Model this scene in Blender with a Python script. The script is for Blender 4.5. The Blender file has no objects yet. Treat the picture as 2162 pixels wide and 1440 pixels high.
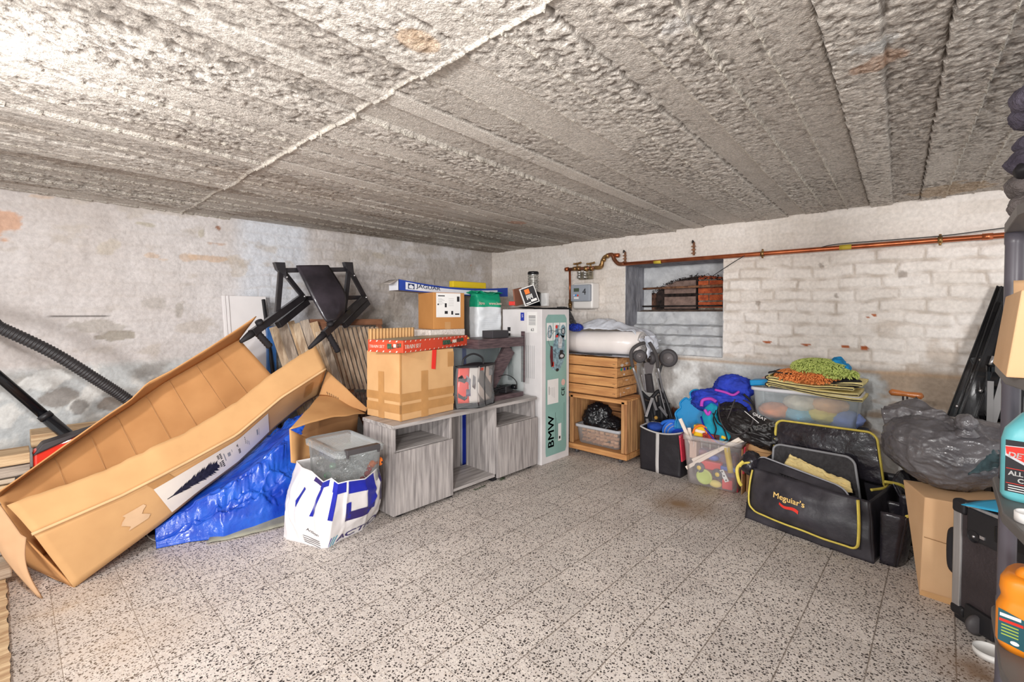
import bpy, math, random
import numpy as np
from mathutils import Vector, Matrix, noise
random.seed(7)
C = bpy.context.scene.collection
V = Vector
# ------------------------------------------------------------------ camera geometry (also used to find real positions)
FPX, PX, PY, H = 988.0, 1081.0, 683.0, 1.10
DEL = math.atan(23/988); AZ = math.radians(42.8)
FW = V((math.cos(AZ)*math.cos(DEL), math.sin(AZ)*math.cos(DEL), -math.sin(DEL)))
RT = V((math.sin(AZ), -math.cos(AZ), 0))
UP = V((math.cos(AZ)*math.sin(DEL), math.sin(AZ)*math.sin(DEL), math.cos(DEL)))
EYE = V((0, 0, H))
def on(ax, v, px, py):
    r = FW + (px-PX)/FPX*RT - (py-PY)/FPX*UP
    return EYE + r*((v-EYE[ax])/r[ax])
def atX(px, py, x): return on(0, x, px, py)
def atY(px, py, y): return on(1, y, px, py)
def atZ(px, py, z=0.0): return on(2, z, px, py)
cam = bpy.data.cameras.new('camera'); co = bpy.data.objects.new('camera', cam); C.objects.link(co)
cam.sensor_width = 36; cam.lens = FPX/2162*36; cam.shift_y = -(720-PY)/2162; cam.clip_start = .02
co.location = EYE; co.rotation_euler = (math.pi/2-DEL, 0, AZ-math.pi/2)
bpy.context.scene.camera = co
XR, YL, ZC = 3.476, 3.5, 1.725
# ------------------------------------------------------------------ materials
def lin(c):
    r = []
    for x in c[:3]:
        x = x/255
        r.append(x/12.92 if x <= .04045 else ((x+.055)/1.055)**2.4)
    return (r[0], r[1], r[2], 1)
_M = {}
def mat(name, col=(128,128,128), rough=.6, metal=0, var=.08, vs=6, bump=0, bs=40, trans=0, ior=1.45, coat=0,
        spec=.5, alpha=1, col2=None, stretch=None, emit=0, vcol=None, dist=.01, detail=4):
    if name in _M: return _M[name]
    m = bpy.data.materials.new(name); m.use_nodes = True; _M[name] = m
    N, L = m.node_tree.nodes, m.node_tree.links
    b = N['Principled BSDF']
    b.inputs['Roughness'].default_value = rough; b.inputs['Metallic'].default_value = metal
    b.inputs['IOR'].default_value = ior; b.inputs['Transmission Weight'].default_value = trans
    b.inputs['Coat Weight'].default_value = coat; b.inputs['Specular IOR Level'].default_value = spec
    b.inputs['Alpha'].default_value = alpha
    tc = N.new('ShaderNodeTexCoord'); src = tc.outputs['Object']
    if stretch:
        mp = N.new('ShaderNodeMapping'); mp.inputs['Scale'].default_value = stretch
        L.new(src, mp.inputs['Vector']); src = mp.outputs['Vector']
    nz = N.new('ShaderNodeTexNoise'); nz.inputs['Scale'].default_value = vs; nz.inputs['Detail'].default_value = detail
    L.new(src, nz.inputs['Vector'])
    mx = N.new('ShaderNodeMix'); mx.data_type = 'RGBA'
    c = lin(col); c2 = lin(col2) if col2 else tuple(x*(1-2.2*var) for x in c[:3])+(1,)
    cr = N.new('ShaderNodeMapRange'); cr.inputs[1].default_value = .35; cr.inputs[2].default_value = .65
    L.new(nz.outputs['Fac'], cr.inputs[0])
    L.new(cr.outputs[0], mx.inputs[0])
    if vcol:
        at = N.new('ShaderNodeAttribute'); at.attribute_name = vcol
        ml = N.new('ShaderNodeMix'); ml.data_type = 'RGBA'; ml.blend_type = 'MULTIPLY'; ml.inputs[0].default_value = 1
        mx.inputs[6].default_value = (1,1,1,1); mx.inputs[7].default_value = (1-2.2*var,)*3+(1,)
        L.new(at.outputs['Color'], ml.inputs[6]); L.new(mx.outputs[2], ml.inputs[7]); L.new(ml.outputs[2], b.inputs['Base Color'])
    else:
        mx.inputs[6].default_value = c; mx.inputs[7].default_value = c2
        L.new(mx.outputs[2], b.inputs['Base Color'])
    if emit:
        b.inputs['Emission Color'].default_value = c; b.inputs['Emission Strength'].default_value = emit
    if bump:
        n2 = N.new('ShaderNodeTexNoise'); n2.inputs['Scale'].default_value = bs; n2.inputs['Detail'].default_value = 5
        L.new(src, n2.inputs['Vector'])
        bp = N.new('ShaderNodeBump'); bp.inputs['Strength'].default_value = bump; bp.inputs['Distance'].default_value = dist
        L.new(n2.outputs['Fac'], bp.inputs['Height']); L.new(bp.outputs['Normal'], b.inputs['Normal'])
    return m
def clear_mat(name, col=(225,230,232), opacity=.25, rough=.12):
    """thin clear or milky plastic: part see-through, part glossy plastic"""
    if name in _M: return _M[name]
    m = bpy.data.materials.new(name); m.use_nodes = True; _M[name] = m
    N, L = m.node_tree.nodes, m.node_tree.links
    b = N['Principled BSDF']; b.inputs['Base Color'].default_value = lin(col); b.inputs['Roughness'].default_value = rough
    t = N.new('ShaderNodeBsdfTransparent'); t.inputs[0].default_value = (.97,.98,.98,1)
    mx = N.new('ShaderNodeMixShader'); fr = N.new('ShaderNodeFresnel'); fr.inputs[0].default_value = 1.4
    ad = N.new('ShaderNodeMath'); ad.operation = 'ADD'; ad.use_clamp = True; ad.inputs[1].default_value = opacity
    L.new(fr.outputs[0], ad.inputs[0]); L.new(ad.outputs[0], mx.inputs[0]); L.new(t.outputs[0], mx.inputs[1]); L.new(b.outputs[0], mx.inputs[2])
    L.new(mx.outputs[0], N['Material Output'].inputs['Surface'])
    return m
# ------------------------------------------------------------------ mesh builder (always world coordinates, moved by .M)
class MB:
    def __init__(s): s.v, s.f, s.mi, s.sm, s.mats, s.M = [], [], [], [], [], Matrix.Identity(4)
    def add(s, vs, fs, m, smooth=False, M=None):
        M = s.M if M is None else s.M @ M
        o = len(s.v); s.v += [M @ V(v) for v in vs]
        if m not in s.mats: s.mats.append(m)
        k = s.mats.index(m)
        for f in fs: s.f.append(tuple(o+i for i in f)); s.mi.append(k); s.sm.append(smooth)
        return s
    def box(s, c, d, m, R=None):
        c = V(c); R = R or Matrix.Identity(3); vs = []
        for x in (-.5,.5):
            for y in (-.5,.5):
                for z in (-.5,.5): vs.append(c + R @ V((x*d[0], y*d[1], z*d[2])))
        return s.hexa(vs, m)
    def hexa(s, v, m):   # order x-major: 000,001,010,011,100,101,110,111
        return s.add(v, [(0,1,3,2),(4,6,7,5),(0,4,5,1),(2,3,7,6),(0,2,6,4),(1,5,7,3)], m)
    def b2(s, lo, hi, m):
        return s.box([(a+b)/2 for a, b in zip(lo, hi)], [abs(b-a) for a, b in zip(lo, hi)], m)
    def tube(s, pts, r, m, seg=10, cap=True, flat=1):
        pts = [V(p) for p in pts]; n = len(pts); rs = r if isinstance(r, (list, tuple)) else [r]*n
        vs, fs = [], []; prev = None
        for i, p in enumerate(pts):
            t = (pts[min(i+1, n-1)]-pts[max(i-1, 0)]).normalized()
            if prev is None:
                a = V((0,0,1)) if abs(t.z) < .9 else V((1,0,0))
                u = t.cross(a).normalized()
            else: u = (prev-t*prev.dot(t)).normalized()
            prev = u; w = t.cross(u)
            for k in range(seg):
                an = 2*math.pi*k/seg
                vs.append(p + rs[i]*(math.cos(an)*u*flat+math.sin(an)*w))
        for i in range(n-1):
            for k in range(seg):
                a = i*seg+k; b = i*seg+(k+1) % seg
                fs.append((a, b, b+seg, a+seg))
        if cap: fs += [tuple(range(seg))[::-1], tuple(range((n-1)*seg, n*seg))]
        return s.add(vs, fs, m, True)
    def bar(s, a, b, w, h, m, up=(0,0,1)):
        a, b = V(a), V(b); t = (b-a).normalized(); u = V(up)
        x = t.cross(u)
        if x.length < 1e-4: x = t.cross(V((1,0,0)))
        x.normalize(); y = x.cross(t).normalized(); vs = []
        for p in (a, b):
            for i in (-.5,.5):
                for j in (-.5,.5): vs.append(p+x*w*i+y*h*j)
        return s.hexa(vs, m)
    def lathe(s, prof, m, c=(0,0,0), axis=(0,0,1), seg=24):
        ax = V(axis).normalized(); u = ax.orthogonal().normalized(); w = ax.cross(u); c = V(c)
        vs, fs = [], []
        for r, z in prof:
            for k in range(seg):
                an = 2*math.pi*k/seg
                vs.append(c+ax*z+max(r, 1e-4)*(math.cos(an)*u+math.sin(an)*w))
        for i in range(len(prof)-1):
            for k in range(seg):
                a = i*seg+k; b = i*seg+(k+1) % seg
                fs.append((a, b, b+seg, a+seg))
        return s.add(vs, fs, m, True)
    def ball(s, c, r, m, seg=12, sc=(1,1,1), R=None):
        vs, fs = [], []; n = max(6, seg//2); R = R or Matrix.Identity(3)
        for i in range(n+1):
            a = math.pi*i/n
            for k in range(seg):
                b = 2*math.pi*k/seg
                vs.append(V(c)+R @ V((r*sc[0]*math.sin(a)*math.cos(b), r*sc[1]*math.sin(a)*math.sin(b), r*sc[2]*math.cos(a))))
        for i in range(n):
            for k in range(seg):
                a = i*seg+k; b = i*seg+(k+1) % seg
                fs.append((a, a+seg, b+seg, b))
        return s.add(vs, fs, m, True)
    def grid(s, fn, nu, nv, m, smooth=True, wrap=False):
        """fn(u,v) -> point, u and v in 0..1"""
        vs = [fn(i/nu, j/nv) for j in range(nv+1) for i in range(nu+(0 if wrap else 1))]
        w = nu if wrap else nu+1; fs = []
        for j in range(nv):
            for i in range(nu):
                a = j*w+i; b = j*w+((i+1) % w if wrap else i+1)
                fs.append((a, b, b+w, a+w))
        return s.add(vs, fs, m, smooth)
    def poly(s, pts, n, th, m):
        """flat outline (list of points) given a thickness along n"""
        pts = [V(p) for p in pts]; n = V(n).normalized()*th; k = len(pts)
        return s.add(pts+[p+n for p in pts], [tuple(range(k))[::-1], tuple(range(k, 2*k))]+[(i, (i+1) % k, (i+1) % k+k, i+k) for i in range(k)], m)
    def mesh(s, me):
        return s
    def build(s, name, parent=None, bevel=0, solid=0, subsurf=0, seg=2, off=0):
        me = bpy.data.meshes.new(name)
        o = bpy.data.objects.new(name, me); C.objects.link(o)
        off_ = parent_loc(parent) if parent else None
        vs = [v-off_ for v in s.v] if parent else s.v
        if parent is None:                                   # top-level single mesh: origin at its base
            lo = V([min(v[i] for v in vs) for i in range(3)]); hi = V([max(v[i] for v in vs) for i in range(3)])
            b = V(((lo.x+hi.x)/2, (lo.y+hi.y)/2, lo.z)); vs = [v-b for v in vs]; o.location = b
        me.from_pydata([tuple(v) for v in vs], [], s.f)
        for m in s.mats: me.materials.append(m)
        me.polygons.foreach_set('material_index', s.mi); me.polygons.foreach_set('use_smooth', s.sm)
        me.validate(); me.update()
        if parent: o.parent = parent
        if subsurf:
            md = o.modifiers.new('sub', 'SUBSURF'); md.levels = md.render_levels = subsurf
        if solid:
            md = o.modifiers.new('thick', 'SOLIDIFY'); md.thickness = solid; md.offset = off
        if bevel:
            md = o.modifiers.new('bev', 'BEVEL'); md.width = bevel; md.segments = seg; md.limit_method = 'ANGLE'; md.harden_normals = False
        return o
def parent_loc(p):
    l = V((0,0,0))
    while p is not None: l = l+p.location; p = p.parent
    return l
def tag(o, label=None, cat=None, group=None, kind=None):
    if label: o['label'] = label
    if cat: o['category'] = cat
    if group: o['group'] = group
    if kind: o['kind'] = kind
    return o
def thing(name, label, cat, loc=(0,0,0), group=None):
    o = bpy.data.objects.new(name, None); o.empty_display_size = .05; C.objects.link(o); o.location = V(loc)
    return tag(o, label, cat, group)
def struct(o): o['kind'] = 'structure'; return o
def copy_tree(o, parent=None):
    c = o.copy(); C.objects.link(c)
    if parent is not None: c.parent = parent
    for ch in [x for x in C.objects if x.parent == o]: copy_tree(ch, c)
    return c
def one(mb, name, label, cat, group=None, **k): return tag(mb.build(name, None, **k), label, cat, group)
def frame(o, x, y, z=None):
    """matrix with origin o, x axis, y axis made square"""
    x = V(x).normalized(); y = V(y); z = x.cross(y).normalized() if z is None else V(z).normalized(); y = z.cross(x)
    M = Matrix.Identity(4)
    for i in range(3): M[i][0], M[i][1], M[i][2], M[i][3] = x[i], y[i], z[i], V(o)[i]
    return M
def rotz(a): return Matrix.Rotation(math.radians(a), 3, 'Z')
def rotx(a): return Matrix.Rotation(math.radians(a), 3, 'X')
def roty(a): return Matrix.Rotation(math.radians(a), 3, 'Y')
def spline(pts, n=8):
    pts = [V(p) for p in pts]; out = []
    for i in range(len(pts)-1):
        p0, p1, p2, p3 = pts[max(i-1,0)], pts[i], pts[i+1], pts[min(i+2, len(pts)-1)]
        for k in range(n):
            t = k/n
            out.append(.5*((2*p1)+(-p0+p2)*t+(2*p0-5*p1+4*p2-p3)*t*t+(-p0+3*p1-3*p2+p3)*t**3))
    return out+[pts[-1]]
def lerp(a, b, t): return a+(b-a)*t
def bil(p00, p10, p01, p11, u, v): return lerp(lerp(V(p00), V(p10), u), lerp(V(p01), V(p11), u), v)
def along(rows, t):
    x = t*(len(rows)-1); i = min(int(x), len(rows)-2); return lerp(V(rows[i]), V(rows[i+1]), x-i)
def sm(x): x = max(0, min(1, x)); return x*x*(3-2*x)
def nz(p, s=1, o=0): return noise.noise(V(p)*s+V((o*7.3, o*3.1, o*5.7)))
def ridge(p, s=1, o=0, oct=3):
    r, a = 0, 1
    for k in range(oct): r += a*(1-2*abs(nz(p, s, o+k))); a *= .5; s *= 2.1
    return r/2
# writing: a text turned into mesh, laid in a frame (x along the line, y up the letters)
def text(mb, s, size, m, M, bold=0, shear=0, sx=1, align='CENTER', ext=.0006, fn=None, spacing=1, res=3):
    cu = bpy.data.curves.new('t', 'FONT'); cu.body = s; cu.size = size; cu.shear = shear
    cu.align_x = align; cu.align_y = 'CENTER'; cu.resolution_u = res; cu.space_character = spacing
    if not fn: cu.extrude = ext
    ob = bpy.data.objects.new('t', cu); C.objects.link(ob)
    me = bpy.data.meshes.new_from_object(ob)
    vs = [V((v.co.x*sx, v.co.y, v.co.z)) for v in me.vertices]; fs = [tuple(p.vertices) for p in me.polygons]
    C.objects.unlink(ob); bpy.data.objects.remove(ob); bpy.data.meshes.remove(me); bpy.data.curves.remove(cu)
    for dx, dy in ([(0,0)] if not bold else [(bold,bold*.5),(-bold,bold*.5),(bold,-bold*.5),(-bold,-bold*.5)]):   # heavier strokes
        w = [V((v.x+dx, v.y+dy, v.z)) for v in vs]
        if fn: mb.add([fn(v.x, v.y) for v in w], fs, m)
        else: mb.add(w, fs, m, M=M)
    return mb
# ------------------------------------------------------------------ numpy noise for walls
def _h(ix, iy, seed):
    n = (ix*374761393+iy*668265263+seed*982451653) & 0x7fffffff
    n = (n ^ (n >> 13))*1274126177 & 0x7fffffff
    return ((n ^ (n >> 16)) & 0xffff)/65535.0
def vn(x, y, seed=0):
    ix = np.floor(x).astype(np.int64); iy = np.floor(y).astype(np.int64); fx = x-ix; fy = y-iy
    fx = fx*fx*(3-2*fx); fy = fy*fy*(3-2*fy)
    a = _h(ix, iy, seed); b = _h(ix+1, iy, seed); c = _h(ix, iy+1, seed); d = _h(ix+1, iy+1, seed)
    return (a*(1-fx)+b*fx)*(1-fy)+(c*(1-fx)+d*fx)*fy
def fbm(x, y, seed=0, oct=4, gain=.5):
    r, a, t = 0, 1, 0
    for k in range(oct): r = r+a*vn(x*2**k, y*2**k, seed+k*17); t += a; a *= gain
    return r/t
def sstep(a, b, x): t = np.clip((x-a)/(b-a), 0, 1); return t*t*(3-2*t)
def np_sheet(name, P, col, m, keep=None):
    """P (ny,nx,3) points, col (ny,nx,3) paint colours as linear rgb"""
    ny, nx = P.shape[:2]; me = bpy.data.meshes.new(name)
    idx = np.arange(ny*nx).reshape(ny, nx)
    q = np.stack([idx[:-1,:-1], idx[:-1,1:], idx[1:,1:], idx[1:,:-1]], -1).reshape(-1, 4)
    if keep is not None: q = q[keep.reshape(-1)]
    me.vertices.add(ny*nx); me.vertices.foreach_set('co', P.reshape(-1).astype(np.float32))
    me.loops.add(q.size); me.loops.foreach_set('vertex_index', q.reshape(-1).astype(np.int32))
    me.polygons.add(len(q)); me.polygons.foreach_set('loop_start', (np.arange(len(q))*4).astype(np.int32))
    me.polygons.foreach_set('loop_total', np.full(len(q), 4, np.int32))
    me.update(calc_edges=True); me.validate()
    me.polygons.foreach_set('use_smooth', np.ones(len(me.polygons), bool))
    a = me.color_attributes.new('paint', 'FLOAT_COLOR', 'POINT')
    c4 = np.concatenate([col, np.ones((ny, nx, 1))], -1)
    a.data.foreach_set('color', c4.reshape(-1).astype(np.float32))
    me.materials.append(m); o = bpy.data.objects.new(name, me); C.objects.link(o); return o
def mixc(a, b, t): return a*(1-t[..., None])+b*t[..., None]
def L3(*c): return np.array(lin(c)[:3])
# ================================================================== the setting
# ---- right wall: whitewashed brick with a niche
NY0, NY1, NZ0, NZ1 = 1.165, 1.94, .775, 1.49
def bricks(u, z, course=.0735, blen=.215, wob=.006, seed=0):
    uu = u+(fbm(u*9, z*9, seed+5, 2)-.5)*wob*3; zz = z+(fbm(u*5, z*11, seed+9, 3)-.5)*wob*4
    r = np.floor(zz/course); off = (r % 2)*.5+_h(r.astype(np.int64), r.astype(np.int64)*0+3, seed)*.3
    fz = (zz/course-r); bu = uu/blen+off; c = np.floor(bu); fu = bu-c
    dz = np.minimum(fz, 1-fz)*course; du = np.minimum(fu, 1-fu)*blen*1.5
    d = np.minimum(dz, du); rnd = _h(c.astype(np.int64), r.astype(np.int64), seed+2)
    return d, rnd, dz
st = .008
Yg = np.arange(-1.25, YL+.03, st); Zg = np.arange(0, ZC+.03, st)
Y, Z = np.meshgrid(Yg, Zg)
d, rnd, dz = bricks(Y, Z, wob=.0105)
n1 = fbm(Y*3, Z*3, 1); n2 = fbm(Y*14, Z*14, 2); n3 = fbm(Y*60, Z*60, 3, 2)
mort = 1-sstep(.003, .011+.006*n2, d)
zone = sstep(1.52, 1.44, Z+.05*(n1-.5))*sstep(1.35, 1.1, Y)*.85+.15+.35*sstep(1.9, 2.1, Y)*sstep(1.45, 1.3, Z)
zone = np.clip(zone, 0, 1)*sstep(.74, .80, Z)
lower = sstep(.80, .74, Z+.02*(n1-.5))
depth = mort*.009*zone*(.5+n2)-.004*(rnd-.5)*zone-.010*(n2-.5)-.003*(n3-.5)-.012*(n1-.5)
depth -= .022*sstep(.79, .745, Z+.012*(n1-.5))*(.75+.5*n1)      # the plinth stands out a little
white, cream, grime = L3(238,231,225), L3(220,210,200), L3(170,155,140)
col = mixc(np.broadcast_to(white, Y.shape+(3,)), cream, np.clip(n1*1.2-.2+(rnd-.5)*.5, 0, 1))
col = mixc(col, grime, np.clip(mort*zone*(n2*1.5-.38), 0, .7))
wear = sstep(.54, .66, fbm(Y*4+3, Z*7, 11, 5))*sstep(1.25, .85, Z)*.65
col = mixc(col, L3(176,156,136), wear*.8)
bl = mixc(np.broadcast_to(L3(206,208,208), Y.shape+(3,)), L3(236,236,234), sstep(.4, .6, n1))
bl = mixc(bl, L3(150,142,136), sstep(.47, .68, fbm(Y*5+9, Z*6, 21, 6))*.7)
bl = mixc(bl, L3(120,78,62), sstep(.66, .72, fbm(Y*6+2, Z*6, 31, 5))*sstep(.62, .4, Z))
bl = mixc(bl, L3(168,146,124), (sstep(.9, .5, Y)*sstep(.45,.6,fbm(Y*5+1, Z*9, 37, 4)))*.9)
col = mixc(col, bl, lower)
col = mixc(col, L3(184,156,128), np.exp(-((Z-.752-.008*(n1-.5))/.011)**2)*.8)
for (px, py, ry, rz) in [(1620,722,.034,.009),(1700,728,.03,.008),(1785,732,.022,.010),(1826,735,.024,.016),(1845,665,.014,.007),(1833,670,.008,.006)]:
    c = atX(px, py, XR); e = ((Y-c.y)/ry)**2+((Z-c.z)/rz)**2+(n3-.5)*1.2
    col = mixc(col, L3(176,98,58), sstep(1.1, .7, e)); depth += .004*sstep(1.1, .7, e)
for (px, py, r) in [(1905,580,.02),(1765,626,.014),(1600,640,.016),(1735,560,.014)]:
    c = atX(px, py, XR); e = ((Y-c.y)/r)**2+((Z-c.z)/(r*1.2))**2+(n3-.5)*2; col = mixc(col, L3(150,138,128), sstep(1.2,.5,e)*.7)
P = np.stack([XR+depth, Y, Z], -1)
yc = (Yg[:-1]+Yg[1:])/2; zc = (Zg[:-1]+Zg[1:])/2; YC, ZCc = np.meshgrid(yc, zc)
keep = ~((YC > NY0) & (YC < NY1) & (ZCc > NZ0) & (ZCc < NZ1))
m_wall = mat('whitewash', rough=.9, var=.06, vs=55, bump=.65, bs=55, vcol='paint', dist=.006)
struct(np_sheet('wall_right', P, col, m_wall, keep))
# ---- left wall: thick old plaster over brick
Xg = np.arange(-1.3, XR+.03, st); X, Z = np.meshgrid(Xg, Zg)
d, rnd, dz = bricks(X+.1, Z, .075, .22, .012, 40)
n1 = fbm(X*3, Z*3, 51); n2 = fbm(X*12, Z*12, 52); n3 = fbm(X*60, Z*60, 53, 2); n4 = fbm(X*3, Z*14, 54)
zone = np.clip(.25+.7*sstep(.5, 1.1, X)*sstep(.4,.6,n1), 0, 1)*sstep(.75,.82,Z)
mort = 1-sstep(.002, .012, d)
depth = mort*.006*zone-.003*(rnd-.5)*zone-.014*(n2-.5)-.003*(n3-.5)-.022*(n1-.5)-.008*(n4-.5)
depth -= .03*sstep(.82, .76, Z+.03*(n1-.5))*(.8+.4*n1)
col = mixc(np.broadcast_to(L3(214,209,208), X.shape+(3,)), L3(198,190,186), np.clip(n1*1.6-.3, 0, 1))
col = mixc(col, L3(216,222,232), (sstep(1.0,1.15,X)*sstep(1.6,1.45,X)*.7))
col = mixc(col, L3(186,176,168), np.clip(mort*zone*.75*n2*1.6, 0, .6))
col = mixc(col, L3(190,180,170), sstep(.58,.68,fbm(X*5+4, Z*9, 61, 5))*.6)
col = mixc(col, L3(176,166,156), sstep(1.5,2.1,X)*sstep(.42,.6,fbm(X*7+4, Z*9, 65, 5))*.6)
lower = sstep(.84, .77, Z+.03*(n1-.5))
bl = mixc(np.broadcast_to(L3(196,199,200), X.shape+(3,)), L3(222,221,218), sstep(.45, .6, n2))
bl = mixc(bl, L3(150,145,140), sstep(.52, .70, fbm(X*5+1, Z*8, 71, 6))*.75)
col = mixc(col, bl, lower)
def stain(px, py, rx, rz, c, k=.9, dig=0, ns=1.3):
    global col, depth
    p = atY(px, py, YL); e = ((X-p.x)/rx)**2+((Z-p.z)/rz)**2+(fbm(X*16, Z*22, int(px), 4)-.5)*ns*2.2
    t = sstep(1.15, .75, e)*k; col = mixc(col, c, t); depth += dig*t
G, O = L3(158,150,138), L3(204,176,150)
for a in [(245,708,.085,.03,G,.85,.006),(205,690,.12,.035,G,.5,.002),(330,640,.06,.03,G,.35,0),(378,655,.02,.05,G,.5,0),(130,835,.08,.05,L3(146,138,132),.8,.004),
          (232,850,.05,.04,L3(130,118,108),.8,.004),(165,858,.035,.04,L3(128,122,118),.7,0),(100,800,.1,.05,L3(232,232,230),.7,-.004),
          (440,545,.1,.02,O,.75,0),(400,545,.05,.03,O,.6,0),(322,540,.035,.014,O,.6,0),(345,548,.025,.008,O,.55,0),(462,482,.018,.018,L3(150,100,70),.85,0),(427,490,.02,.03,L3(176,166,138),.5,0),
          (461,515,.05,.012,L3(190,160,140),.7,0),(5,470,.075,.07,L3(206,160,130),.8,0),(88,415,.05,.012,O,.5,0),(228,520,.05,.04,L3(190,178,156),.4,0),(300,472,.07,.014,L3(170,160,130),.5,0),(500,560,.06,.07,L3(196,180,160),.4,0),
          (800,680,.14,.12,L3(164,156,148),.6,.003),(835,640,.09,.1,L3(172,160,150),.5,0),(995,560,.02,.01,L3(180,120,90),.6,0),(800,540,.05,.02,L3(180,168,150),.5,0)]: stain(*a)
c = atY(158, 668, YL); col = mixc(col, L3(70,64,60), np.exp(-((Z-c.z)/.004)**2)*sstep(.14,.1,abs(X-c.x-.02))*.9)
P = np.stack([X, YL+depth, Z], -1)
o = np_sheet('wall_left', P, col, m_wall); struct(o)
o.data.flip_normals()
# ---- ceiling: board-marked concrete
st = .005
Xg = np.arange(-1.3, XR+.06, st); Yg = np.arange(-1.35, YL+.06, st); X, Y = np.meshgrid(Xg, Yg)
a = math.radians(3.14); s_ = -math.sin(a)*X+math.cos(a)*Y; t_ = math.cos(a)*X+math.sin(a)*Y
edges = [-.291,-.179,-.078,.035,.144,.253,.36,.471,.567,.686,.825]
while edges[0] > -1.9: edges.insert(0, edges[0]-random.uniform(.095,.125))
while edges[-1] < 3.9: edges.append(edges[-1]+random.choice([.085,.1,.11,.115,.13,.15]))
E1 = np.array(edges); near = X < .752
E2 = E1+np.array([random.uniform(-.03,.03) for _ in edges]); E2.sort()
def board(Eg, sd):
    i = np.clip(np.searchsorted(Eg, s_)-1, 0, len(Eg)-2); lo = Eg[i]; hi = Eg[i+1]
    return i, s_-lo, hi-s_, _h(i.astype(np.int64), i.astype(np.int64)*0+sd, 5)
wob = (fbm(X*20, Y*20, 80, 3)-.5)*.005; s_ = s_+wob
i1, a1, b1, r1 = board(E1, 1); i2, a2, b2, r2 = board(E2, 2)
ii = np.where(near, i2+100, i1); aa = np.where(near, a2, a1); bb = np.where(near, b2, b1); rr = np.where(near, r2, r1)
rough = np.clip(_h(ii.astype(np.int64), ii.astype(np.int64)*0+9, 6)*.9+.25+(fbm(X*2.2, Y*2.2, 90, 3)-.5)*1.6, .12, 1.2)
n1 = fbm(X*18, Y*18, 81, 4); n2 = fbm(t_*10, s_*70, 82, 3); n3 = fbm(X*85, Y*85, 83, 2)
pit = sstep(.58, .68, fbm(X*60, Y*60, 84, 3))
ed = np.minimum(aa, bb); e1 = aa
rid = np.exp(-(aa/.0042)**2); kind = _h(ii.astype(np.int64), ii.astype(np.int64)*0+4, 8)
kx = vn(t_*3+ii*3.7, t_*0+ii, 77)
ridge_h = np.where(kind > .35, .0085, -.012)*(.6+.6*kx)
hgt = (rr-.5)*.015+rough*(.0035*(n1-.5)+.0048*(n3-.5))+(1-rough)*.003*(n2-.5)-rid*ridge_h+pit*rough*.004
jx = np.exp(-((X-.752)/.0045)**2); hgt = hgt-jx*.010*(.5+.7*vn(Y*8, Y*0, 6))
P = np.stack([X, Y, ZC+hgt], -1)
col = mixc(np.broadcast_to(L3(226,219,210), X.shape+(3,)), L3(200,192,183), np.clip(rr*.9+n1*.6-.35, 0, 1))
col = mixc(col, L3(140,133,126), np.clip(rough*(n3*1.9-.75)+pit*.5*rough, 0, .85))
col = mixc(col, L3(226,218,204), np.clip(rid*(ridge_h > .004)*1.0+jx*.8, 0, .9))
col = mixc(col, L3(92,80,70), np.clip(rid*(ridge_h < -.005)*1.2, 0, .85))
sp = np.sqrt((YL-Y).clip(0, 9))
col = mixc(col, L3(138,118,100), sstep(.55,.62,fbm(X*2.5, Y*7, 95, 4))*.5*sstep(1.5,3,Y))
def cst(px, py, r, c, k):
    global col
    p = atZ(px, py, ZC); e = ((X-p.x)/r)**2+((Y-p.y)/r)**2+(n1-.5)*3; col = mixc(col, c, sstep(1.2,.6,e)*k)
cst(880, 78, .05, L3(210,176,140), .6); cst(1850,130,.05,L3(196,150,116),.5); cst(1835,100,.04,L3(206,206,204),.7); cst(1430,60,.04,L3(222,222,222),.5); cst(1090,470,.06,L3(196,140,112),.6); cst(2010,400,.14,L3(190,160,120),.5)
m_ceil = mat('board_marked_concrete', rough=.95, var=.16, vs=130, bump=.65, bs=190, vcol='paint', dist=.006, detail=6)
struct(np_sheet('ceiling', P, col, m_ceil))
# ---- floor: terrazzo tiles
m = bpy.data.materials.new('terrazzo_tile'); m.use_nodes = True; N, L = m.node_tree.nodes, m.node_tree.links; b = N['Principled BSDF']
tc = N.new('ShaderNodeTexCoord'); OBJ = tc.outputs['Object']
def nd(t, **k):
    n = N.new(t)
    for a_, v_ in k.items(): setattr(n, a_, v_)
    return n
def mth(op, a_, b_=None, c_=None):
    n = nd('ShaderNodeMath', operation=op)
    for i, q in enumerate((a_, b_, c_)):
        if q is None: continue
        if hasattr(q, 'links'): L.new(q, n.inputs[i])
        else: n.inputs[i].default_value = q
    return n.outputs[0]
def mixn(f, c1, c2):
    n = nd('ShaderNodeMix', data_type='RGBA')
    for i, q in ((0, f), (6, c1), (7, c2)):
        if hasattr(q, 'links'): L.new(q, n.inputs[i])
        else: n.inputs[i].default_value = q
    return n.outputs[2]
def noisen(sc, det=3, src=OBJ):
    n = nd('ShaderNodeTexNoise'); n.inputs['Scale'].default_value = sc; n.inputs['Detail'].default_value = det; L.new(src, n.inputs['Vector']); return n.outputs['Fac']
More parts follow.
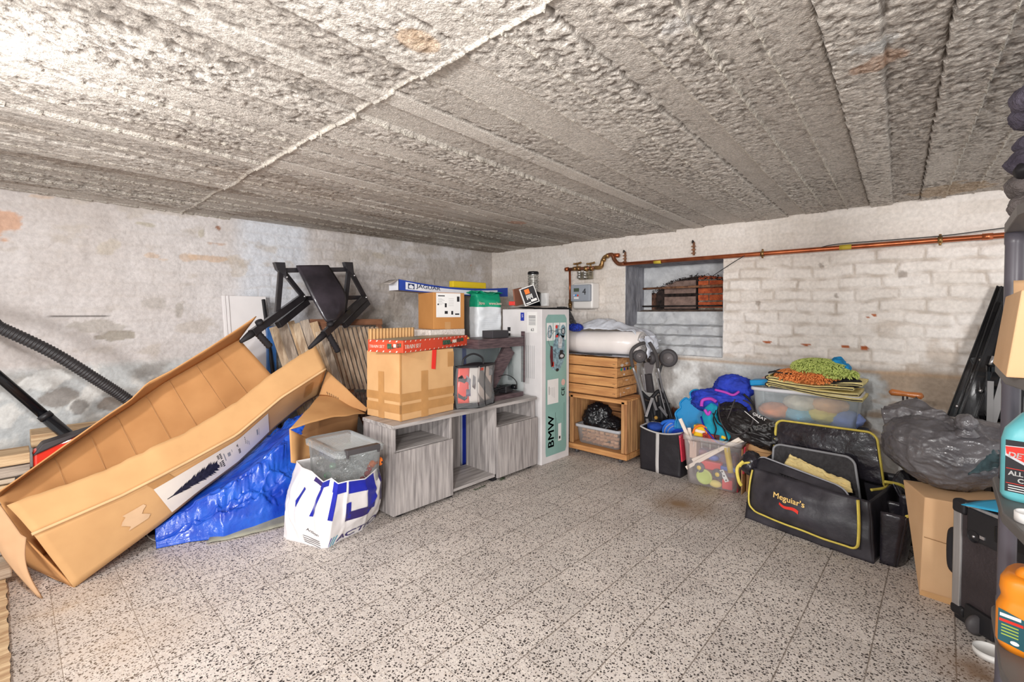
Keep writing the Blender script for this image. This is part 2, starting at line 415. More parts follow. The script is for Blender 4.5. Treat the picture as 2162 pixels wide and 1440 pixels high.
def chips(scale, thr, rad, off):
    mp = nd('ShaderNodeMapping'); mp.inputs['Location'].default_value = (off, off*2, 0); mp.inputs['Rotation'].default_value = (0,0,off)
    mp.inputs['Scale'].default_value = (1, 1, 0); L.new(OBJ, mp.inputs['Vector'])
    ns = nd('ShaderNodeTexNoise'); ns.inputs['Scale'].default_value = scale*.9; L.new(mp.outputs[0], ns.inputs['Vector'])
    ma = nd('ShaderNodeVectorMath', operation='MULTIPLY_ADD'); L.new(ns.outputs['Color'], ma.inputs[0]); ma.inputs[1].default_value = (1.1/scale,)*3; L.new(mp.outputs[0], ma.inputs[2])
    v = nd('ShaderNodeTexVoronoi', voronoi_dimensions='2D'); v.inputs['Scale'].default_value = scale; L.new(ma.outputs[0], v.inputs['Vector'])
    sp_ = nd('ShaderNodeSeparateColor'); L.new(v.outputs['Color'], sp_.inputs[0])
    r = mth('MULTIPLY', sp_.outputs[1], rad); inside = mth('LESS_THAN', v.outputs['Distance'], mth('ADD', r, rad*.45))
    return mth('MULTIPLY', inside, mth('GREATER_THAN', sp_.outputs[0], thr))
big = noisen(2.2, 4)
basec = mixn(mth('MULTIPLY', mth('SUBTRACT', big, .3), 2.0), lin((214,205,198)), lin((194,184,177)))
pale = chips(120, .5, .33, 3.3); basec = mixn(mth('MULTIPLY', pale, .5), basec, lin((238,230,220)))
tanc = chips(95, .72, .32, 7.7); basec = mixn(mth('MULTIPLY', tanc, .35), basec, lin((176,158,140)))
c1 = chips(88, .42, .25, 1.1); c2 = chips(150, .55, .25, 5.2)
dark = mth('MAXIMUM', c1, c2)
# the tiles' own tone and joints
sx = nd('ShaderNodeSeparateXYZ'); L.new(OBJ, sx.inputs[0])
tx = mth('DIVIDE', mth('ADD', sx.outputs[0], 10.0-1.21+.202*7), .202); ty = mth('DIVIDE', mth('ADD', sx.outputs[1], 10.0-.62+.203*5), .203)
w1 = nd('ShaderNodeTexWhiteNoise', noise_dimensions='2D'); cb = nd('ShaderNodeCombineXYZ')
L.new(mth('FLOOR', tx), cb.inputs[0]); L.new(mth('FLOOR', ty), cb.inputs[1]); L.new(cb.outputs[0], w1.inputs['Vector'])
hsv = nd('ShaderNodeHueSaturation'); L.new(basec, hsv.inputs['Color']); L.new(mth('ADD', mth('MULTIPLY', w1.outputs['Value'], .14), .93), hsv.inputs['Value'])
c = mixn(dark, hsv.outputs[0], lin((62,55,53)))
jn = noisen(30, 2)
def joint(t, w):
    f = mth('FRACT', t); dd = mth('MINIMUM', f, mth('SUBTRACT', 1, f)); return mth('LESS_THAN', dd, mth('MULTIPLY', jn, w))
jt = mth('MAXIMUM', joint(tx, .011), joint(ty, .02))
c = mixn(mth('MULTIPLY', jt, .75), c, lin((110,98,88)))
def spot(px, py, r, colr, k):
    global c
    p = atZ(px, py); n = nd('ShaderNodeVectorMath', operation='DISTANCE'); L.new(OBJ, n.inputs[0]); n.inputs[1].default_value = p
    f = mth('SUBTRACT', 1, mth('DIVIDE', n.outputs['Value'], r)); f = mth('MULTIPLY', mth('MAXIMUM', f, 0), mth('MULTIPLY', noisen(9, 4), 2*k)); 
    n2_ = nd('ShaderNodeClamp'); L.new(f, n2_.inputs[0]); c = mixn(n2_.outputs[0], c, lin(colr))
spot(1440,1065,.24,(150,122,92),.9); spot(230,1370,.35,(206,178,150),.32); spot(150,1280,.22,(214,182,146),.32); spot(2080,1430,.16,(140,110,84),.9); spot(1500,1035,.2,(160,130,100),.6); spot(1100,1060,.03,(70,100,40),.0)
L.new(c, b.inputs['Base Color']); b.inputs['Roughness'].default_value = .55
ra = nd('ShaderNodeMapRange'); ra.inputs[3].default_value = .38; ra.inputs[4].default_value = .7; L.new(noisen(12, 4), ra.inputs[0]); L.new(ra.outputs[0], b.inputs['Roughness'])
bp = nd('ShaderNodeBump'); bp.inputs['Strength'].default_value = .35; bp.inputs['Distance'].default_value = .003
L.new(mth('SUBTRACT', noisen(80, 3), jt), bp.inputs['Height']); L.new(bp.outputs[0], b.inputs['Normal'])
mb = MB(); mb.add([(-1.6,-1.6,0),(XR+.1,-1.6,0),(XR+.1,YL+.1,0),(-1.6,YL+.1,0)], [(0,1,2,3)], m); 
o = mb.build('floor'); struct(o)
me = o.data
for v in me.vertices: v.co += o.location     # keep object space equal to world space for the tile pattern
o.location = (0,0,0)
# ---- niche (reveals, stepped sill, back wall with the arched light shaft)
m_n = mat('niche_whitewash', (206,208,210), rough=.9, var=.10, vs=9, bump=.8, bs=35, col2=(176,178,182))
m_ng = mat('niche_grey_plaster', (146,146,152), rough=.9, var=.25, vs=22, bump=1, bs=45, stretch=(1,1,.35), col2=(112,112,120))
ND = .32; xb = XR+ND
mb = MB()
def rough_quad(p00, p10, p01, p11, m, nu=24, nv=24, amp=.008, n=(1,0,0)):
    n = V(n); mb.grid(lambda u, v: bil(p00, p10, p01, p11, u, v)+n*amp*(nz(bil(p00,p10,p01,p11,u,v), 14)+.5*nz(bil(p00,p10,p01,p11,u,v), 40))*min(1, 12*min(u,1-u,v,1-v)), nu, nv, m)
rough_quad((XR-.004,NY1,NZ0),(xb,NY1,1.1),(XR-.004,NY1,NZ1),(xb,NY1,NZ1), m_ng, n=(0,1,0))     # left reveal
rough_quad((XR-.004,NY0,NZ0),(xb,NY0,1.1),(XR-.004,NY0,NZ1),(xb,NY0,NZ1), m_n, n=(0,1,0))
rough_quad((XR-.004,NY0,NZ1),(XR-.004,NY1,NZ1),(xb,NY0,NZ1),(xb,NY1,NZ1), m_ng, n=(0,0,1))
steps = [(.775,.02),(.852,.035),(.928,.085),(1.005,.14),(1.12,.20)]      # (top z, how far back) of the stepped courses
zl = .775
for k in range(4):
    z0, x0 = steps[k]; z1 = steps[k+1][0]; xx = XR+steps[k+1][1]-.01
    rough_quad((xx,NY0,z0),(xx,NY1,z0),(xx+.008,NY0,z1-.012),(xx+.008,NY1,z1-.012), m_n, 50, 10, .022)
    xn = XR+(steps[k+2][1] if k < 3 else ND)
    rough_quad((xx+.008,NY0,z1-.012),(xx+.008,NY1,z1-.012),(xn,NY0,z1+.004),(xn,NY1,z1+.004), m_n if k < 3 else mat('sill_dust', (160,140,124), rough=.95, var=.3, vs=20, bump=1, bs=60), 30, 6, .006, (0,0,1))
rough_quad((XR-.004,NY0,.77),(XR-.004,NY1,.77),(XR+.03,NY0,.78),(XR+.03,NY1,.78), m_n, 30, 3, .004, (0,0,1))
# back wall around the arch
ya0 = atX(1376,620,xb).y; yc_ = atX(1474,600,xb).y; ya1 = 2*yc_-ya0; zb = 1.135
def arch(y):
    t = (y-yc_)/(ya0-yc_)
    return 1.27+.13*max(0, 1-t*t)**.8
K = 40
ys = [lerp(ya1, ya0, i/K) for i in range(K+1)]
vs, fs = [], []
for y in ys:
    za = arch(y)+.006*nz((y*30, 0, 0)); vs += [(xb, y, za), (xb, y, NZ1+.01), (xb+.09, y, za)]
for i in range(K): a_ = 3*i; fs += [(a_, a_+3, a_+4, a_+1), (a_, a_+2, a_+5, a_+3)]
mb.add(vs, fs, m_n, True)
rough_quad((xb,ya0,1.1),(xb,NY1+.01,1.1),(xb,ya0,NZ1),(xb,NY1+.01,NZ1), m_n, 6, 24, .004)
mb.add([(xb,ya0,1.1),(xb+.09,ya0,1.1),(xb+.09,ya0,1.3),(xb,ya0,1.3)], [(0,1,2,3)], mat('niche_side_brick', (120,84,68), var=.35, vs=40, rough=.9, bump=1, bs=60))
struct(mb.build('wall_niche'))
# brickwork and panels behind the arch
mb = MB(); xk = xb+.09
m_br = mat('red_brick', (196,96,52), rough=.9, var=.22, vs=30, bump=1, bs=80, col2=(150,66,40))
m_pl = mat('niche_brown_board', (142,118,108), rough=.9, var=.2, vs=22, bump=.6, bs=70, col2=(112,92,84))
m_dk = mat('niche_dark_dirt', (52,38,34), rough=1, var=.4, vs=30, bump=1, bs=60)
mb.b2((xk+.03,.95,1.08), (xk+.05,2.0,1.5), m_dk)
yb = atX(1474,620,xk).y
z = 1.135
for r in range(5):
    y = yb-(.0 if r % 2 else .09)
    y_ = yb
    while y_ > 1.0:
        w = .2 if (r % 2 == 0 or y_ < yb) else .09
        mb.b2((xk, y_-w+.008, z+.006), (xk+.035, y_, z+.052), m_br); y_ -= w
    z += .058
mb.b2((xk+.012,1.0,1.12), (xk+.03,yb,1.42), mat('old_mortar', (150,138,124), rough=1, var=.3, vs=40, bump=1, bs=60))
struct(mb.build('wall_light_shaft', bevel=.002))
mb = MB(); y1, y2 = atX(1468,620,xk-.01).y, atX(1402,620,xk-.01).y
for z0, z1 in ((1.135,1.235),(1.262,1.37)): mb.b2((xk-.005, y1, z0), (xk+.01, y2, z1), m_pl)
one(mb, 'shaft_board', 'weathered brown boards closing the arched opening beside the orange bricks', 'board', bevel=.002)
mb = MB(); a_ = atX(1355,610,xb-.02); b_ = V((xb-.02, 1.1, a_.z+.005))
mb.tube([a_, b_], .009, mat('rusty_iron', (150,106,76), rough=.8, var=.3, vs=40, bump=.6, bs=90, col2=(100,66,48)), 8, flat=.5)
one(mb, 'iron_bar', 'upper flat rusty iron bar across the arched opening in the wall niche', 'bar')
mb = MB(); a_ = atX(1349,647,xb-.03); b_ = V((xb-.03, 1.1, a_.z))
mb.tube([a_, b_], .007, mat('black_iron', (60,52,50), rough=.7, metal=.3, var=.3, vs=40, bump=.6, bs=90), 8); mb.ball(a_, .015, _M['black_iron'], 10)
one(mb, 'iron_rod', 'lower round black iron rod with a knob end on the niche sill', 'rod')
# cobweb-like debris under the arch
mb = MB()
for i in range(220):
    y = lerp(1.14, ya0, random.random()); p = V((xb-.01+random.uniform(0,.03), y, arch(y)+random.uniform(-.024,.006)))
    mb.tube([p, p+V((random.uniform(-.01,.02), random.uniform(-.02,.02), random.uniform(-.012,.016)))], random.uniform(.0008,.004), m_dk, 4)
tag(mb.build('arch_debris'), 'dark crumbling dirt and cobwebs under the arch of the niche', 'dirt', None, 'stuff')
# ------------------------------------------------------------------ light
w = bpy.data.worlds.new('world'); bpy.context.scene.world = w; w.use_nodes = True
bg = w.node_tree.nodes['Background']; bg.inputs[0].default_value = (1.0,.99,.985,1); bg.inputs[1].default_value = .95
def lamp(name, typ, loc, power, size, col=(1,1,1), rot=None):
    l = bpy.data.lights.new(name, typ); l.energy = power; l.color = col
    if typ == 'POINT': l.shadow_soft_size = size
    if typ == 'AREA': l.size = size
    o = bpy.data.objects.new(name, l); C.objects.link(o); o.location = loc
    if rot: o.rotation_euler = rot
    return o
lamp('ceiling_bulb', 'POINT', (-.25,1.45,1.42), 2, .035, (1,.975,.95)); lamp('second_ceiling_bulb', 'POINT', (-.02,.42,1.36), 5, .04, (1,.98,.96))
lamp('rear_fill_light', 'AREA', (-3.6,-2.9,1.35), 215, 1.3, (1,.985,.97), (math.radians(90), 0, math.radians(-49)))  # added soft fill far behind the camera, evens the brightness into the corner
def aim(p, t): return (V(t)-V(p)).to_track_quat('-Z', 'Y').to_euler()
pA, pB = (-.30,1.47,1.46), (-.10,.40,1.44)
lamp('flood_lamp', 'AREA', pA, 14.5, .09, (1,.98,.96), aim(pA, (1.9,2.9,.1))); lamp('second_flood_lamp', 'AREA', pB, 16, .09, (1,.98,.96), aim(pB, (3.0,1.3,1.15)))
sc = bpy.context.scene; sc.view_settings.view_transform = 'Standard'; sc.view_settings.look = 'None'
sc.view_settings.exposure = 0.29; sc.view_settings.gamma = 1; sc.view_settings.use_curve_mapping = False
# ================================================================== middle: the low cabinet and what stands on and behind it
m_gw = mat('grey_oak_laminate', (186,179,176), rough=.5, var=.2, vs=9, bump=.12, bs=30, stretch=(6,6,.45), col2=(134,128,127), detail=8)
m_gwt = mat('grey_oak_laminate_top', (190,184,181), rough=.45, var=.2, vs=9, bump=.1, bs=30, stretch=(.45,6,6), col2=(140,134,132), detail=8)
m_edge = mat('grey_edge_band', (172,166,164), rough=.5, var=.08, vs=20)
x0, x1, y0, y1, t = 1.378, 2.548, 2.136, 2.436, .018
xl, xr_ = 1.772, 2.150
tv = thing('tv_cabinet', 'long low grey wood-look cabinet with two closed doors and an open middle bay', 'cabinet', ((x0+x1)/2, (y0+y1)/2, 0))
def part(name, lo, hi, m, p, bevel=.0012, **k): return MB().b2(lo, hi, m).build(name, p, bevel=bevel, **k)
part('top_panel', (x0-.006,y0-.012,.482), (x1+.006,y1,.502), m_gwt, tv)
for a, b in ((x0,x0+t),(x1-t,x1)): part('side_panel', (a,y0,.012), (b,y1,.482), m_gw, tv)
for a in (xl, xr_): part('divider', (a-t/2,y0,.03), (a+t/2,y1-.02,.482), m_gw, tv)
part('bottom_panel', (x0+t,y0,.03), (x1-t,y1-.01,.048), m_gwt, tv)
part('shelf', (x0+t,y0+.01,.342), (xl-t/2,y1-.02,.358), m_gwt, tv); part('shelf', (xr_+t/2,y0+.01,.342), (x1-t,y1-.02,.358), m_gwt, tv)
mb = MB(); mb.b2((x0+t,y1-.012,.048),(xl-.05,y1-.004,.482), m_gw); mb.b2((xl-.045,y1-.012,.048),(2.095,y1-.004,.482), m_gw); mb.b2((xr_+.01,y1-.012,.048),(xr_+.2,y1-.004,.482), m_gw); mb.b2((xr_+.205,y1-.012,.048),(x1-t,y1-.004,.482), m_gw); mb.build('back_panel', tv)
part('door', (x0+.002,y0-.018,.022), (xl+.004,y0-.002,.356), m_gw, tv); part('door', (xr_-.001,y0-.018,.022), (x1+.010,y0-.002,.356), m_gw, tv)
for a in (x0+.05, xl, xr_, x1-.05):
    for b in (y0+.03, y1-.05): part('foot', (a-.02,b-.02,0), (a+.02,b+.02,.03), mat('black_plastic', (38,37,40), rough=.45, var=.1), tv)
# ---- cardboard
def card(name, col, col2=None, **k): return mat(name, col, rough=.85, var=.07, vs=5, bump=.15, bs=14, col2=col2, dist=.004, **k)
m_cb = card('cardboard', (214,170,120), (201,156,107)); m_cbd = card('cardboard_brown', (196,138,78), (186,128,70)); m_cbe = mat('cardboard_edge', (222,186,142), rough=.9, var=.3, vs=120)
m_tape = mat('packing_tape', (196,146,92), rough=.28, var=.08, vs=10, bump=.2, bs=30)
m_wh = mat('white_paper', (236,234,232), rough=.6, var=.03); m_ink = mat('black_ink', (36,34,38), rough=.6, var=0)
m_red = mat('red_orange_print', (226,76,46), rough=.45, var=.04, vs=8)
def box3(F, A, B, h, m, n=6, bulge=.0, mi=None):
    """box over floor-plan corner F with neighbours A and B (points), height h; returns (mb, frames of face FA and FB)"""
    F, A, B = V(F), V(A), V(B); u = A-F; v = B-F; up = V((0,0,h)); mb = MB()
    mb.hexa([F, F+up, F+v, F+v+up, F+u, F+u+up, F+u+v, F+u+v+up], m); return mb
def face(a, b, up=(0,0,1)):
    """frame on the face between base points a (left) and b (right) seen from outside; origin a"""
    a, b = V(a), V(b); x = (b-a).normalized(); n = x.cross(V(up)).normalized(); return frame(a+n*.0012, x, V(up), n)
def decal(mb, M, x0, y0, x1, y1, m, th=.0006): mb.add([(x0,y0,0),(x1,y0,0),(x1,y1,0),(x0,y1,0),(x0,y0,th),(x1,y0,th),(x1,y1,th),(x0,y1,th)], [(4,5,6,7),(0,1,5,4),(1,2,6,5),(2,3,7,6),(3,0,4,7)], m, M=M)
def dpoly(mb, M, pts, m, z=.0008): mb.add([(x, y, z) for x, y in pts], [tuple(range(len(pts)))], m, M=M)
def ell(cx, cy, rx, ry, n=18, a0=0, a1=2*math.pi): return [(cx+rx*math.cos(a0+(a1-a0)*i/n), cy+ry*math.sin(a0+(a1-a0)*i/n)) for i in range(n)]
def shifted(M, d): return M @ Matrix.Translation((0,0,d))
# big plain carton
F = V((1.456,2.178,.503)); Lc = F+V((-.036,.29,0)); Rc = F+V((.398,.026,0)); h = .378
bx = thing('cardboard_box', 'plain taped cardboard box on the left end of the grey cabinet', 'box', F+(Lc-F)/2+(Rc-F)/2)
o = box3(F, Lc, Rc, h, m_cb).build('body', bx, bevel=.004)
mb = MB()
fr = face(F, Rc); fl_ = face(Lc, F); wF = (Rc-F).length; wL = (F-Lc).length
for M_, w_ in ((fr, wF), (fl_, wL)):
    decal(mb, M_, 0, .04, w_, .088, m_tape); decal(mb, M_, 0, .105, w_, .150, m_tape, .0004)
    decal(mb, shifted(M_,.0005), w_*.36, .0, w_*.36+.05, h*.7, m_tape, .0004)
decal(mb, fr, 0, 0, .006, h, m_tape); decal(mb, fl_, wL-.006, 0, wL, h, m_tape)
decal(mb, fr, wF-.05, .27, wF, .36, m_tape)
mb.build('tape', bx)
mb = MB(); U, W = (Rc-F), (Lc-F)   # raised corrugated flap at the back
a_ = Lc+V((0.01,-.005,h)); b_ = a_+V((.335,.02,0))
mb.grid(lambda u, v: lerp(a_, b_, u)+V((0,0,.125*v))+V((.002,.006,0))*math.sin(u*90), 96, 4, card('cardboard_flap', (206,166,116), (196,154,104))); mb.build('flap', bx, solid=.003)
# train set box
TF = atZ(851,746,.883); TL = atZ(758,742,.883); TR = atZ(987,729,.883)
TF.z = TL.z = TR.z = .884
u = TR-TF; v_ = TL-TF; v_ = v_-u*(v_.dot(u)/u.dot(u)); TL = TF+v_.normalized()*.24; 
th = .066
tb = thing('train_set_box', 'flat red and white striped toy train set box lying on the cardboard box', 'box', TF+(TL-TF)/2+(TR-TF)/2)
box3(TF, TL, TR, th, m_red).build('body', tb, bevel=.002)
mb = MB(); cr = mat('cream_print', (248,232,216), rough=.5, var=.02); gr = mat('dark_green_print', (70,110,86), rough=.5, var=.3, vs=90); br_ = mat('train_brown_print', (120,86,70), rough=.5, var=.3, vs=90)
for a_, b_ in ((TF, TR), (TL, TF)):
    M_ = face(a_, b_); w_ = (b_-a_).length; k = 0; x = .012
    while x < w_-.02:
        for yy in (0.001, th-.009): mb.add([(x,yy,.0004),(x+.008,yy,.0004),(x+.014,yy+.008,.0004),(x+.006,yy+.008,.0004)], [(0,1,2,3)], cr, M=M_)
        x += .045
    tx_ = .012 if w_ > .4 else .01; sz = .036 if w_ > .4 else .026
    text(mb, 'TRAIN SET', sz*.86, cr, M_ @ Matrix.Translation((tx_, th*.46, .0006)), bold=.0003, align='LEFT', shear=.1)
    base = w_*.56; kl = w_*.37/.161
    for k, (l, hh, mm) in enumerate(((.055,.028,gr),(.012,.012,br_),(.03,.02,cr),(.03,.022,br_),(.022,.02,gr))):
        l = l*kl
        decal(mb, shifted(M_,.0004), base, th*.3+k*.003, base+l, th*.3+hh+k*.003, mm, .0003)
        for q in (.25,.75): dpoly(mb, shifted(M_,.0008), ell(base+l*q, th*.3+k*.003, .004, .004, 10), br_)
        base += l+.003
mb.build('printed_pattern', tb)
mb = MB(); Mt = frame(TF+V((0,0,th+.0008)), u, v_, (0,0,1)); ul, vl = u.length, .24
decal(mb, Mt, .012, .012, ul-.012, vl-.012, mat('train_lid_print', (176,160,140), rough=.35, var=.25, vs=14, col2=(120,134,112))); mb.build('lid_picture', tb)
mb = MB(); s_0 = lerp(TF, TR, .40); s_0.y = F.y+.0653*(s_0.x-F.x)-.008
mb.poly([s_0+V((-.012,0,.0)), s_0+V((.018,.0,.0)), s_0+V((.008,-.002,-.115)), s_0+V((-.020,-.002,-.11))], (0,-1,0), .0015, mat('red_ribbon', (222,50,40), rough=.4, var=.05)); mb.build('red_strip', tb)
mb = MB(); mb.ball(lerp(TF,TR,.99)+V((.012,.0,.03)), .022, mat('gold_foil', (214,168,92), rough=.35, metal=.3, var=.3, vs=50), 10, (.5,.5,1.2)); mb.build('torn_corner', tb)
# white tall carton behind the cabinet
wc = thing('white_carton', 'tall white carton with a blue stripe standing behind the grey cabinet', 'box', (2.2,2.62,0))
m_wc = mat('white_card', (222,226,232), rough=.6, var=.05, vs=4)
MB().b2((1.86,2.49,0), (2.55,2.76,.905), m_wc).build('body', wc, bevel=.003)
mb = MB(); q = atY(976,800,2.489); m_bl = mat('blue_print', (38,58,170), rough=.5, var=.06)
mb.b2((q.x,2.486,.01), (q.x+.035,2.4895,.9), m_bl); mb.b2((1.97,2.486,.885), (2.2,2.4895,.9), m_bl); mb.b2((2.2,2.486,.84), (2.38,2.489,.9), mat('pale_blue_print', (196,208,244), rough=.5)); 
q = atY(1027,715,2.489); mb.b2((q.x,2.484,.86), (q.x+.07,2.488,.9), mat('sky_blue_print', (30,140,220), rough=.5)); mb.build('printed_stripe', wc)
mb = MB(); mb.b2((1.90,2.50,.9055), (2.21,2.74,.985), mat('styrofoam', (238,228,220), rough=.9, var=.08, vs=60, bump=.5, bs=120))
one(mb, 'foam_slab', 'white foam slab between the tall white carton and the labelled cardboard box', 'foam', bevel=.006)
# labelled carton
F = V((1.965,2.545,.986)); R_ = F+V((.236,-.048,-.0)); L_ = F+V((.035,.22,0)); h = .252
lb = thing('labelled_cardboard_box', 'brown cardboard box with a white shipping label on the foam slab', 'box', F+(R_-F)/2+(L_-F)/2)
box3(F, L_, R_, h, m_cbd).build('body', lb, bevel=.003)
M_ = face(F, R_); mb = MB(); decal(mb, M_, .02, .082, .208, h-.004, m_wh)
m2 = shifted(M_, .0008)
for a in ((.034,.225,.085,.232),(.18,.19,.2,.226),(.085,.15,.1,.178),(.084,.105,.108,.125),(.165,.098,.198,.108),(.135,.1,.15,.125)): decal(mb, m2, *a, m_ink, .0002)
decal(mb, m2, .03, .165, .04, .175, m_ink, .0002)
for k in range(7): decal(mb, m2, .034, .21-.007*k, .034+.03+.01*(k%3), .2115-.007*k, mat('grey_ink', (150,150,152)), .0002)
for k in range(5): decal(mb, m2, .115+.0*k, .21-.012*k, .155, .2115-.012*k, _M['grey_ink'], .0002)
decal(mb, M_, .085, 0, .13, .05, m_tape); mb.build('label', lb)
# green and white sack
c0 = atY(1020,665,2.60); 
def sack(u, v):
    a = 2*math.pi*u; w = .12*(1-.08*abs(v-.5)); t_ = .07*(1 if v < .85 else 1-(v-.85)*3)
    ca, sa = math.cos(a), math.sin(a); e = .42
    p = V((w*abs(ca)**e*(1 if ca > 0 else -1), t_*abs(sa)**e*(1 if sa > 0 else -1), 0))
    p = rotz(-8) @ p
    return V((c0.x, 2.575, .907+.335*v))+p+V((.004,.006,.002))*nz((p.x*20, p.y*20, v*9), 1)*2
mb = MB(); m_sk = mat('white_sack_plastic', (226,230,234), rough=.4, var=.05, vs=10, bump=.4, bs=20); m_gr = mat('green_sack_print', (22,160,120), rough=.4, var=.08, vs=10, bump=.4, bs=20)
mb.grid(lambda u, v: sack(u, v*.70), 60, 22, m_sk, wrap=True); mb.grid(lambda u, v: sack(u, .70+v*.30), 60, 12, m_gr, wrap=True)
top = [sack(i/60, 1) for i in range(60)]; mb.add(top, [tuple(range(60))], m_gr)
sk = thing('sack', 'white plastic sack with a wide green band standing behind the dark wooden stand', 'bag', (c0.x,2.575,.906)); mb.build('body', sk)
mb = MB(); Ms = frame((c0.x,2.575,.907), rotz(-8) @ V((1,0,0)), (0,0,1), rotz(-8) @ V((0,-1,0)))
for s_t, x_ in (('Stro', -.085), ('www.koo', .04)):
    text(mb, s_t, .03, cr, Ms @ Matrix.Translation((x_, .335*.78, .074)), bold=.0008)
for k in range(12): decal(mb, Ms @ Matrix.Translation((0,0,.0715)), -.09, .05+.014*k, .09, .0508+.014*k, mat('faint_ink', (205,210,216)), .0004)
mb.build('lettering', sk)
mb = MB(); mb.grid(lambda u, v: V((c0.x-.14+.27*u, 2.515+.13*v, 1.245+.012*math.sin(u*9+v*3)+.01*nz((u*5,v*3,0)))), 24, 8, m_gr); mb.build('folded_top', sk, solid=.004)
# long printed box
JL = atY(842,601,2.655); JR = atY(1072,617,2.625); jl = (JR-JL).length
def sag(u): return -.030*math.sin(math.pi*u)*(1.0)
def jag(u, side, v):   # side 0 front..1 back, v 0 bottom..1 top
    p = lerp(JL, JR, u); return p+V((0,.11*side, -.036+.072*v+sag(u)*(.3+.7*v)))
jb = thing('long_printed_box', 'long narrow blue and white printed box sagging across the labelled box and sack', 'box', lerp(JL,JR,.5)+V((0,.05,-.05)))
m_jb = mat('horse_box_blue', (34,66,160), rough=.4, var=.08, vs=9); m_jw = mat('horse_box_white', (226,228,236), rough=.4, var=.05, vs=9); m_nv = mat('navy_print', (22,44,88), rough=.4, var=0)
mb = MB(); mb.grid(lambda u, v: jag(u,0,v), 30, 4, m_jb); mb.grid(lambda u, v: jag(u,v,1), 30, 4, mat('horse_box_lid', (120,122,136), rough=.4, var=.3, vs=14)); mb.grid(lambda u, v: jag(u,v,0), 30, 4, mat('grey_board', (150,150,156), rough=.7)); mb.grid(lambda u, v: jag(u,1,v), 30, 4, m_jw)
mb.add([jag(1,0,0),jag(1,1,0),jag(1,1,1),jag(1,0,1)], [(0,1,2,3)], m_jb); mb.build('body', jb)
mb = MB()
def jf(x, y, d=.0015): return jag(x, 0, y)+V((0,-d,0))
mb.grid(lambda u, v: jf(lerp(.05,.885,u), lerp(.12,.86-.10*sm(min(u*3,1)),v)), 30, 3, m_jw); mb.build('white_panel', jb)
mb = MB(); asp = jl/.072
text(mb, 'JAGUAR', .043, m_nv, None, bold=.0006, sx=1.28, align='LEFT', fn=lambda x, y: jf(.135+x/jl, .60+y/.072, .0025))
mb.add([jf(.068,.22,.0025),jf(.118,.22,.0025),jf(.118,.76,.0025),jf(.068,.76,.0025)], [(0,1,2,3)], m_nv)
mb.add([jf(.076,.3,.003),jf(.108,.25,.003),jf(.112,.5,.003),jf(.09,.68,.003),jf(.074,.52,.003)], [(0,1,2,3,4)], m_jw)
random.seed(3)
for k in range(16):    # leaping horses drawing, as loose ink strokes
    x = .68+.011*k+random.uniform(-.006,.006); y = .34+.16*math.sin(k*1.3)
    pts = [jf(x+.02*math.cos(q*.9+k)*q/4, y+.10*math.sin(q*.8+k*1.7)*q/3, .002) for q in range(5)]
    mb.tube(pts, .0014+.001*random.random(), m_nv, 4)
mb.build('lettering', jb)
mb = MB(); mb.grid(lambda u, v: bil(jag(0,0,0),jag(0,1,0),jag(0,0,1),jag(0,1,1),u,v)+V((-.004,0,0)), 3, 3, m_jw)
mb.build('end_panel', jb)
mb = MB(); mb.grid(lambda u, v: bil(jag(0,0,1),jag(0,1,1),jag(0,0,1)+V((-.075,-.015,-.035)),jag(0,1,1)+V((-.075,-.02,-.03)),u,v), 3, 3, mat('inner_grey_card', (176,168,162), rough=.8)); mb.build('open_flap', jb, solid=.002)
a_ = atY(955,601,2.82); b_ = atY(1025,602,2.82); mb = MB(); mb.b2((a_.x,2.81,a_.z-.02), (b_.x,2.86,b_.z+.018), mat('yellow_plastic', (236,204,40), rough=.4, var=.05)); o = one(mb, 'yellow_spirit_level', 'yellow bar lying behind the long blue and white box', 'tool', bevel=.006)
mb = MB(); mb.b2((a_.x-.12,2.82,.0), (b_.x+.12,2.845,a_.z-.021), mat('thin_grey_board', (176,172,170), rough=.7)); one(mb, 'grey_board', 'thin grey board standing behind the white carton, holding up the yellow bar', 'board')
# dark wooden stand with glass sides
m_dw = mat('dark_walnut_laminate', (104,86,88), rough=.45, var=.25, vs=14, bump=.1, bs=30, stretch=(1,1,7), col2=(72,58,62), detail=7)
SX0, SX1, SY0, SY1 = 2.035, 2.475, 2.165, 2.415
ds = thing('glass_sided_stand', 'dark wood stand with clear glass side panes at the right end of the grey cabinet', 'stand', ((SX0+SX1)/2,(SY0+SY1)/2,.5))
part('top', (SX0,SY0,.862), (SX1,SY1,.925), m_dw, ds); part('base', (SX0,SY0,.5035), (SX1,SY1,.535), m_dw, ds)
m_gl = clear_mat('clear_glass', (215,225,225), .05, .03)
part('glass_pane', (SX1+.0005,SY0+.005,.536), (SX1+.0065,SY1,.93), m_gl, ds, 0); part('glass_pane', (SX0+.006,SY1-.008,.536), (SX1-.002,SY1-.002,.861), m_gl, ds, 0)
part('upright_strip', (SX1+.007,SY0-.004,.60), (SX1+.013,SY0+.03,.965), m_dw, ds)
part('upright_strip', (SX1+.007,SY0+.12,.60), (SX1+.013,SY0+.16,.90), mat('grey_strip', (120,118,120), rough=.5, var=.2, vs=60), ds)
mb = MB(); mb.bar((2.16,2.235,.553), (2.405,2.235,.845), .105, .022, m_dw, (0,1,0)); o = one(mb, 'leaning_board', 'dark wooden board leaning slantwise inside the glass-sided stand', 'board', bevel=.001)
mb = MB(); mb.bar((2.245,2.30,.545), (2.435,2.30,.83), .07, .03, mat('grey_gloss', (96,96,104), rough=.2, var=.3, vs=8), (0,1,0)); one(mb, 'glossy_panel', 'glossy grey panel leaning behind the slanted dark board in the stand', 'panel', bevel=.002)
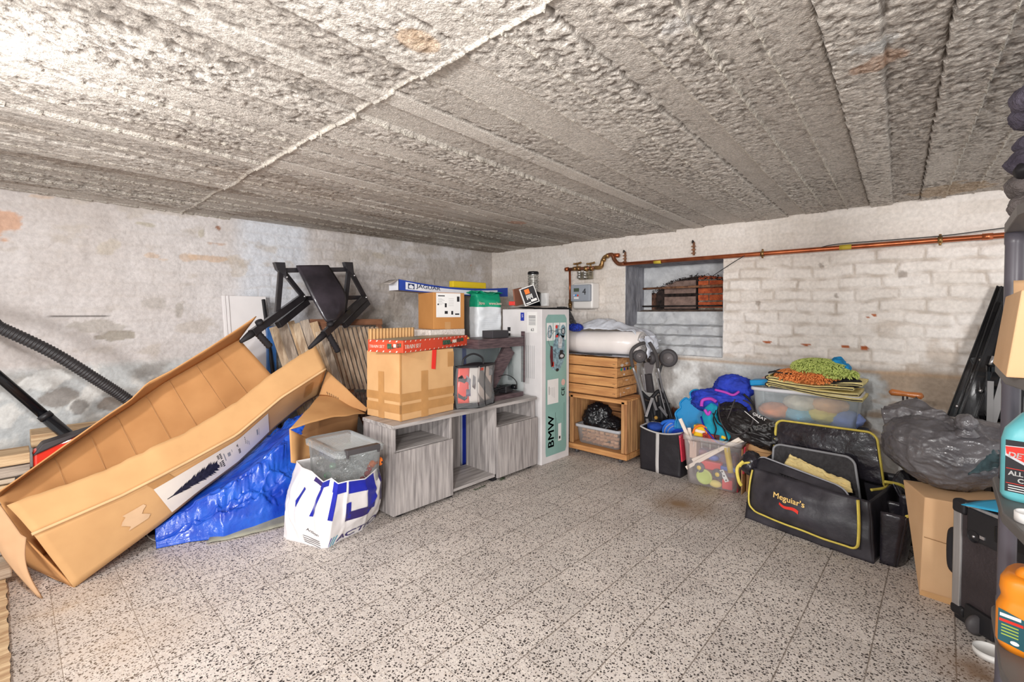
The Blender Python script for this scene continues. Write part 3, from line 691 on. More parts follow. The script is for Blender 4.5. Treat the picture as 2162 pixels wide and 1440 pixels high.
mb = MB(); mb.bar((2.36,2.26,.69),(2.41,2.26,.76),.012,.03,_M['yellow_plastic'],(0,1,0)); one(mb,'yellow_sticker_tag','small yellow tag on the leaning grey panel in the stand','tag')
# black device and cable tangle
m_bp = _M['black_plastic']; m_bg = mat('black_gloss', (22,22,26), rough=.18, var=.1)
dv = thing('black_device', 'small black device with a round knob lying on the base of the stand', 'device', (2.38,2.23,.535))
mb = MB(); mb.box((2.36,2.225,.562), (.10,.06,.05), m_bp, rotz(12)); mb.build('body', dv, bevel=.006)
mb = MB(); mb.lathe([(0,0),(.018,0),(.018,.03),(.012,.034),(0,.034)], m_bg, (2.40,2.20,.575), (0,-1,0)); mb.build('knob', dv)
random.seed(5); pts = []
for k in range(26): pts.append(V((2.2+.13*math.cos(k*1.1)*random.uniform(.5,1)+.06, 2.235+.045*math.sin(k*1.4), .548+.035*abs(math.sin(k*.8)))))
mb = MB(); mb.tube(spline(pts, 5), .0038, m_bp, 6); one(mb, 'black_cable', 'tangled black cable on the base of the glass-sided stand', 'cable')
mb = MB(); mb.tube(spline([(2.26,2.2,.66),(2.33,2.2,.665),(2.39,2.19,.64),(2.43,2.19,.60),(2.445,2.2,.55)],6), .003, m_bp, 6); one(mb,'thin_black_wire','single thin black wire arching over the device in the stand','cable')
mb = MB(); a_ = atY(1037,716,2.23); mb.box((a_.x+.075,2.25,.951), (.165,.10,.05), mat('charcoal_card', (62,60,64), rough=.6, var=.06), rotz(3)); one(mb, 'black_tray', 'low black open box on top of the dark wooden stand', 'box', bevel=.002)
for o_ in list(C.objects):    # the stand and what is in and on it sit a little further back and right
    if o_.name in ('glass_sided_stand','leaning_board','glossy_panel','yellow_sticker_tag','black_device','black_cable','thin_black_wire','black_tray'): o_.location = o_.location+V((.035,.048,0))
# clear bag with a red and black tool pack
BF = V((1.998,2.134,.504))                                   # front bottom corner
ux = V((.18,.045,0)); uy = V((-.125,.072,0)); hh = V((.01,.01,.262))
cb = thing('clear_tool_bag', 'clear zipped bag with a red and grey printed card leaning beside the cardboard box', 'bag', BF+ux/2+uy/2)
def cbp(u, v, w):   # rounded slab
    return BF+ux*u+uy*v+hh*w+(V((-.02,-.012,0))*math.sin(math.pi*w))
m_gp = mat('grey_print_card', (198,188,182), rough=.3, var=.06, vs=9, coat=.6); m_rp = mat('red_print_card', (226,72,50), rough=.3, var=.15, vs=9, coat=.6, col2=(200,50,36)); m_kp = mat('black_print_card', (40,24,28), rough=.3, var=.3, vs=30, coat=.5)
mb = MB(); mb.grid(lambda u, v: cbp(.05+.9*u,.03,.13+.85*v), 8, 12, m_gp); mb.grid(lambda u, v: cbp(.05,.03+.4*u,.13+.85*v), 5, 12, m_gp); mb.grid(lambda u, v: cbp(.05,.43+.5*u,.13+.85*v), 5, 12, m_rp); mb.build('printed_card', cb, solid=.002)
mb = MB()
mb.add([cbp(.045,.50+.4*a,.25+.55*b)+V((-.003,-.003,0)) for a, b in ((0,0),(.3,-.1),(1,.05),(1,.9),(.6,1),(.3,.82),(0,.9))], [tuple(range(7))], m_kp)
mb.add([cbp(.045,.35+.2*a,.30+.5*b)+V((-.004,-.004,0)) for a, b in ((0,0),(1,.0),(1,1),(0,.8))], [(0,1,2,3)], mat('lilac_grey_print', (126,118,138), rough=.3, var=.3, vs=20))
mb.add([cbp(.045,.12+.15*a,.45+.35*b)+V((-.004,-.004,0)) for a, b in ((.2,0),(1,.2),(.9,1),(.1,.85),(0,.3))], [tuple(range(5))], mat('grey_tool_print', (120,112,112), rough=.3, var=.2, vs=20))
mb.add([cbp(.10+.22*a,.02,.88+.06*b)+V((.001,-.003,0)) for a, b in ((0,0),(1,0),(1,1),(0,1))], [(0,1,2,3)], m_rp)
mb.add([cbp(.72+.2*a,.02,.72+.16*b)+V((.001,-.003,0)) for a, b in ((0,0),(1,0),(1,1),(0,1))], [(0,1,2,3)], _M['grey_ink']); mb.build('product_picture', cb)
m_cl = clear_mat('clear_pvc', (225,228,232), .10, .06); mb = MB(); mb.grid(lambda u, v: cbp(u,0,v)+V((.003,-.006,0))*math.sin(6*u+9*v), 12, 12, m_cl); mb.grid(lambda u, v: cbp(0,u,v)+V((-.006,.0,0))*math.sin(5*u+9*v), 12, 12, m_cl); mb.grid(lambda u, v: cbp(1,u,v), 6, 6, m_cl); mb.grid(lambda u, v: cbp(u,v,0), 6, 6, m_bp); mb.build('clear_shell', cb)
mb = MB(); E_ = lambda *a: cbp(*a)
for a, b in (((0,0,0),(1,0,0)),((1,0,0),(1,1,0)),((0,0,0),(0,1,0)),((.42,-.01,0),(.42,-.01,1)),((1,0,0),(1,0,1)),((0,1,0),(0,1,1))): mb.tube([cbp(*[lerp(a[i],b[i],k/8) for i in range(3)]) for k in range(9)], .0035, m_bp, 6)
mb.grid(lambda u, v: cbp(lerp(-.04,1.04,u), lerp(-.04,1.04,v), 1)+V((0,0,.016*math.sin(math.pi*u)*math.sin(math.pi*v))), 8, 8, m_bp)
mb.tube([cbp(-.03,v/8,.99) for v in range(9)]+[cbp(u/8,-.03,.99) for u in range(1,9)]+[cbp(1.03,v/8,.99) for v in range(9)], .008, m_bp, 6); mb.build('zipped_top', cb)
mb = MB(); a_ = cbp(.2,.85,1.0); b_ = cbp(.5,.15,1.0); mb.tube(spline([a_, a_+V((.01,0,.045)), lerp(a_,b_,.5)+V((0,0,.072)), b_+V((-.01,0,.045)), b_], 8), .006, m_bp, 8); mb.build('handle', cb)
# the tall turquoise-fronted box
bx0, bx1, by0, by1, bh = 2.592, 2.925, 2.112, 2.50, 1.125
bm = thing('ride_on_car_box', 'tall white box with a turquoise front picturing a child ride-on car', 'box', ((bx0+bx1)/2,(by0+by1)/2,0))
m_bw = mat('tall_box_white', (226,222,222), rough=.55, var=.06, vs=5)
MB().b2((bx0,by0,0), (bx1,by1,bh), m_bw).build('body', bm, bevel=.004)
Mf = face((bx0,by0,0), (bx1,by0,0)); w_ = bx1-bx0; m_tq = mat('turquoise_print', (142,182,174), rough=.5, var=.08, vs=4); mb = MB()
mb.add([(x,y,.0004) for x,y in ((.05,.05),(w_-.05,.05),(w_-.035,.08),(w_-.035,bh-.07),(w_-.06,bh-.04),(.07,bh-.04),(.045,bh-.07),(.045,.08))], [tuple(range(8))], m_tq, M=Mf); mb.build('turquoise_panel', bm)
mb = MB(); M1 = shifted(Mf, .0008)
up90 = Matrix.Rotation(math.pi/2, 4, 'Z')
text(mb, 'BMW', .098, m_ink, M1 @ Matrix.Translation((.112,.225,0)) @ up90, bold=.0016, sx=1.0, spacing=1.05)
for k in range(3): decal(mb, M1, .158+.012*k, .16, .160+.012*k, .36-.04*k, m_ink, .0002)
for k in range(2): decal(mb, M1, .262+.012*k, .16, .263+.012*k, .42, m_ink, .0002)
decal(mb, M1, .195, .14, .232, .27, m_wh, .0004); decal(mb, shifted(M1,.0005), .203,.155,.222,.175, m_ink, .0002)
decal(mb, M1, .065, .43, .195, .61, m_wh, .0004); decal(mb, shifted(M1,.0005), .082,.50,.087,.56, m_ink, .0002); 
for k in range(4): decal(mb, shifted(M1,.0005), .1+.015*k,.5-.01*k,.102+.015*k,.55, _M['grey_ink'], .0002)
text(mb, 'CE', .055, m_ink, M1 @ Matrix.Translation((.255,.505,0)) @ up90, bold=.0006)
dpoly(mb, M1, ell(.255,.575,.024,.024), mat('pink_print', (232,190,180))); mb.build('lettering', bm)
mb = MB(); M2 = shifted(M1,.0006); cB = mat('car_pale_blue', (150,184,196), rough=.4, var=.4, vs=40, col2=(86,110,122)); cD = mat('car_dark_red', (92,34,46), rough=.4, var=.1); cK = m_ink; cS = mat('car_silver', (210,212,216), rough=.4, var=.2, vs=60)
for k, x in enumerate((.055,.135,.215)):
    decal(mb, M1, x, bh-.23, x+.072, bh-.10, m_wh, .0004)
dpoly(mb, M2, ell(.091,bh-.165,.026,.05), cB); dpoly(mb, shifted(M2,.0003), ell(.088,bh-.165,.012,.04), cS)
dpoly(mb, M2, [(.15,bh-.21),(.195,bh-.2),(.2,bh-.12),(.16,bh-.115)], cB); dpoly(mb, shifted(M2,.0003), ell(.17,bh-.13,.014,.014), _M['red_ribbon']); dpoly(mb, shifted(M2,.0003), ell(.175,bh-.2,.016,.01), _M['red_ribbon'])
dpoly(mb, M2, ell(.251,bh-.165,.033,.05), cB); dpoly(mb, shifted(M2,.0003), ell(.251,bh-.165,.022,.026), cK); dpoly(mb, shifted(M2,.0006), ell(.251,bh-.165,.014,.018), cS)
dpoly(mb, M2, [(.12,.68),(.21,.67),(.26,.74),(.275,.83),(.265,.93),(.24,1.0-.07),(.2,.955),(.16,.93),(.13,.86),(.115,.77)], cB)
dpoly(mb, shifted(M2,.0003), [(.19,.84),(.23,.83),(.245,.9),(.215,.93),(.19,.9)], cS); dpoly(mb, shifted(M2,.0003), [(.2,.75),(.245,.76),(.25,.82),(.21,.82)], cK)
dpoly(mb, shifted(M2,.0004), ell(.235,.775,.038,.022), cK); dpoly(mb, shifted(M2,.0007), ell(.235,.775,.024,.013), cS)
dpoly(mb, shifted(M2,.0003), [(.105,.70),(.13,.71),(.125,.85),(.1,.86),(.092,.78)], cD); dpoly(mb, shifted(M2,.0003), [(.12,.70),(.14,.705),(.138,.74),(.12,.735)], _M['red_ribbon']); dpoly(mb, shifted(M2,.0003), ell(.18,.675,.02,.012), cK)
for pts in ([(.19,.95),(.12,.97),(.07,.96),(.06,.93),(.09,.92),(.14,.96),(.22,.975),(.255,.95),(.24,.9)], [(.07,.9),(.09,.86),(.14,.82),(.19,.79)]):
    mb.tube([M2 @ V((x,y,.001)) for x, y in spline([V((a,b,0)) for a, b in pts], 5) and [(q.x,q.y) for q in spline([V((a,b,0)) for a, b in pts], 5)]], .0012, cK, 4)
mb.build('car_picture', bm)
mb = MB(); Ml = face((bx0,by1,0), (bx0,by0,0)); wl = by1-by0
decal(mb, Ml, wl-.20, bh-.085, wl-.165, bh-.025, m_bl); text(mb, 'S', .03, m_wh, Ml @ Matrix.Translation((wl-.182,bh-.05,.001)))
decal(mb, Ml, wl-.135, bh-.17, wl-.04, bh-.02, m_wh)
for k in range(9): decal(mb, shifted(Ml,.0006), wl-.12, bh-.115+.008*k-.0, wl-.055, bh-.111+.008*k, m_ink if k > 6 else _M['grey_ink'], .0002)
text(mb, '63', .03, m_ink, Ml @ Matrix.Translation((wl-.085,bh-.15,.001)))
for k in range(4): decal(mb, Ml, .055, bh-.30+.045*k, .085, bh-.27+.045*k, m_ink)
for k in range(6): decal(mb, Ml, wl-.16+.018*k, .62, wl-.157+.018*k, .86, _M['grey_ink'])
mb.build('side_label', bm)
# on top of it: black cloth, small box, glass lantern
m_ck = mat('black_cloth', (34,32,36), rough=.85, var=.2, vs=30, bump=.5, bs=60)
TZ = bh+.003
def clothtop(u, v):
    x = lerp(bx0+.03, bx1+.025, u); y = lerp(by0-.01, by1-.03, v)
    z = TZ+.005+.008*max(0,nz((x*9,y*9,1)))+.03*max(0, nz((x*6,y*5,3)))*(1-u)*v
    if x > bx1: z -= .02*sm((x-bx1)/.02)
    return V((x, y, z))
mb = MB(); mb.grid(clothtop, 30, 24, m_ck); one(mb, 'black_cloth', 'crumpled black cloth spread over the top of the tall turquoise box', 'cloth', solid=.003)
Z2 = TZ+.012
LN = thing('glass_lantern', 'tall ribbed glass cylinder lamp on a black base on top of the tall box', 'lamp', (2.745,2.32,Z2+.006))
c_ = V((2.745,2.32,Z2+.012)); a1 = atX(1124,650,2.775)
mb = MB(); mb.lathe([(0,0),(.058,0),(.058,.10),(.05,.106),(0,.106)], m_bg, c_, seg=28); mb.build('base', LN)
rg = [(.040+.0025*math.sin(k*1.5), .107+k*.0045) for k in range(30)]
mb = MB(); mb.lathe(rg, mat('ribbed_glass', (206,204,198), rough=.15, metal=.65, var=.3, vs=60), c_, seg=28); mb.build('glass_cylinder', LN)
mb = MB(); mb.lathe([(0,.24),(.043,.24),(.043,.256),(.036,.262),(0,.262)], m_bg, c_, seg=28); mb.build('cap', LN)
mb = MB(); mb.b2((2.815,2.24,Z2+.012), (2.835,2.31,Z2+.11), m_wh); one(mb, 'white_card_box', 'small white card standing right behind the lantern base', 'box')
sb = thing('small_printed_box', 'small black and white printed box with an orange square, leaning by the lantern', 'box', (2.645,2.275,Z2))
Rb = rotz(-38) @ roty(-20); cc = V((2.645,2.275,Z2+.088))
mb = MB(); mb.box(cc, (.115,.03,.135), m_wh, Rb); mb.build('body', sb, bevel=.002)
Mb = frame(cc+Rb @ V((-.0575,-.0156,-.0675)), Rb @ V((1,0,0)), Rb @ V((0,0,1)), Rb @ V((0,-1,0))); mb = MB()
decal(mb, Mb, .006,.006,.108,.128, m_ink); decal(mb, shifted(Mb,.0006), .03,.082,.066,.118, mat('orange_plastic', (242,124,40), rough=.35, var=.04)); 
for k in range(5): decal(mb, shifted(Mb,.0006), .03+.01*k, .04+.008*(k%2), .036+.01*k, .075, m_wh, .0003)
decal(mb, shifted(Mb,.0006), .012,.012,.05,.02, m_wh, .0003); decal(mb, shifted(Mb,.0006), .055,.016,.1,.034, m_wh, .0003); mb.build('front_print', sb)
mb = MB(); mb.box((2.66,2.40,Z2+.08), (.10,.012,.13), mat('brown_card', (150,100,80), rough=.7), rotz(5) @ roty(-10)); one(mb, 'brown_card', 'brown card leaning behind the small printed box', 'card')
mb = MB(); mb.box((2.625,2.42,Z2+.03), (.05,.05,.03), _M['red_ribbon'], rotz(20)); one(mb, 'red_packet', 'small red packet among the black cloth on the tall box', 'packet', bevel=.003)
mb = MB()   # ribbed strap hanging off the right side
mb.grid(lambda u, v: V((lerp(bx1-.04, bx1+.17, v), 2.20-.03*v-.055*u, TZ+.014+.002*math.sin(v*70)-.17*sm((v-.15)/.85))) , 24, 20, mat('grey_webbing', (92,90,90), rough=.8, var=.35, vs=70, bump=.6, bs=120, col2=(40,40,42)))
one(mb, 'ribbed_strap', 'wide grey ribbed strap hanging over the right edge of the tall box', 'strap', solid=.006)
# ================================================================== left: the long open carton, tarpaulins, tub, tools, timber
m_in = card('cardboard_inside', (206,152,98), (192,138,86)); m_out = card('cardboard_outside', (212,166,114), (200,154,104))
def pxrow(pts, y0, y1, n=24):
    """pixel outline -> real points, depth running from y0 at its left to y1 at its right, resampled"""
    a = pts[0][0]; b = pts[-1][0]; r = [atY(px, py, lerp(y0, y1, (px-a)/(b-a))) for px, py in pts]
    d = [0]
    for i in range(1, len(r)): d.append(d[-1]+(r[i]-r[i-1]).length)
    out = []
    for k in range(n+1):
        s = d[-1]*k/n; i = 0
        while i < len(r)-2 and d[i+1] < s: i += 1
        out.append(lerp(r[i], r[i+1], (s-d[i])/max(1e-6, d[i+1]-d[i])))
    return out
NB = 48
bot = pxrow([(156,1241),(250,1172),(339,1106),(420,1040),(500,980),(580,903),(644,850),(672,834)], 2.543, 2.93, NB)
seam = pxrow([(69,1127),(160,1088),(257,1046),(330,1009),(399,973),(500,918),(594,839),(688,779)], 2.55, 2.76, NB)
jagp = pxrow([(14,1067),(100,1036),(197,1003),(293,959),(390,913),(428,890),(500,849),(542,814),(569,794),(617,759),(667,731)], 2.60, 2.83, NB)
foldp = pxrow([(-4,1050),(32,1021),(151,938),(230,885),(275,857),(345,808),(430,760),(505,716)], 2.86, 3.03, NB)
outp = pxrow([(-8,1042),(28,1018),(150,931),(228,876),(275,845),(312,808),(367,780),(440,735),(500,696),(541,668)], 2.74, 2.86, NB)
bkb = [V((lerp(bot[i].x, foldp[i].x, .62)+lerp(0,.10,i/NB), foldp[i].y-.02, max(.012, bot[i].z+.03))) for i in range(NB+1)]
lbx = thing('long_cardboard_box', 'very long open cardboard box tipped up on its end, with a tree picture label', 'box', (bot[0].x, bot[0].y, 0))
def loft(mb, r0, r1, nv, m, amp=.004, s=9, edge=0):
    n = len(r0)-1
    mb.grid(lambda u, v: lerp(r0[round(u*n)], r1[round(u*n)], v)+V((.3,1,.2))*amp*nz(lerp(r0[round(u*n)], r1[round(u*n)], v), s)*math.sin(math.pi*min(max(v,.02),.98)), n, nv, m)
mb = MB(); loft(mb, bot, seam, 10, m_out, .010, 5); mb.build('front_panel', lbx, solid=.005)
mb = MB(); random.seed(11); jj = [p+V((0,0,random.uniform(-.004,.004))) for p in jagp]
loft(mb, seam, jj, 8, m_out, .010, 6); mb.build('front_flap', lbx, solid=.005)
mb = MB(); mb.tube([p+V((-.003,-.008,.001)) for p in seam], .0065, mat('fold_tan', (226,186,138), rough=.85), 8); mb.build('fold_ridge', lbx)
mb = MB(); loft(mb, bkb, foldp, 14, m_in, .014, 7); mb.build('back_panel', lbx, solid=.005)
mb = MB(); loft(mb, foldp, outp, 4, m_in, .002, 8); mb.build('back_flap', lbx, solid=.005)
mb = MB(); loft(mb, bot, bkb, 5, m_in, .004, 8); mb.build('bottom_panel', lbx, solid=.004)
mb = MB()
for k in (8, 14, 19, 25, 30, 36, 41):     # pressed creases inside
    mb.tube([lerp(bkb[k], foldp[min(NB,k+1)], v/8)+V((-.002,-.010,.002)) for v in range(9)], .0011, mat('crease_tan', (214,166,116), rough=.9), 4)
mb.build('inner_creases', lbx)
def at(u, v, d=.006):
    i = u*NB; i0 = min(int(i), NB-1); b_ = lerp(bot[i0], bot[i0+1], i-i0); s_t = lerp(seam[i0], seam[i0+1], i-i0); p = lerp(b_, s_t, v)
    t = (bot[i0+1]-bot[i0]).normalized(); n = t.cross((s_t-b_).normalized()); n = n if n.y < 0 else -n
    return p+V((.3,1,.2))*.010*nz(p, 5)*math.sin(math.pi*min(max(v,.02),.98))+n.normalized()*(d)
def pv(px, py):   # find panel coordinates under a picture point
    best = None
    for i in range(0, 101):
        for j in range(0, 41):
            p = at(i/100, j/40); d = p-EYE; z = d.dot(FW); x = PX+FPX*d.dot(RT)/z; y = PY-FPX*d.dot(UP)/z; e = (x-px)**2+(y-py)**2
            if best is None or e < best[0]: best = (e, i/100, j/40)
    return best[1:]
cA = pv(327,1032); cB_ = pv(361,1083); cC = pv(567,873); cD_ = pv(567,911)
def lab(u, v, d=.0075):
    a = lerp(V((cA[0],cA[1],0)), V((cC[0],cC[1],0)), u); b = lerp(V((cB_[0],cB_[1],0)), V((cD_[0],cD_[1],0)), u); q = lerp(b, a, v); return at(q.x, q.y, d)
mb = MB(); mb.grid(lambda u, v: lab(u, v), 30, 6, mat('label_paper', (236,226,214), rough=.55, var=.03)); mb.build('label', lbx)
mb = MB(); m_fir = mat('fir_print', (42,40,58), rough=.6, var=.3, vs=60); random.seed(21)
LL = (lab(1,.5)-lab(0,.5)).length; LW = (lab(.2,1)-lab(.2,0)).length
for k in range(26):      # printed fir tree lying along the label
    t = .08+k/25*.36; wd = .10+.62*min(1, max(0, k/25))**.8*(1 if k < 21 else 1-(k-21)*.13)
    for s_ in (-1, 1):
        for q in range(2):
            w2 = wd*random.uniform(.7,1.1)*.5; t2 = t+random.uniform(-.01,.01)
            mb.add([lab(t2-.012,.47,.0082), lab(t2+.020,.47,.0082), lab(t2+.022,.47+s_*w2*.7,.0082), lab(t2+.034,.47+s_*w2,.0082), lab(t2+.004,.47+s_*w2*.6,.0082)], [(0,1,2,3,4)], m_fir)
mb.add([lab(.03,.49,.0082), lab(.10,.49,.0082), lab(.10,.44,.0082), lab(.03,.47,.0082)], [(0,1,2,3)], m_fir); mb.build('tree_picture', lbx)
mb = MB()
for u0, v0, u1, v1, mm in ((.475,.66,.492,.86,m_ink),(.497,.60,.512,.88,m_ink),(.475,.28,.490,.52,m_ink),(.495,.22,.512,.54,m_ink),(.528,.4,.536,.9,_M['grey_ink']),(.56,.5,.585,.75,_M['grey_ink']),(.60,.6,.604,.8,_M['grey_ink']),
      (.655,.30,.675,.55,m_ink),(.66,.62,.664,.9,_M['grey_ink']),(.65,.7,.662,.8,m_ink),(.735,.5,.74,.9,m_ink),(.75,.4,.755,.7,_M['grey_ink']),(.765,.3,.77,.6,_M['grey_ink']),(.86,.4,.875,.8,_M['grey_ink']),(.885,.3,.888,.85,_M['grey_ink'])):
    n_ = 4 if mm is m_ink else 1
    for k in range(n_):
        a_, b_ = lerp(v0, v1, k/n_+.03), lerp(v0, v1, (k+.75)/n_); mb.add([lab(u0,a_,.0082),lab(u1,a_,.0082),lab(u1,b_,.0082),lab(u0,b_,.0082)], [(0,1,2,3)], mm)
mb.build('label_lettering', lbx)
mb = MB(); mb.grid(lambda u, v: at(lerp(.30,.365,u)-.03*v, lerp(.55,.96,v), .0068), 6, 8, m_tape); mb.build('tape_patch', lbx); mb = MB(); mb.grid(lambda u, v: at(lerp(.175,.235,u)+.01*math.sin(9*v), lerp(.30,.62,v), .0068), 6, 6, mat('peeled_paper', (222,186,148), rough=.8, var=.1)); mb.build('peeled_patch', lbx); mb = MB(); mb.grid(lambda u, v: at(lerp(.90,.94,u), lerp(.35,.8,v), .0068), 4, 6, m_tape); mb.build('tape_patch', lbx)
# left end flap hanging to the floor
fa = [atY(-14,1048,2.62), atY(10,1080,2.58), atY(44,1128,2.545), atY(56,1135,2.54)]
fb = [atY(8,1175,2.60), atY(36,1210,2.57), atY(80,1259,2.535), atY(90,1263,2.53)]
mb = MB(); mb.grid(lambda u, v: lerp(along(fa,u), along(fb,u), v)+V((-.02,0,.01))*math.sin(math.pi*v), 12, 14, card('cardboard_flap_pale', (206,166,128), (192,150,112))); o = mb.build('end_flap', lbx, solid=.006)
fc = [atY(44,1128,2.56), bot[0]+V((0,.01,.0))]; fd = [foldp[0]+V((0,-.03,-.02)), bkb[0]]
mb = MB(); mb.grid(lambda u, v: bil(fc[0],fc[1],fd[0],fd[1],u,v), 8, 8, m_in); mb.build('end_flap', lbx, solid=.005)
# second, smaller opened carton beside it
P1 = atY(691,782,2.84); P2 = atY(772,869,2.60); P3 = atY(611,906,2.44); P4 = atY(676,836,2.82); P5 = atY(745,866,2.68)
cc_ = thing('opened_carton', 'small torn cardboard carton lying open on its side with a recycling mark', 'box', (P3.x+.1, 2.62, 0))
m_c2 = card('cardboard_torn', (210,162,108), (196,146,94))
def wr(p, a=.012, s=8): return p+V((.4,1,.6))*a*nz(p, s, 4)
mb = MB(); mb.grid(lambda u, v: wr(bil(P3, P2+V((0,-.01,-.01)), P4, P5+V((-.01,.02,.03)), u, v)+V((0,0,.015))*math.sin(math.pi*u)), 24, 18, m_c2); mb.build('main_panel', cc_, solid=.005)
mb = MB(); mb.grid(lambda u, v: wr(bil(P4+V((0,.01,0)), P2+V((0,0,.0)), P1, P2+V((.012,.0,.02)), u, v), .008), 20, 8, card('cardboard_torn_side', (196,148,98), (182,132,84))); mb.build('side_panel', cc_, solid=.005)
Q1 = atY(614,976,2.46); Q2 = atY(651,982,2.52); P3b = atY(660,930,2.56)
mb = MB(); mb.grid(lambda u, v: wr(bil(Q1, Q2, P3, P3b, u, v)+V((0,-.012,0))*math.sin(u*7), .006), 16, 12, m_c2); mb.build('lower_flap', cc_, solid=.005)
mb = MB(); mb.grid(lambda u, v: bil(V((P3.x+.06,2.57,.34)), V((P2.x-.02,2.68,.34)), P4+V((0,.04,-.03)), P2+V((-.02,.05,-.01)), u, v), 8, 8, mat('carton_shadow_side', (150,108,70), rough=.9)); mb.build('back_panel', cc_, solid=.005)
mb = MB(); cm = bil(P3, P2, P4, P5, .50, .10)
c_ = atY(676,901,2.55)
Mr = frame(bil(P3,P2,P4,P5,.47,.16)+V((0,-.008,.012)), P2-P3, P4-P3); rr_ = .014
for k in range(3):
    a_ = k*2.094; mb.tube([Mr @ V((rr_*math.cos(a_+q*.32), rr_*math.sin(a_+q*.32), .0)) for q in range(6)], .0022, m_ink, 4)
for k in range(6): s0 = bil(P4,P2,P1,P2,.10+.05*k,.25); mb.tube([s0+V((0,-.006,0)), s0+V((.02,-.008,-.055))], .0012, m_ink, 4)
mb.build('printed_marks', cc_)
# ---- blue tarpaulin heap
m_tp = mat('blue_tarpaulin', (38,98,208), rough=.24, var=.12, vs=7, bump=.5, bs=26, coat=.3, col2=(24,62,176), dist=.012)
tf = [atZ(330,1160), atZ(400,1146), atZ(470,1138), atZ(540,1118), atZ(600,1098), atZ(640,1082)]; tf = [V((p.x,p.y,0)) for p in tf]+[V((1.04,2.55,0))]
def zbx(x): 
    for i in range(NB):
        if bot[i].x <= x <= bot[i+1].x: return lerp(bot[i].z, bot[i+1].z, (x-bot[i].x)/(bot[i+1].x-bot[i].x))
    return 0 if x < bot[0].x else bot[NB].z
def tedge(p, w): p = p+V((nz(p,1,1),nz(p,1,2),nz(p,1,3)))*.5; d_ = noise.voronoi(p)[0]; return max(0, 1-(d_[1]-d_[0])/w)
prof = [(0,0),(.03,.30),(.12,.62),(.28,.86),(.5,1),(1,.9)]
def tarp(u, v):
    f = along(tf, u); bk = V((lerp(.46,1.36,u), lerp(2.78,2.96,u), 0)); p = lerp(f, bk, v)
    for (a, b), (c, d) in zip(prof, prof[1:]):
        if a <= v <= c: hN = lerp(b, d, sm((v-a)/(c-a))); break
    top = max(lerp(.05,.30,sm(u*1.15)), zbx(p.x)*.95 if v > .25 else 0); h = top*hN
    q = V((p.x*1.0, p.y*1.5, h*1.2)); e = math.sin(math.pi*min(1,u*1.03))*min(1, v*9+.12)
    fold = ridge(q+V((.1,.2,0)), 5.5, 1, 3); big = nz(q, 3.4, 6)
    h2 = h+e*(.050*fold+.055*big+.010*ridge(q,16,7,2)+.022*tedge(q*7, .22)+.012*tedge(q*17, .25))*min(1,h/.07+.3)
    zl = zbx(p.x)-.02 if p.y > 2.60 else 9
    h2 = max(.004, min(h2, zl) if v > .35 else min(h2, zl+.02))
    return V((p.x+.02*fold*e, p.y-.03*big*e*(1-v)-.02*fold*e*(1-v), h2))
mb = MB(); mb.grid(tarp, 190, 120, m_tp); one(mb, 'blue_tarpaulin', 'crumpled shiny blue tarpaulin heaped under the long cardboard box', 'tarpaulin', solid=.002)
mb = MB(); g0 = [atZ(435,1150), atZ(500,1137), atZ(560,1122), atZ(625,1106), atZ(660,1096)]
mb.grid(lambda u, v: V((along(g0,u).x+.10*v, along(g0,u).y+.14*v, .006+.035*v+.004*nz((u*9,v*4,0)))), 30, 6, mat('grey_green_tarpaulin', (160,158,142), rough=.5, var=.15, vs=9, bump=.4, bs=40))
one(mb, 'grey_tarpaulin', 'flat grey green tarpaulin edge showing beneath the blue tarpaulin', 'tarpaulin', solid=.003)
mb = MB(); a_ = atZ(322,1130); mb.grid(lambda u, v: V((a_.x-.03+.16*u, a_.y+.0+.15*v, .004+.07*math.sin(math.pi*u)*sm(v*3)+.01*nz((u*5,v*5,2)))), 16, 12, mat('black_bag', (24,25,28), rough=.35, var=.1)); one(mb, 'black_pouch', 'small black pouch on the floor between the long box and the blue tarpaulin', 'pouch')
mb = MB(); mb.tube(spline([atZ(306,1124,.03), atZ(318,1137,.012), atZ(335,1142,.006), atZ(350,1138,.01)], 8), .003, mat('white_cable', (200,196,190), rough=.5), 6); one(mb, 'white_cable', 'thin white cable lying in front of the small black pouch', 'cable')
# ---- white shopping bag and the clear tub standing in it
fr_b = [V((.905,2.36,0)), atZ(606,1139), atZ(640,1147), atZ(678,1159), atZ(694,1157), atZ(725,1138), atZ(762,1121), atZ(790,1097), V((1.325,2.26,0)), V((1.30,2.40,0)), V((1.12,2.46,0)), V((.97,2.45,0))]
fr_t = [V((.985,2.32,.335)), V((.985,2.22,.34)), V((.985,2.10,.32)), atY(700,1008,2.02), atY(714,1019,2.0), atY(735,1014,2.0), atY(770,1010,2.01), atY(796,987,2.06), V((1.315,2.2,.33)), V((1.305,2.40,.33)), V((1.15,2.44,.33)), V((1.0,2.43,.34))]
def bagp(u, v, d=0):
    n = len(fr_b); x = (u % 1)*n; i = int(x) % n; f = x-int(x); s_ = sm(f)*.35+f*.65
    b_ = lerp(fr_b[i], fr_b[(i+1) % n], s_); t_ = lerp(fr_t[i], fr_t[(i+1) % n], s_)
    cx_, cy_ = 1.12, 2.24; p = lerp(b_, t_, v); r = V((p.x-cx_, p.y-cy_, 0)); r.normalize()
    q = V((p.x*1.2, p.y*1.2, p.z*.6)); cr_ = tedge(q*6, .2); k = math.sin(math.pi*min(.96,max(v,.04)))
    return p+r*(.020*k+.016*ridge(q, 7, 3, 2)*k+.006*nz(q, 16, 2)*k+.010*cr_*k+d)
m_bagw = mat('white_bag_plastic', (236,232,232), rough=.35, var=.03, vs=6, bump=.25, bs=18, dist=.008)
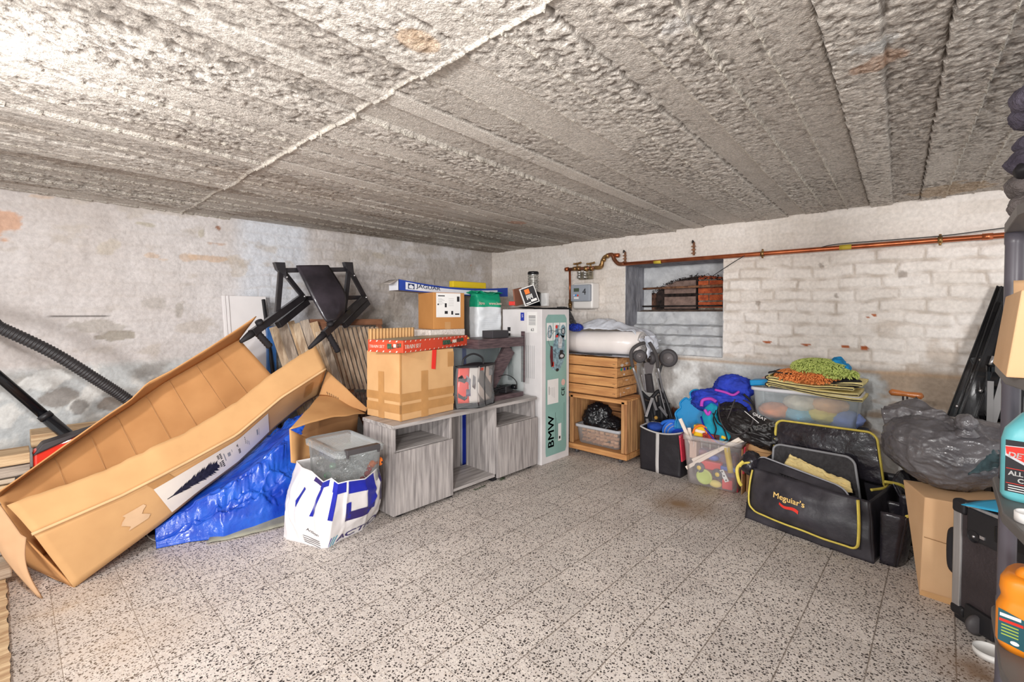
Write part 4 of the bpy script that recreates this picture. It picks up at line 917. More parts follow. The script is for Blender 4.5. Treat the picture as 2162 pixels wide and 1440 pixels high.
sbg = thing('shopping_bag', 'white plastic carrier bag with big blue letters standing before the grey cabinet', 'bag', (1.12,2.26,0))
mb = MB(); mb.grid(lambda u, v: bagp(u, v), 168, 40, m_bagw, wrap=True); mb.build('body', sbg, solid=.0012)
m_bb = mat('royal_blue_print', (28,40,172), rough=.3, var=.12, vs=9); m_bv = mat('violet_blue_print', (52,38,110), rough=.35, var=.08); m_cy = mat('cyan_print', (60,170,200), rough=.4)
per = 1/12; mb = MB()
def bs(x, v): return bagp(x, v, .003)
def patch(x0, x1, v0, v1, m, sl=0, tp=0):
    n = max(3, int(abs(x1-x0)*200)); k = max(3, int(abs(v1-v0)*34))
    mb.grid(lambda u, w: bs(lerp(x0, x1, u)+sl*w, lerp(v0, v1, w)+tp*u), n, k, m)
patch(.165,.188,.47,.97,m_bb,.01); patch(.165,.235,.90,.985,m_bb); patch(.285,.335,.46,.86,m_bb,.008); patch(.285,.40,.84,.985,m_bb)
patch(.405,.435,.40,.66,m_bb); patch(.405,.53,.36,.50,m_bv); patch(.50,.54,.38,.98,m_bb,.01); patch(.42,.53,.80,.985,m_bb); patch(.565,.60,.42,.985,m_bv,.012); patch(.095,.11,.55,.80,m_bb); patch(.12,.165,.93,.985,m_bv)
text(mb, 'ACTION', .078, m_bv, None, bold=.002, sx=1.35, shear=.15, align='LEFT', fn=lambda x, y: bs(.372+x*.62, max(.004, .085+y*1.75)))
for k, (mm) in enumerate((m_bb, m_cy, m_cy)): patch(.325+.014*k,.331+.014*k,.02,.16,mm,.02)
mb.build('blue_lettering', sbg)
mb = MB()
text(mb, 'Small Prices,\nBig Smiles' if False else 'Action', .03, m_ink, None, align='CENTER', fn=lambda x, y: bs(.205+x*.75, .24+y*2-.6*x))
for k in range(4): 
    x_ = .17+.003*k; v_ = .17-.035*k; n_ = 8; mb.tube([bs(x_+.07*q/n_, max(.01, v_-.05*q/n_)) for q in range(n_+1)], .0012, m_ink, 4)
mb.build('small_print', sbg)
# tub
M_tub = Matrix.Translation((1.152,2.228,0)) @ Matrix.Rotation(math.radians(-2), 4, 'Z')
tub = thing('clear_storage_tub', 'clear plastic tub of tinsel and baubles with a dark grey clip handle', 'tub', (1.152,2.228,.27))
m_tub = clear_mat('clear_tub_plastic', (226,230,232), .08, .08)
def rr(w, d, r, n=6):   # rounded rectangle outline
    out = []
    for cx_, cy_, a0 in ((w/2-r,d/2-r,0),(-w/2+r,d/2-r,90),(-w/2+r,-d/2+r,180),(w/2-r,-d/2+r,270)):
        for k in range(n+1): a = math.radians(a0+90*k/n); out.append((cx_+r*math.cos(a), cy_+r*math.sin(a)))
    return out
def rings(mb, lst, m, close_top=False, close_bot=True, smooth=True):
    """lst of (w,d,r,z)"""
    R = [[V((x,y,z)) for x, y in rr(w,d,r)] for w, d, r, z in lst]; n = len(R[0]); vs = [p for q in R for p in q]; fs = []
    for i in range(len(R)-1):
        for k in range(n): fs.append((i*n+k, i*n+(k+1)%n, (i+1)*n+(k+1)%n, (i+1)*n+k))
    if close_bot: fs.append(tuple(range(n))[::-1])
    if close_top: fs.append(tuple(range((len(R)-1)*n, len(R)*n)))
    return mb.add(vs, fs, m, smooth)
TB = .262
mb = MB(); mb.M = M_tub; rings(mb, [(.205,.335,.03,TB),(.215,.345,.035,TB+.01),(.232,.365,.035,TB+.17)], m_tub); mb.build('body', tub)
mb = MB(); mb.M = M_tub; lidm = clear_mat('clear_lid_plastic', (232,236,238), .16, .10)
rings(mb, [(.25,.385,.035,TB+.160),(.255,.39,.035,TB+.186),(.225,.36,.03,TB+.194),(.215,.35,.03,TB+.184)], lidm, True, False)
for k in range(26): mb.b2((-.085,-.14+.011*k,TB+.185),(.085,-.1375+.011*k,TB+.1875), mat('lid_ribs', (200,206,206), rough=.3) if False else lidm)
mb.build('lid', tub)
mb = MB(); mb.M = M_tub; m_h = mat('dark_grey_plastic', (74,70,72), rough=.5, var=.08)
mb.b2((-.085,-.212,TB+.172),(.085,-.178,TB+.198), m_h)
for s_ in (-1,1): mb.b2((s_*.085-.012*(s_>0),-.208,TB+.158),(s_*.085+.012*(s_<0),-.198,TB+.178), m_h)
mb.build('clip_handle', tub, bevel=.003)
random.seed(31)
mb = MB(); m_ts = mat('silver_tinsel', (232,234,234), rough=.3, metal=.35, var=.35, vs=50)
for k in range(1500):
    p = V((random.uniform(-.095,.095), random.uniform(-.155,.155), TB+.015+random.random()**.9*.13)); q = V((random.gauss(0,1),random.gauss(0,1),random.gauss(0,1))).normalized()*random.uniform(.008,.018); s_ = q.cross(V((1,.3,.2))).normalized()*.0009
    mb.add([p-s_, p+s_, p+q+s_, p+q-s_], [(0,1,2,3)], m_ts, M=M_tub)
o = mb.build('silver_tinsel', None); tag(o, 'mass of silver tinsel filling the clear tub in the white bag', 'tinsel', None, 'stuff')
mb0 = None
for k, (x, y, z, r, cn) in enumerate([(.045,-.155,.045,.017,'red'),(.072,-.150,.030,.015,'red'),(.060,-.145,.062,.014,'red'),(.018,-.155,.028,.013,'red'),(-.095,-.08,.10,.017,'green'),(-.095,-.02,.04,.018,'green'),(-.09,.05,.11,.016,'silver'),(-.085,.10,.07,.017,'silver'),(.03,.02,.148,.022,'green'),(-.03,-.04,.150,.018,'silver'),(-.095,-.12,.05,.015,'silver'),(.0,.09,.147,.02,'silver')]):
    cc_m = {'red': mat('red_bauble', (200,30,40), rough=.15, coat=.8, metal=.2), 'green': mat('green_bauble', (150,190,160), rough=.12, metal=.5), 'silver': mat('silver_bauble', (206,208,202), rough=.12, metal=.7)}[cn]
    mb = MB(); p = M_tub @ V((x,y,TB+z)); mb.ball(p, r, cc_m, 14); mb.lathe([(.003,0),(.003,.005),(0,.005)], m_ts, p+V((0,0,r)), seg=6)
    where = {'red': 'red bauble among the tinsel at the front bottom of the clear tub', 'green': 'pale green bauble among the tinsel in the clear tub', 'silver': 'silver bauble among the tinsel in the clear tub'}[cn]
    one(mb, 'bauble', where, 'bauble', cn+' baubles in the clear tub')
ot = thing('orange_toy', 'small orange plastic toy with two knobs on the right rim of the white bag', 'toy', atY(795,985,2.10))
m_or = _M['orange_plastic']; p = atY(786,980,2.09); q = atY(803,974,2.09)
mb = MB(); mb.ball(p, .016, m_or, 14, (1.1,.8,1.2)); mb.ball(p+V((-.016,0,-.006)), .010, m_or, 12); mb.build('body', ot)
mb = MB(); mb.ball(q, .018, m_or, 14, (.75,.7,1.2)); mb.tube([p, q], .007, m_or, 8); mb.build('ring', ot)
mb = MB(); mb.ball(q+V((.002,-.012,-.002)), .006, m_ink, 10, (.8,.5,1)); mb.build('dark_hole', ot)
# ---- vacuum hose and pipe
m_hs = mat('black_ribbed_hose', (52,50,52), rough=.45, var=.12, vs=20)
hp = [V((-.95,3.2,.0)), V((-.85,3.2,.8)), V((-.55,3.2,1.18))]+[atY(px,py,y) for px,py,y in ((-60,668,3.18),(0,692,3.15),(110,744,3.13),(200,799,3.11),(268,843,3.1))]+[V((.55,3.08,.50)), V((.66,3.06,.2)), V((.7,3.05,.03))]
pts = spline(hp, 60); mb = MB(); mb.tube(pts, [.0265+.0022*math.sin(i*1.57) for i in range(len(pts))], m_hs, 14); one(mb, 'ribbed_hose', 'thick black ribbed vacuum hose curving in front of the left wall', 'hose')
pa = atY(150,925,3.12); pb = atY(0,797,3.20); dr = (pb-pa).normalized(); vp = thing('vacuum_pipe', 'straight shiny black plastic vacuum pipe leaning on the left wall below the hose', 'pipe', pa)
mb = MB(); mb.tube([pa-dr*.33, pa+dr*.155], .026, m_bg, 16); mb.build('lower_tube', vp); mb = MB(); mb.tube([pa+dr*.13, pa+dr*.9], .021, m_bg, 16); mb.build('upper_tube', vp)
mb = MB(); mb.tube([pa+dr*.135, pa+dr*.16], .0275, m_bp, 16); mb.build('collar', vp)
# red and black vacuum body behind the carton
vc = thing('red_vacuum', 'red and black machine with angular housing behind the long box near the planks', 'vacuum cleaner', (.22,3.0,0))
m_rd = mat('bright_red_plastic', (226,56,40), rough=.3, var=.06, coat=.3)
mb = MB(); mb.hexa([V(p) for p in ((.070,2.99,.02),(.070,3.0,.475),(.070,3.07,.02),(.070,3.07,.475),(.42,2.99,.02),(.34,3.0,.555),(.42,3.07,.02),(.34,3.07,.555))], m_rd); mb.build('body', vc, bevel=.012, seg=3)
mb = MB(); mb.hexa([V(p) for p in ((.066,2.985,.455),(.10,2.99,.505),(.066,3.075,.455),(.10,3.075,.505),(.20,2.985,.512),(.28,2.99,.548),(.20,3.075,.512),(.28,3.075,.548))], mat('charcoal_plastic', (58,52,54), rough=.5, var=.1)); mb.build('top_cover', vc, bevel=.006)
mb = MB(); mb.tube([(.19,2.985,.45),(.25,2.982,.465)], .012, m_bp, 8); mb.build('latch', vc)
mb = MB(); mb.box((.05,2.95,.36), (.07,.05,.06), m_bp, rotz(20)); mb.build('caster_housing', vc, bevel=.01)
# ---- planks stacked at the left
random.seed(41); m_pk = [mat('old_timber_%s' % n, c, rough=.85, var=.3, vs=10, bump=.5, bs=40, stretch=(.35,4,6), col2=c2) for n, c, c2 in (('pale',(206,188,166),(150,130,112)),('grey',(184,170,156),(120,108,98)),('tan',(214,186,148),(166,132,98)))]
z = .0; tops = []
for k in range(15):
    th = (.042,.030,.024,.036,.022,.03,.026,.034,.022,.028,.024,.03,.026,.05,.052)[k]
    xe = .075+random.uniform(-.03,.01) if k < 13 else .06
    mb = MB(); mb.hexa([V(p) for p in ((-.95,2.98,z+.002),(-.95,2.98,z+th-.002),(-.95,3.14,z+.002),(-.95,3.14,z+th-.002),(xe,2.98,z+.002+.006),(xe,2.98,z+th+.002),(xe,3.14,z+.002+.006),(xe,3.14,z+th+.002))], m_pk[k % 3])
    nm = ['lowest','second','third','fourth','fifth','sixth','seventh','eighth','ninth','tenth','eleventh','twelfth','thirteenth','fourteenth','topmost'][k]
    one(mb, 'timber_plank', nm+' weathered plank from the bottom of the stack at the left wall' if k < 14 else 'topmost thick weathered plank on the stack at the left wall', 'plank', 'planks stacked by the left wall', bevel=.002); z += th
# a shorter stack behind it, its top plank showing
z = 0
for k, th in enumerate((.10,.10,.10,.10,.07,.055)):
    if k < 5: z += th; continue
mb = MB(); mb.b2((.075,3.16,.0),(.72,3.30,.46), m_pk[1]); one(mb, 'timber_block', 'squared old timber block under the short plank by the left wall', 'timber', bevel=.003)
mb = MB(); mb.b2((.068,3.15,.462),(.72,3.32,.522), m_pk[2]); one(mb, 'timber_plank', 'short tan plank with an orange stain beside the plank stack', 'plank', 'planks stacked by the left wall', bevel=.003)
# rough boards at the near left corner
a_ = atZ(22,1436); b_ = atZ(13,1225); dd = (b_-a_).normalized(); nn = V((-dd.y, dd.x, 0)); 
mb = MB(); mb.grid(lambda u, v: a_-dd*.5+dd*(u*((b_-a_).length+.5))+nn*(v*.14+(.008*nz((u*25,0,3)) if v < .2 else 0))+V((0,0,.03+.004*nz((u*20,v*9,0)))), 60, 8, m_pk[2]); mb.add([a_-dd*.5, b_, b_+V((0,0,.03)), a_-dd*.5+V((0,0,.03))], [(0,1,2,3)], m_pk[1])
one(mb, 'rough_board', 'rough-edged old board lying on the floor at the near left edge', 'board')
c_ = atZ(0,1232,.0); mb = MB(); mb.b2((c_.x-.35,c_.y-.05,.032),(c_.x+.035,c_.y+.06,.066), m_pk[0]); one(mb, 'board_offcut', 'short weathered offcut lying on the rough board at the left edge', 'board', bevel=.006)
# ---- leaning things on the left wall: white panel, black bar, blue strip
m_wp = mat('white_painted_panel', (232,228,228), rough=.45, var=.03)
wpn = thing('white_board', 'tall white board with a grooved left edge leaning on the left wall', 'panel', (1.08,3.3,0))
def lean(x, z, d=0, yb=3.22, yt=3.435, H_=1.21): return V((x, lerp(yb, yt, z/H_)-d, z))
mb = MB(); mb.hexa([lean(.948,0),lean(.948,1.21),lean(.948,0,-.02),lean(.948,1.21,-.02),lean(1.215,0),lean(1.215,1.21),lean(1.215,0,-.02),lean(1.215,1.21,-.02)], m_wp); mb.build('board_face', wpn, bevel=.002)
mb = MB()
for a, b in ((.948,.965),(.970,.985)): mb.hexa([lean(a,.0,.008),lean(a,1.21,.008),lean(a,.0,0),lean(a,1.21,0),lean(b,.0,.008),lean(b,1.21,.008),lean(b,.0,0),lean(b,1.21,0)], m_wp)
mb.build('edge_moulding', wpn, bevel=.0015)
mb = MB(); a_ = atY(556,632,3.36); mb.bar(a_, (1.235,3.16,.0), .018, .018, m_bp); one(mb, 'black_bar', 'thin upright black bar beside the white board', 'bar', bevel=.002)
mb = MB(); a_ = atY(566,690,3.30); mb.b2((a_.x-.005,3.30,.0),(a_.x+.05,3.325,a_.z), mat('blue_plastic_sheet', (66,120,190), rough=.4, var=.15)); one(mb, 'blue_strip', 'narrow blue strip standing behind the black frame and the old planks', 'strip')
# ---- upright old planks
m_pu = [mat('old_upright_%s' % n, c, rough=.85, var=.25, vs=8, bump=.5, bs=40, stretch=(7,7,.5), col2=c2) for n, c, c2 in (('pale',(222,200,172),(176,150,124)),('grey',(198,182,166),(150,134,120)),('tan',(214,186,152),(172,142,110)))]
random.seed(51)
for k, (xt, yt, w_) in enumerate([(570,690,20),(586,680,22),(606,678,14),(616,683,18),(634,676,19),(654,680,18),(664,700,16),(676,712,16)]):
    y_ = 3.24-.019*k-(.02 if k > 5 else 0); tp = atY(xt+8, yt, y_); bt = V((tp.x+.40*(tp.z)*.62, y_-.155*tp.z, 0)); wd = w_*3.05/FPX
    mb = MB(); mb.bar(bt, tp, wd, .012+.0, m_pk[k % 3], (0,-1,.2)) if False else mb.bar(bt, tp, wd*.93, .012, m_pu[k % 3], (0,-1,.15))
    one(mb, 'upright_plank', ['first','second','third','fourth','fifth','sixth','seventh','eighth'][k]+' from the left of the old planks leaning upright behind the long box', 'plank', 'old planks leaning upright on the left wall', bevel=.0015)
# ---- folded slatted chair
m_sl = mat('weathered_slat', (196,172,148), rough=.75, var=.25, vs=10, bump=.4, bs=40, stretch=(5,5,.5), col2=(158,132,110)); m_rl = mat('brown_rail', (150,104,76), rough=.6, var=.2, vs=12, col2=(118,80,60), stretch=(.5,4,4)); m_rlg = mat('grey_brown_rail', (138,116,106), rough=.7, var=.2, vs=12, col2=(106,88,80), stretch=(.5,4,4))
sc_ = thing('folded_slatted_chair', 'folded wooden garden chair with many narrow slats leaning behind the cardboard box', 'chair', (1.7,3.1,0))
def sp_(px, py, d=0):
    z_g = atY(px, py, 3.1).z; return atY(px, py, 3.02+.16*z_g-d)
for k in range(12):
    xt = 689+9.6*k; mb = MB(); a_ = sp_(xt, 690, .012); b_ = sp_(xt+36, 822, .012); mb.bar(b_, a_, .0215, .012, m_sl, (0,-1,.15)); mb.build('slat', sc_, bevel=.001)
mb = MB(); mb.bar(sp_(654,681), sp_(806,680), .045, .02, m_rl, (0,-1,.15)); mb.build('top_rail', sc_, bevel=.002)
mb = MB(); mb.bar(sp_(706,816,.0), sp_(830,816,.0), .038, .03, m_rlg, (0,-1,.15)); mb.build('middle_rail', sc_, bevel=.002)
for xt in (688, 806): mb = MB(); a_ = sp_(xt-8, 684); mb.bar(a_, V((a_.x+.37, 3.03, 0)), .035, .02, m_rl, (0,-1,.15)); mb.build('leg', sc_, bevel=.002)
for k in range(8):
    xt = 728+8.6*k; mb = MB(); mb.bar(sp_(xt+10, 880, .012), sp_(xt, 828, .012), .021, .012, m_rlg, (0,-1,.15)); mb.build('slat', sc_, bevel=.001)
mb = MB(); mb.bar(sp_(735,872), sp_(840,872), .04, .02, m_rlg, (0,-1,.15)); mb.build('lower_rail', sc_, bevel=.002)
# ---- black folding steel frame with a hanging seat, upside down on the chair and planks
m_st = mat('black_steel', (46,43,47), rough=.35, metal=.2, var=.15, vs=14, coat=.2); m_rb = mat('black_rubber', (38,36,40), rough=.7, var=.1); m_bolt = mat('bright_bolt', (206,204,206), rough=.25, metal=.8)
fs_ = thing('folding_steel_frame', 'black steel folding frame with a dark seat, upside down on the slatted chair', 'frame', (1.4,3.05,1.0))
def steel(name, a, b, w=.024, h=.024, m=None, up=(0,-1,0)):
    mb = MB(); mb.bar(a, b, w, h, m or m_st, up); return mb.build(name, fs_, bevel=.003)
Yb, Yf = 3.16, 2.92
for (jx, jy), (px_, py_), (sx_, sy_), (ex, ey), (f1x, f1y), (f2x, f2y), (cx_, cy_) in (((593,570),(584,652),(640,626),(532,704),(508,722),(570,732),(556,690)), ((737,568),(727,652),(770,628),(684,706),(652,736),(714,742),(702,668))):
    J = atY(jx,jy,3.10); S_ = atY(sx_,sy_,Yb); E_2 = atY(ex,ey,Yf); F1 = atY(f1x,f1y,Yf-.03); F2 = atY(f2x,f2y,Yf+.03)
    steel('post', J, lerp(S_,E_2,.52)+V((0,.02,.01)), .030, .028); steel('strut', J+V((.02,.03,0)), S_, .028, .028)
    steel('channel', S_, E_2, .042, .04); steel('inner_channel', S_+V((.035,.02,-.035)), lerp(S_,E_2,.62)+V((.035,.02,-.045)), .042, .035)
    mb = MB(); mb.hexa([J+V(q) for q in ((-.03,-.02,-.0),(-.045,-.02,.045),(-.03,.02,0),(-.045,.02,.045),(.03,-.02,-.05),(.02,-.02,.048),(.03,.02,-.05),(.02,.02,.048))], m_st); mb.build('joint_plate', fs_, bevel=.002)
    mb = MB(); mb.tube([E_2, lerp(E_2,F1,.3), F1], [.022,.020,.010], m_rb, 10); mb.build('rubber_foot', fs_)
    mb = MB(); E3 = E_2+(S_-E_2)*.06; n_ = 14; mb.tube([lerp(E3,F2,k/n_) for k in range(n_+1)], [.018+.003*(k%2) for k in range(n_+1)], m_rb, 10); mb.build('rubber_foot', fs_)
    mb = MB(); mb.ball(J+V((.012,-.012,.012)), .007, m_bolt, 8); mb.ball(S_+V((0,-.022,.0)), .008, m_bolt, 8); mb.ball(J+V((.03,-.02,-.045)), .007, m_bolt, 8); mb.build('bolt', fs_)
    mb = MB(); c_ = lerp(S_,E_2,.85)+V((-.01,-.02,.02)); mb.lathe([(0,0),(.022,0),(.022,.02),(0,.024)], m_rb, c_, (-.5,-.3,.8), 14); mb.build('knob', fs_)
steel('top_bar', atY(596,571,3.12), atY(737,569,3.12), .03, .025); steel('cross_bar', atY(640,630,3.18), atY(772,628,3.18), .03, .02)
m_seat = mat('dark_worn_panel', (56,50,58), rough=.4, var=.4, vs=7, bump=.3, bs=18, col2=(30,27,32), coat=.3)
sl_ = [atY(625,562,3.10), atY(640,590,3.04), atY(660,630,2.99), atY(684,674,2.95), atY(692,680,2.95)]; sr_ = [atY(692,561,3.10), atY(712,592,3.05), atY(728,622,3.01), atY(727,655,2.98), atY(716,672,2.97)]
mb = MB(); mb.grid(lambda u, v: lerp(along(spline(sl_,6),v), along(spline(sr_,6),v), u)+V((0,-.015*math.sin(math.pi*u),0)), 12, 24, m_seat); mb.build('seat_panel', fs_, solid=.018)
# ================================================================== right wall fittings
m_cu = mat('copper', (196,112,72), rough=.3, metal=.75, var=.12, vs=12, col2=(160,84,52)); m_bs = mat('aged_brass', (168,132,84), rough=.35, metal=.7, var=.2, vs=30, col2=(120,86,52)); m_cud = mat('dull_copper', (150,96,70), rough=.4, metal=.6, var=.2, vs=30)
m_yt = mat('yellow_tape', (206,180,60), rough=.6, var=.1)
gp = thing('copper_gas_pipe', 'long copper pipe running level along the top of the right wall', 'pipe', (3.425,.9,1.49))
XP = 3.425
mb = MB(); a_ = atX(1318,557,XP); mb.tube([(XP,a_.y,1.495),(XP,.9,1.492),(XP,-.2,1.49),(XP,-1.2,1.49)], .0145, m_cu, 14); mb.build('pipe_run', gp)
for px, py in ((1610,538),(1985,507)):
    p = atX(px, py, XP); mb = MB(); mb.lathe([(.0155,-.010),(.019,-.010),(.019,.010),(.0155,.010)], m_bs, (XP,p.y,1.491), (0,1,0), 14); mb.tube([(XP,p.y,1.505),(XP,p.y,1.522)], .006, m_bs, 8); mb.tube([(XP,p.y,1.478),(XP,p.y,1.462)], .006, m_bs, 8); mb.tube([(XP+.012,p.y,1.491),(XR+.01,p.y,1.491)], .007, m_bs, 8); mb.build('pipe_clip', gp)
for px in (1389, 1785, 1470):
    if px == 1470: continue
    p = atX(px, 540, XP); mb = MB(); mb.lathe([(.0148,-.03),(.0153,-.03),(.0153,.03),(.0148,.03)], m_yt, (XP,p.y,1.492), (0,1,0), 14); mb.build('yellow_band', gp)
mb = MB(); p = atX(2085,502,XP); mb.lathe([(.0148,-.02),(.0175,-.02),(.0175,.02),(.0148,.02)], m_cu, (XP,p.y,1.49), (0,1,0), 14); mb.build('pipe_joint', gp)
# valve run left of the long pipe
vr = thing('gas_valve_pipework', 'brass and copper valve pipework bending up and over beside the gas meter', 'pipework', atX(1250,565,XP))
def W(px, py, x=XP): return atX(px, py, x)
mb = MB(); mb.tube(spline([W(1318,557),W(1306,557),W(1297,548),W(1295,541)],6)[:], .016, m_cud, 14); mb.tube(spline([W(1295,543),W(1293,538),W(1286,538),W(1281,541)],5), .016, m_cud, 14); mb.tube([W(1297,539), W(1307,539)], .017, m_cu, 14); mb.build('copper_bend', vr)
mb = MB(); mb.tube(spline([W(1284,540),W(1277,543),W(1272,552),W(1270,562),W(1264,565),W(1256,565)],6), .017, m_bs, 14)
for q in ((1275,548),(1270,560),(1283,540)): mb.ball(W(*q), .021, m_bs, 12)
mb.build('brass_elbow', vr)
mb = MB(); mb.tube([W(1256,565), W(1199,569)], .014, m_cud, 14); mb.tube([W(1200,568),W(1194,569)], .018, m_cu, 14)
for q, r in ((1249,.020),(1238,.024),(1222,.022),(1214,.019)): mb.tube([W(q-3,567.5),W(q+3,567)], r, m_bs, 8)
mb.build('valve_body', vr)
for q in (1219, 1247):
    mb = MB(); c_ = W(q,558,XP-.012); mb.tube([W(q,566), c_], .007, m_bs, 8)
    mb.bar(c_+V((0,-.035,.010)), c_+V((0,.035,.004)), .006, .014, m_bs); mb.ball(c_+V((0,-.035,.012)), .009, m_bs, 8); mb.ball(c_+V((0,.035,.006)), .009, m_bs, 8); mb.build('lever_handle', vr)
mb = MB(); mb.tube([W(1203,572), W(1204,640)], .0095, m_cu, 12); mb.build('down_pipe', vr)
mb = MB(); mb.tube([W(1204,632), W(1204,656)], .014, m_bs, 8); mb.tube([W(1204,640), W(1204,646)], .018, m_bs, 6); mb.build('union_nut', vr)
mb = MB(); p = W(1237,582,XP+.02); mb.box(p, (.006,.15,.065), mat('zinc_plate', (170,160,140), rough=.4, metal=.6, var=.3, vs=40)); 
mb.build('mounting_plate', vr, bevel=.002)
mb = MB()
for q in (1221,1233): mb.lathe([(.020,0),(.020,-.012),(.015,-.014),(.015,-.034),(.022,-.036),(.022,-.056),(.016,-.058)], mat('chrome', (200,198,194), rough=.2, metal=.8), W(q+2,574), (0,0,1), 12)
mb.build('chrome_fitting', vr)
gm = thing('gas_meter', 'white and grey gas meter with a small display and a numeral on its cover', 'meter', (3.42,2.36,1.2))
wa, wb = W(1214,598,3.40), W(1256,653,3.40); m_mw = mat('meter_white', (232,228,224), rough=.4, var=.02); m_mg = mat('meter_grey', (158,164,174), rough=.35, var=.03)
wtop, wbot = W(1235,598,3.42).z, W(1235,652,3.42).z
mb = MB(); mb.b2((3.36,wb.y,wbot),(3.475,wa.y,wtop), m_mw); mb.build('body', gm, bevel=.018, seg=4)
ga, gb = W(1206,602,3.335), W(1246,636,3.335)
mb = MB(); mb.b2((3.325,gb.y,gb.z),(3.362,ga.y,W(1226,601,3.33).z), m_mg); mb.build('cover', gm, bevel=.008, seg=3)
cz = (gb.z+W(1226,601,3.33).z)/2; cy_ = (ga.y+gb.y)/2; Mg = frame((3.3235,cy_,cz), (0,-1,0), (0,0,1), (-1,0,0))
mb = MB(); decal(mb, Mg, -.062,.012,-.008,.042, mat('lcd_green', (74,88,74), rough=.2), .001); mb.build('display', gm)
mb = MB(); text(mb, '4', .075, m_ink, Mg @ Matrix.Translation((.045,.008,.001))); mb.build('numeral', gm)
mb = MB()
for k, (x, y) in enumerate(((-.058,-.018),(-.04,-.018),(-.02,-.02))): dpoly(mb, Mg, ell(x,y,.008,.008,12), (_M['pale_blue_print'], _M['sky_blue_print'], _M['red_ribbon'])[k], .001)
decal(mb, Mg, -.06,-.05,-.01,-.034, m_wh); mb.build('button', gm)
# rusty hooks on the wall and niche lintel bolt
for px, py, lbx_ in ((1465,526,'rusty bracket hook on the right wall just above the niche'),(1320,545,'rusty bracket hook on the wall by the left end of the long pipe')):
    mb = MB(); p = atX(px, py, 3.455); mb.bar(p+V((0,0,-.045)), p+V((0,0,.05)), .012, .012, _M['rusty_iron'], (1,0,0)); mb.tube(spline([p+V((0,0,.05)), p+V((-.025,0,.06)), p+V((-.03,0,.04))],4), .005, _M['black_iron'], 6)
    for k in range(3): mb.box(p+V((-.008,0,-.03+.025*k)), (.012,.028,.008), _M['rusty_iron'])
    one(mb, 'wall_hook', lbx_, 'hook')
mb = MB(); kb = [atX(1503,584,XR+.2), atX(1530,566,XR-.01), atX(1562,546,XP-.01), atX(1594,533,XP-.005), atX(1700,530,XP-.005)]+[V((XP-.01,y,1.512+.0*y)) for y in (.5,.2,0)]+[V((XP-.01,-.3,1.53)), V((XP-.01,-1.0,1.56))]
mb.tube(spline(kb, 8), .0026, m_bp, 6); one(mb, 'black_cable', 'thin black cable running from the niche up along the copper pipe', 'cable')
# ================================================================== wooden crates
m_cr = mat('pine_crate', (214,158,100), rough=.7, var=.22, vs=8, bump=.3, bs=40, stretch=(5,.5,6), col2=(180,124,76)); m_crv = mat('pine_crate_upright', (206,156,104), rough=.7, var=.25, vs=8, bump=.3, bs=40, stretch=(5,6,.5), col2=(158,110,72)); m_crd = mat('pine_crate_inner', (176,122,78), rough=.8, var=.2, vs=8, stretch=(5,.5,6))
m_nail = mat('nail', (110,90,76), rough=.5, metal=.4)
CX0, CX1 = 3.007, 3.305
# upper crate, standing upright
U0, U1, UZ0, UZ1 = 1.745, 2.235, .476, .772
uc = thing('wooden_crate', 'slatted pine crate standing upright on the lower crate, under the white roll', 'crate', ((CX0+CX1)/2,(U0+U1)/2,UZ0), 'stacked pine crates')
for k in range(4):
    z0 = UZ0+.005+k*.0725
    for x in (CX0, CX1-.012): MB().b2((x,U0,z0),(x+.012,U1,z0+.066), m_cr).build('long_slat', uc, bevel=.0015)
    for y in (U0+.0, U1-.012): MB().b2((CX0+.013,y,z0),(CX1-.013,y+.012,z0+.066), m_cr).build('end_slat', uc, bevel=.0015)
for x in (CX0+.013, CX1-.033):
    for y in (U0+.013, U1-.033): MB().b2((x,y,UZ0+.002),(x+.02,y+.02,UZ1-.004), m_crv).build('corner_post', uc)
for k in range(4): MB().b2((CX0+.013+k*.068,U0+.012,UZ0),(CX0+.013+k*.068+.06,U1-.012,UZ0+.010), m_crd).build('bottom_slat', uc)
mb = MB()
for k in range(4):
    for dy in (.018,.03): mb.ball((CX0-.001,U0+dy,UZ0+.028+k*.0725), .003, m_nail, 6)
mb.build('nail_heads', uc)
mb = MB(); m_wp2 = mat('flaked_paint', (226,208,196), rough=.8)
Mx = frame((CX0+.02,U0-.0012,UZ0), (1,0,0), (0,0,1), (0,-1,0))
for x, y, w_, h_ in ((.05,.235,.05,.02),(.12,.245,.05,.016),(.08,.165,.03,.014),(.12,.12,.05,.006),(.08,.03,.03,.006),(.14,.055,.08,.008),(.03,.02,.008,.03)): dpoly(mb, Mx, [(x+w_*.5*math.cos(q)*(1+.3*math.sin(3*q)), y+h_*.5*math.sin(q)*(1+.3*math.cos(4*q))) for q in [k*.45 for k in range(14)]], m_wp2)
for k, c_ in enumerate(('green_sack_print','royal_blue_print','black_ink','green_sack_print')): decal(mb, Mx, .03+.045*k,.195,.055+.045*k,.215, _M[c_])
mb.build('paint_flecks', uc)
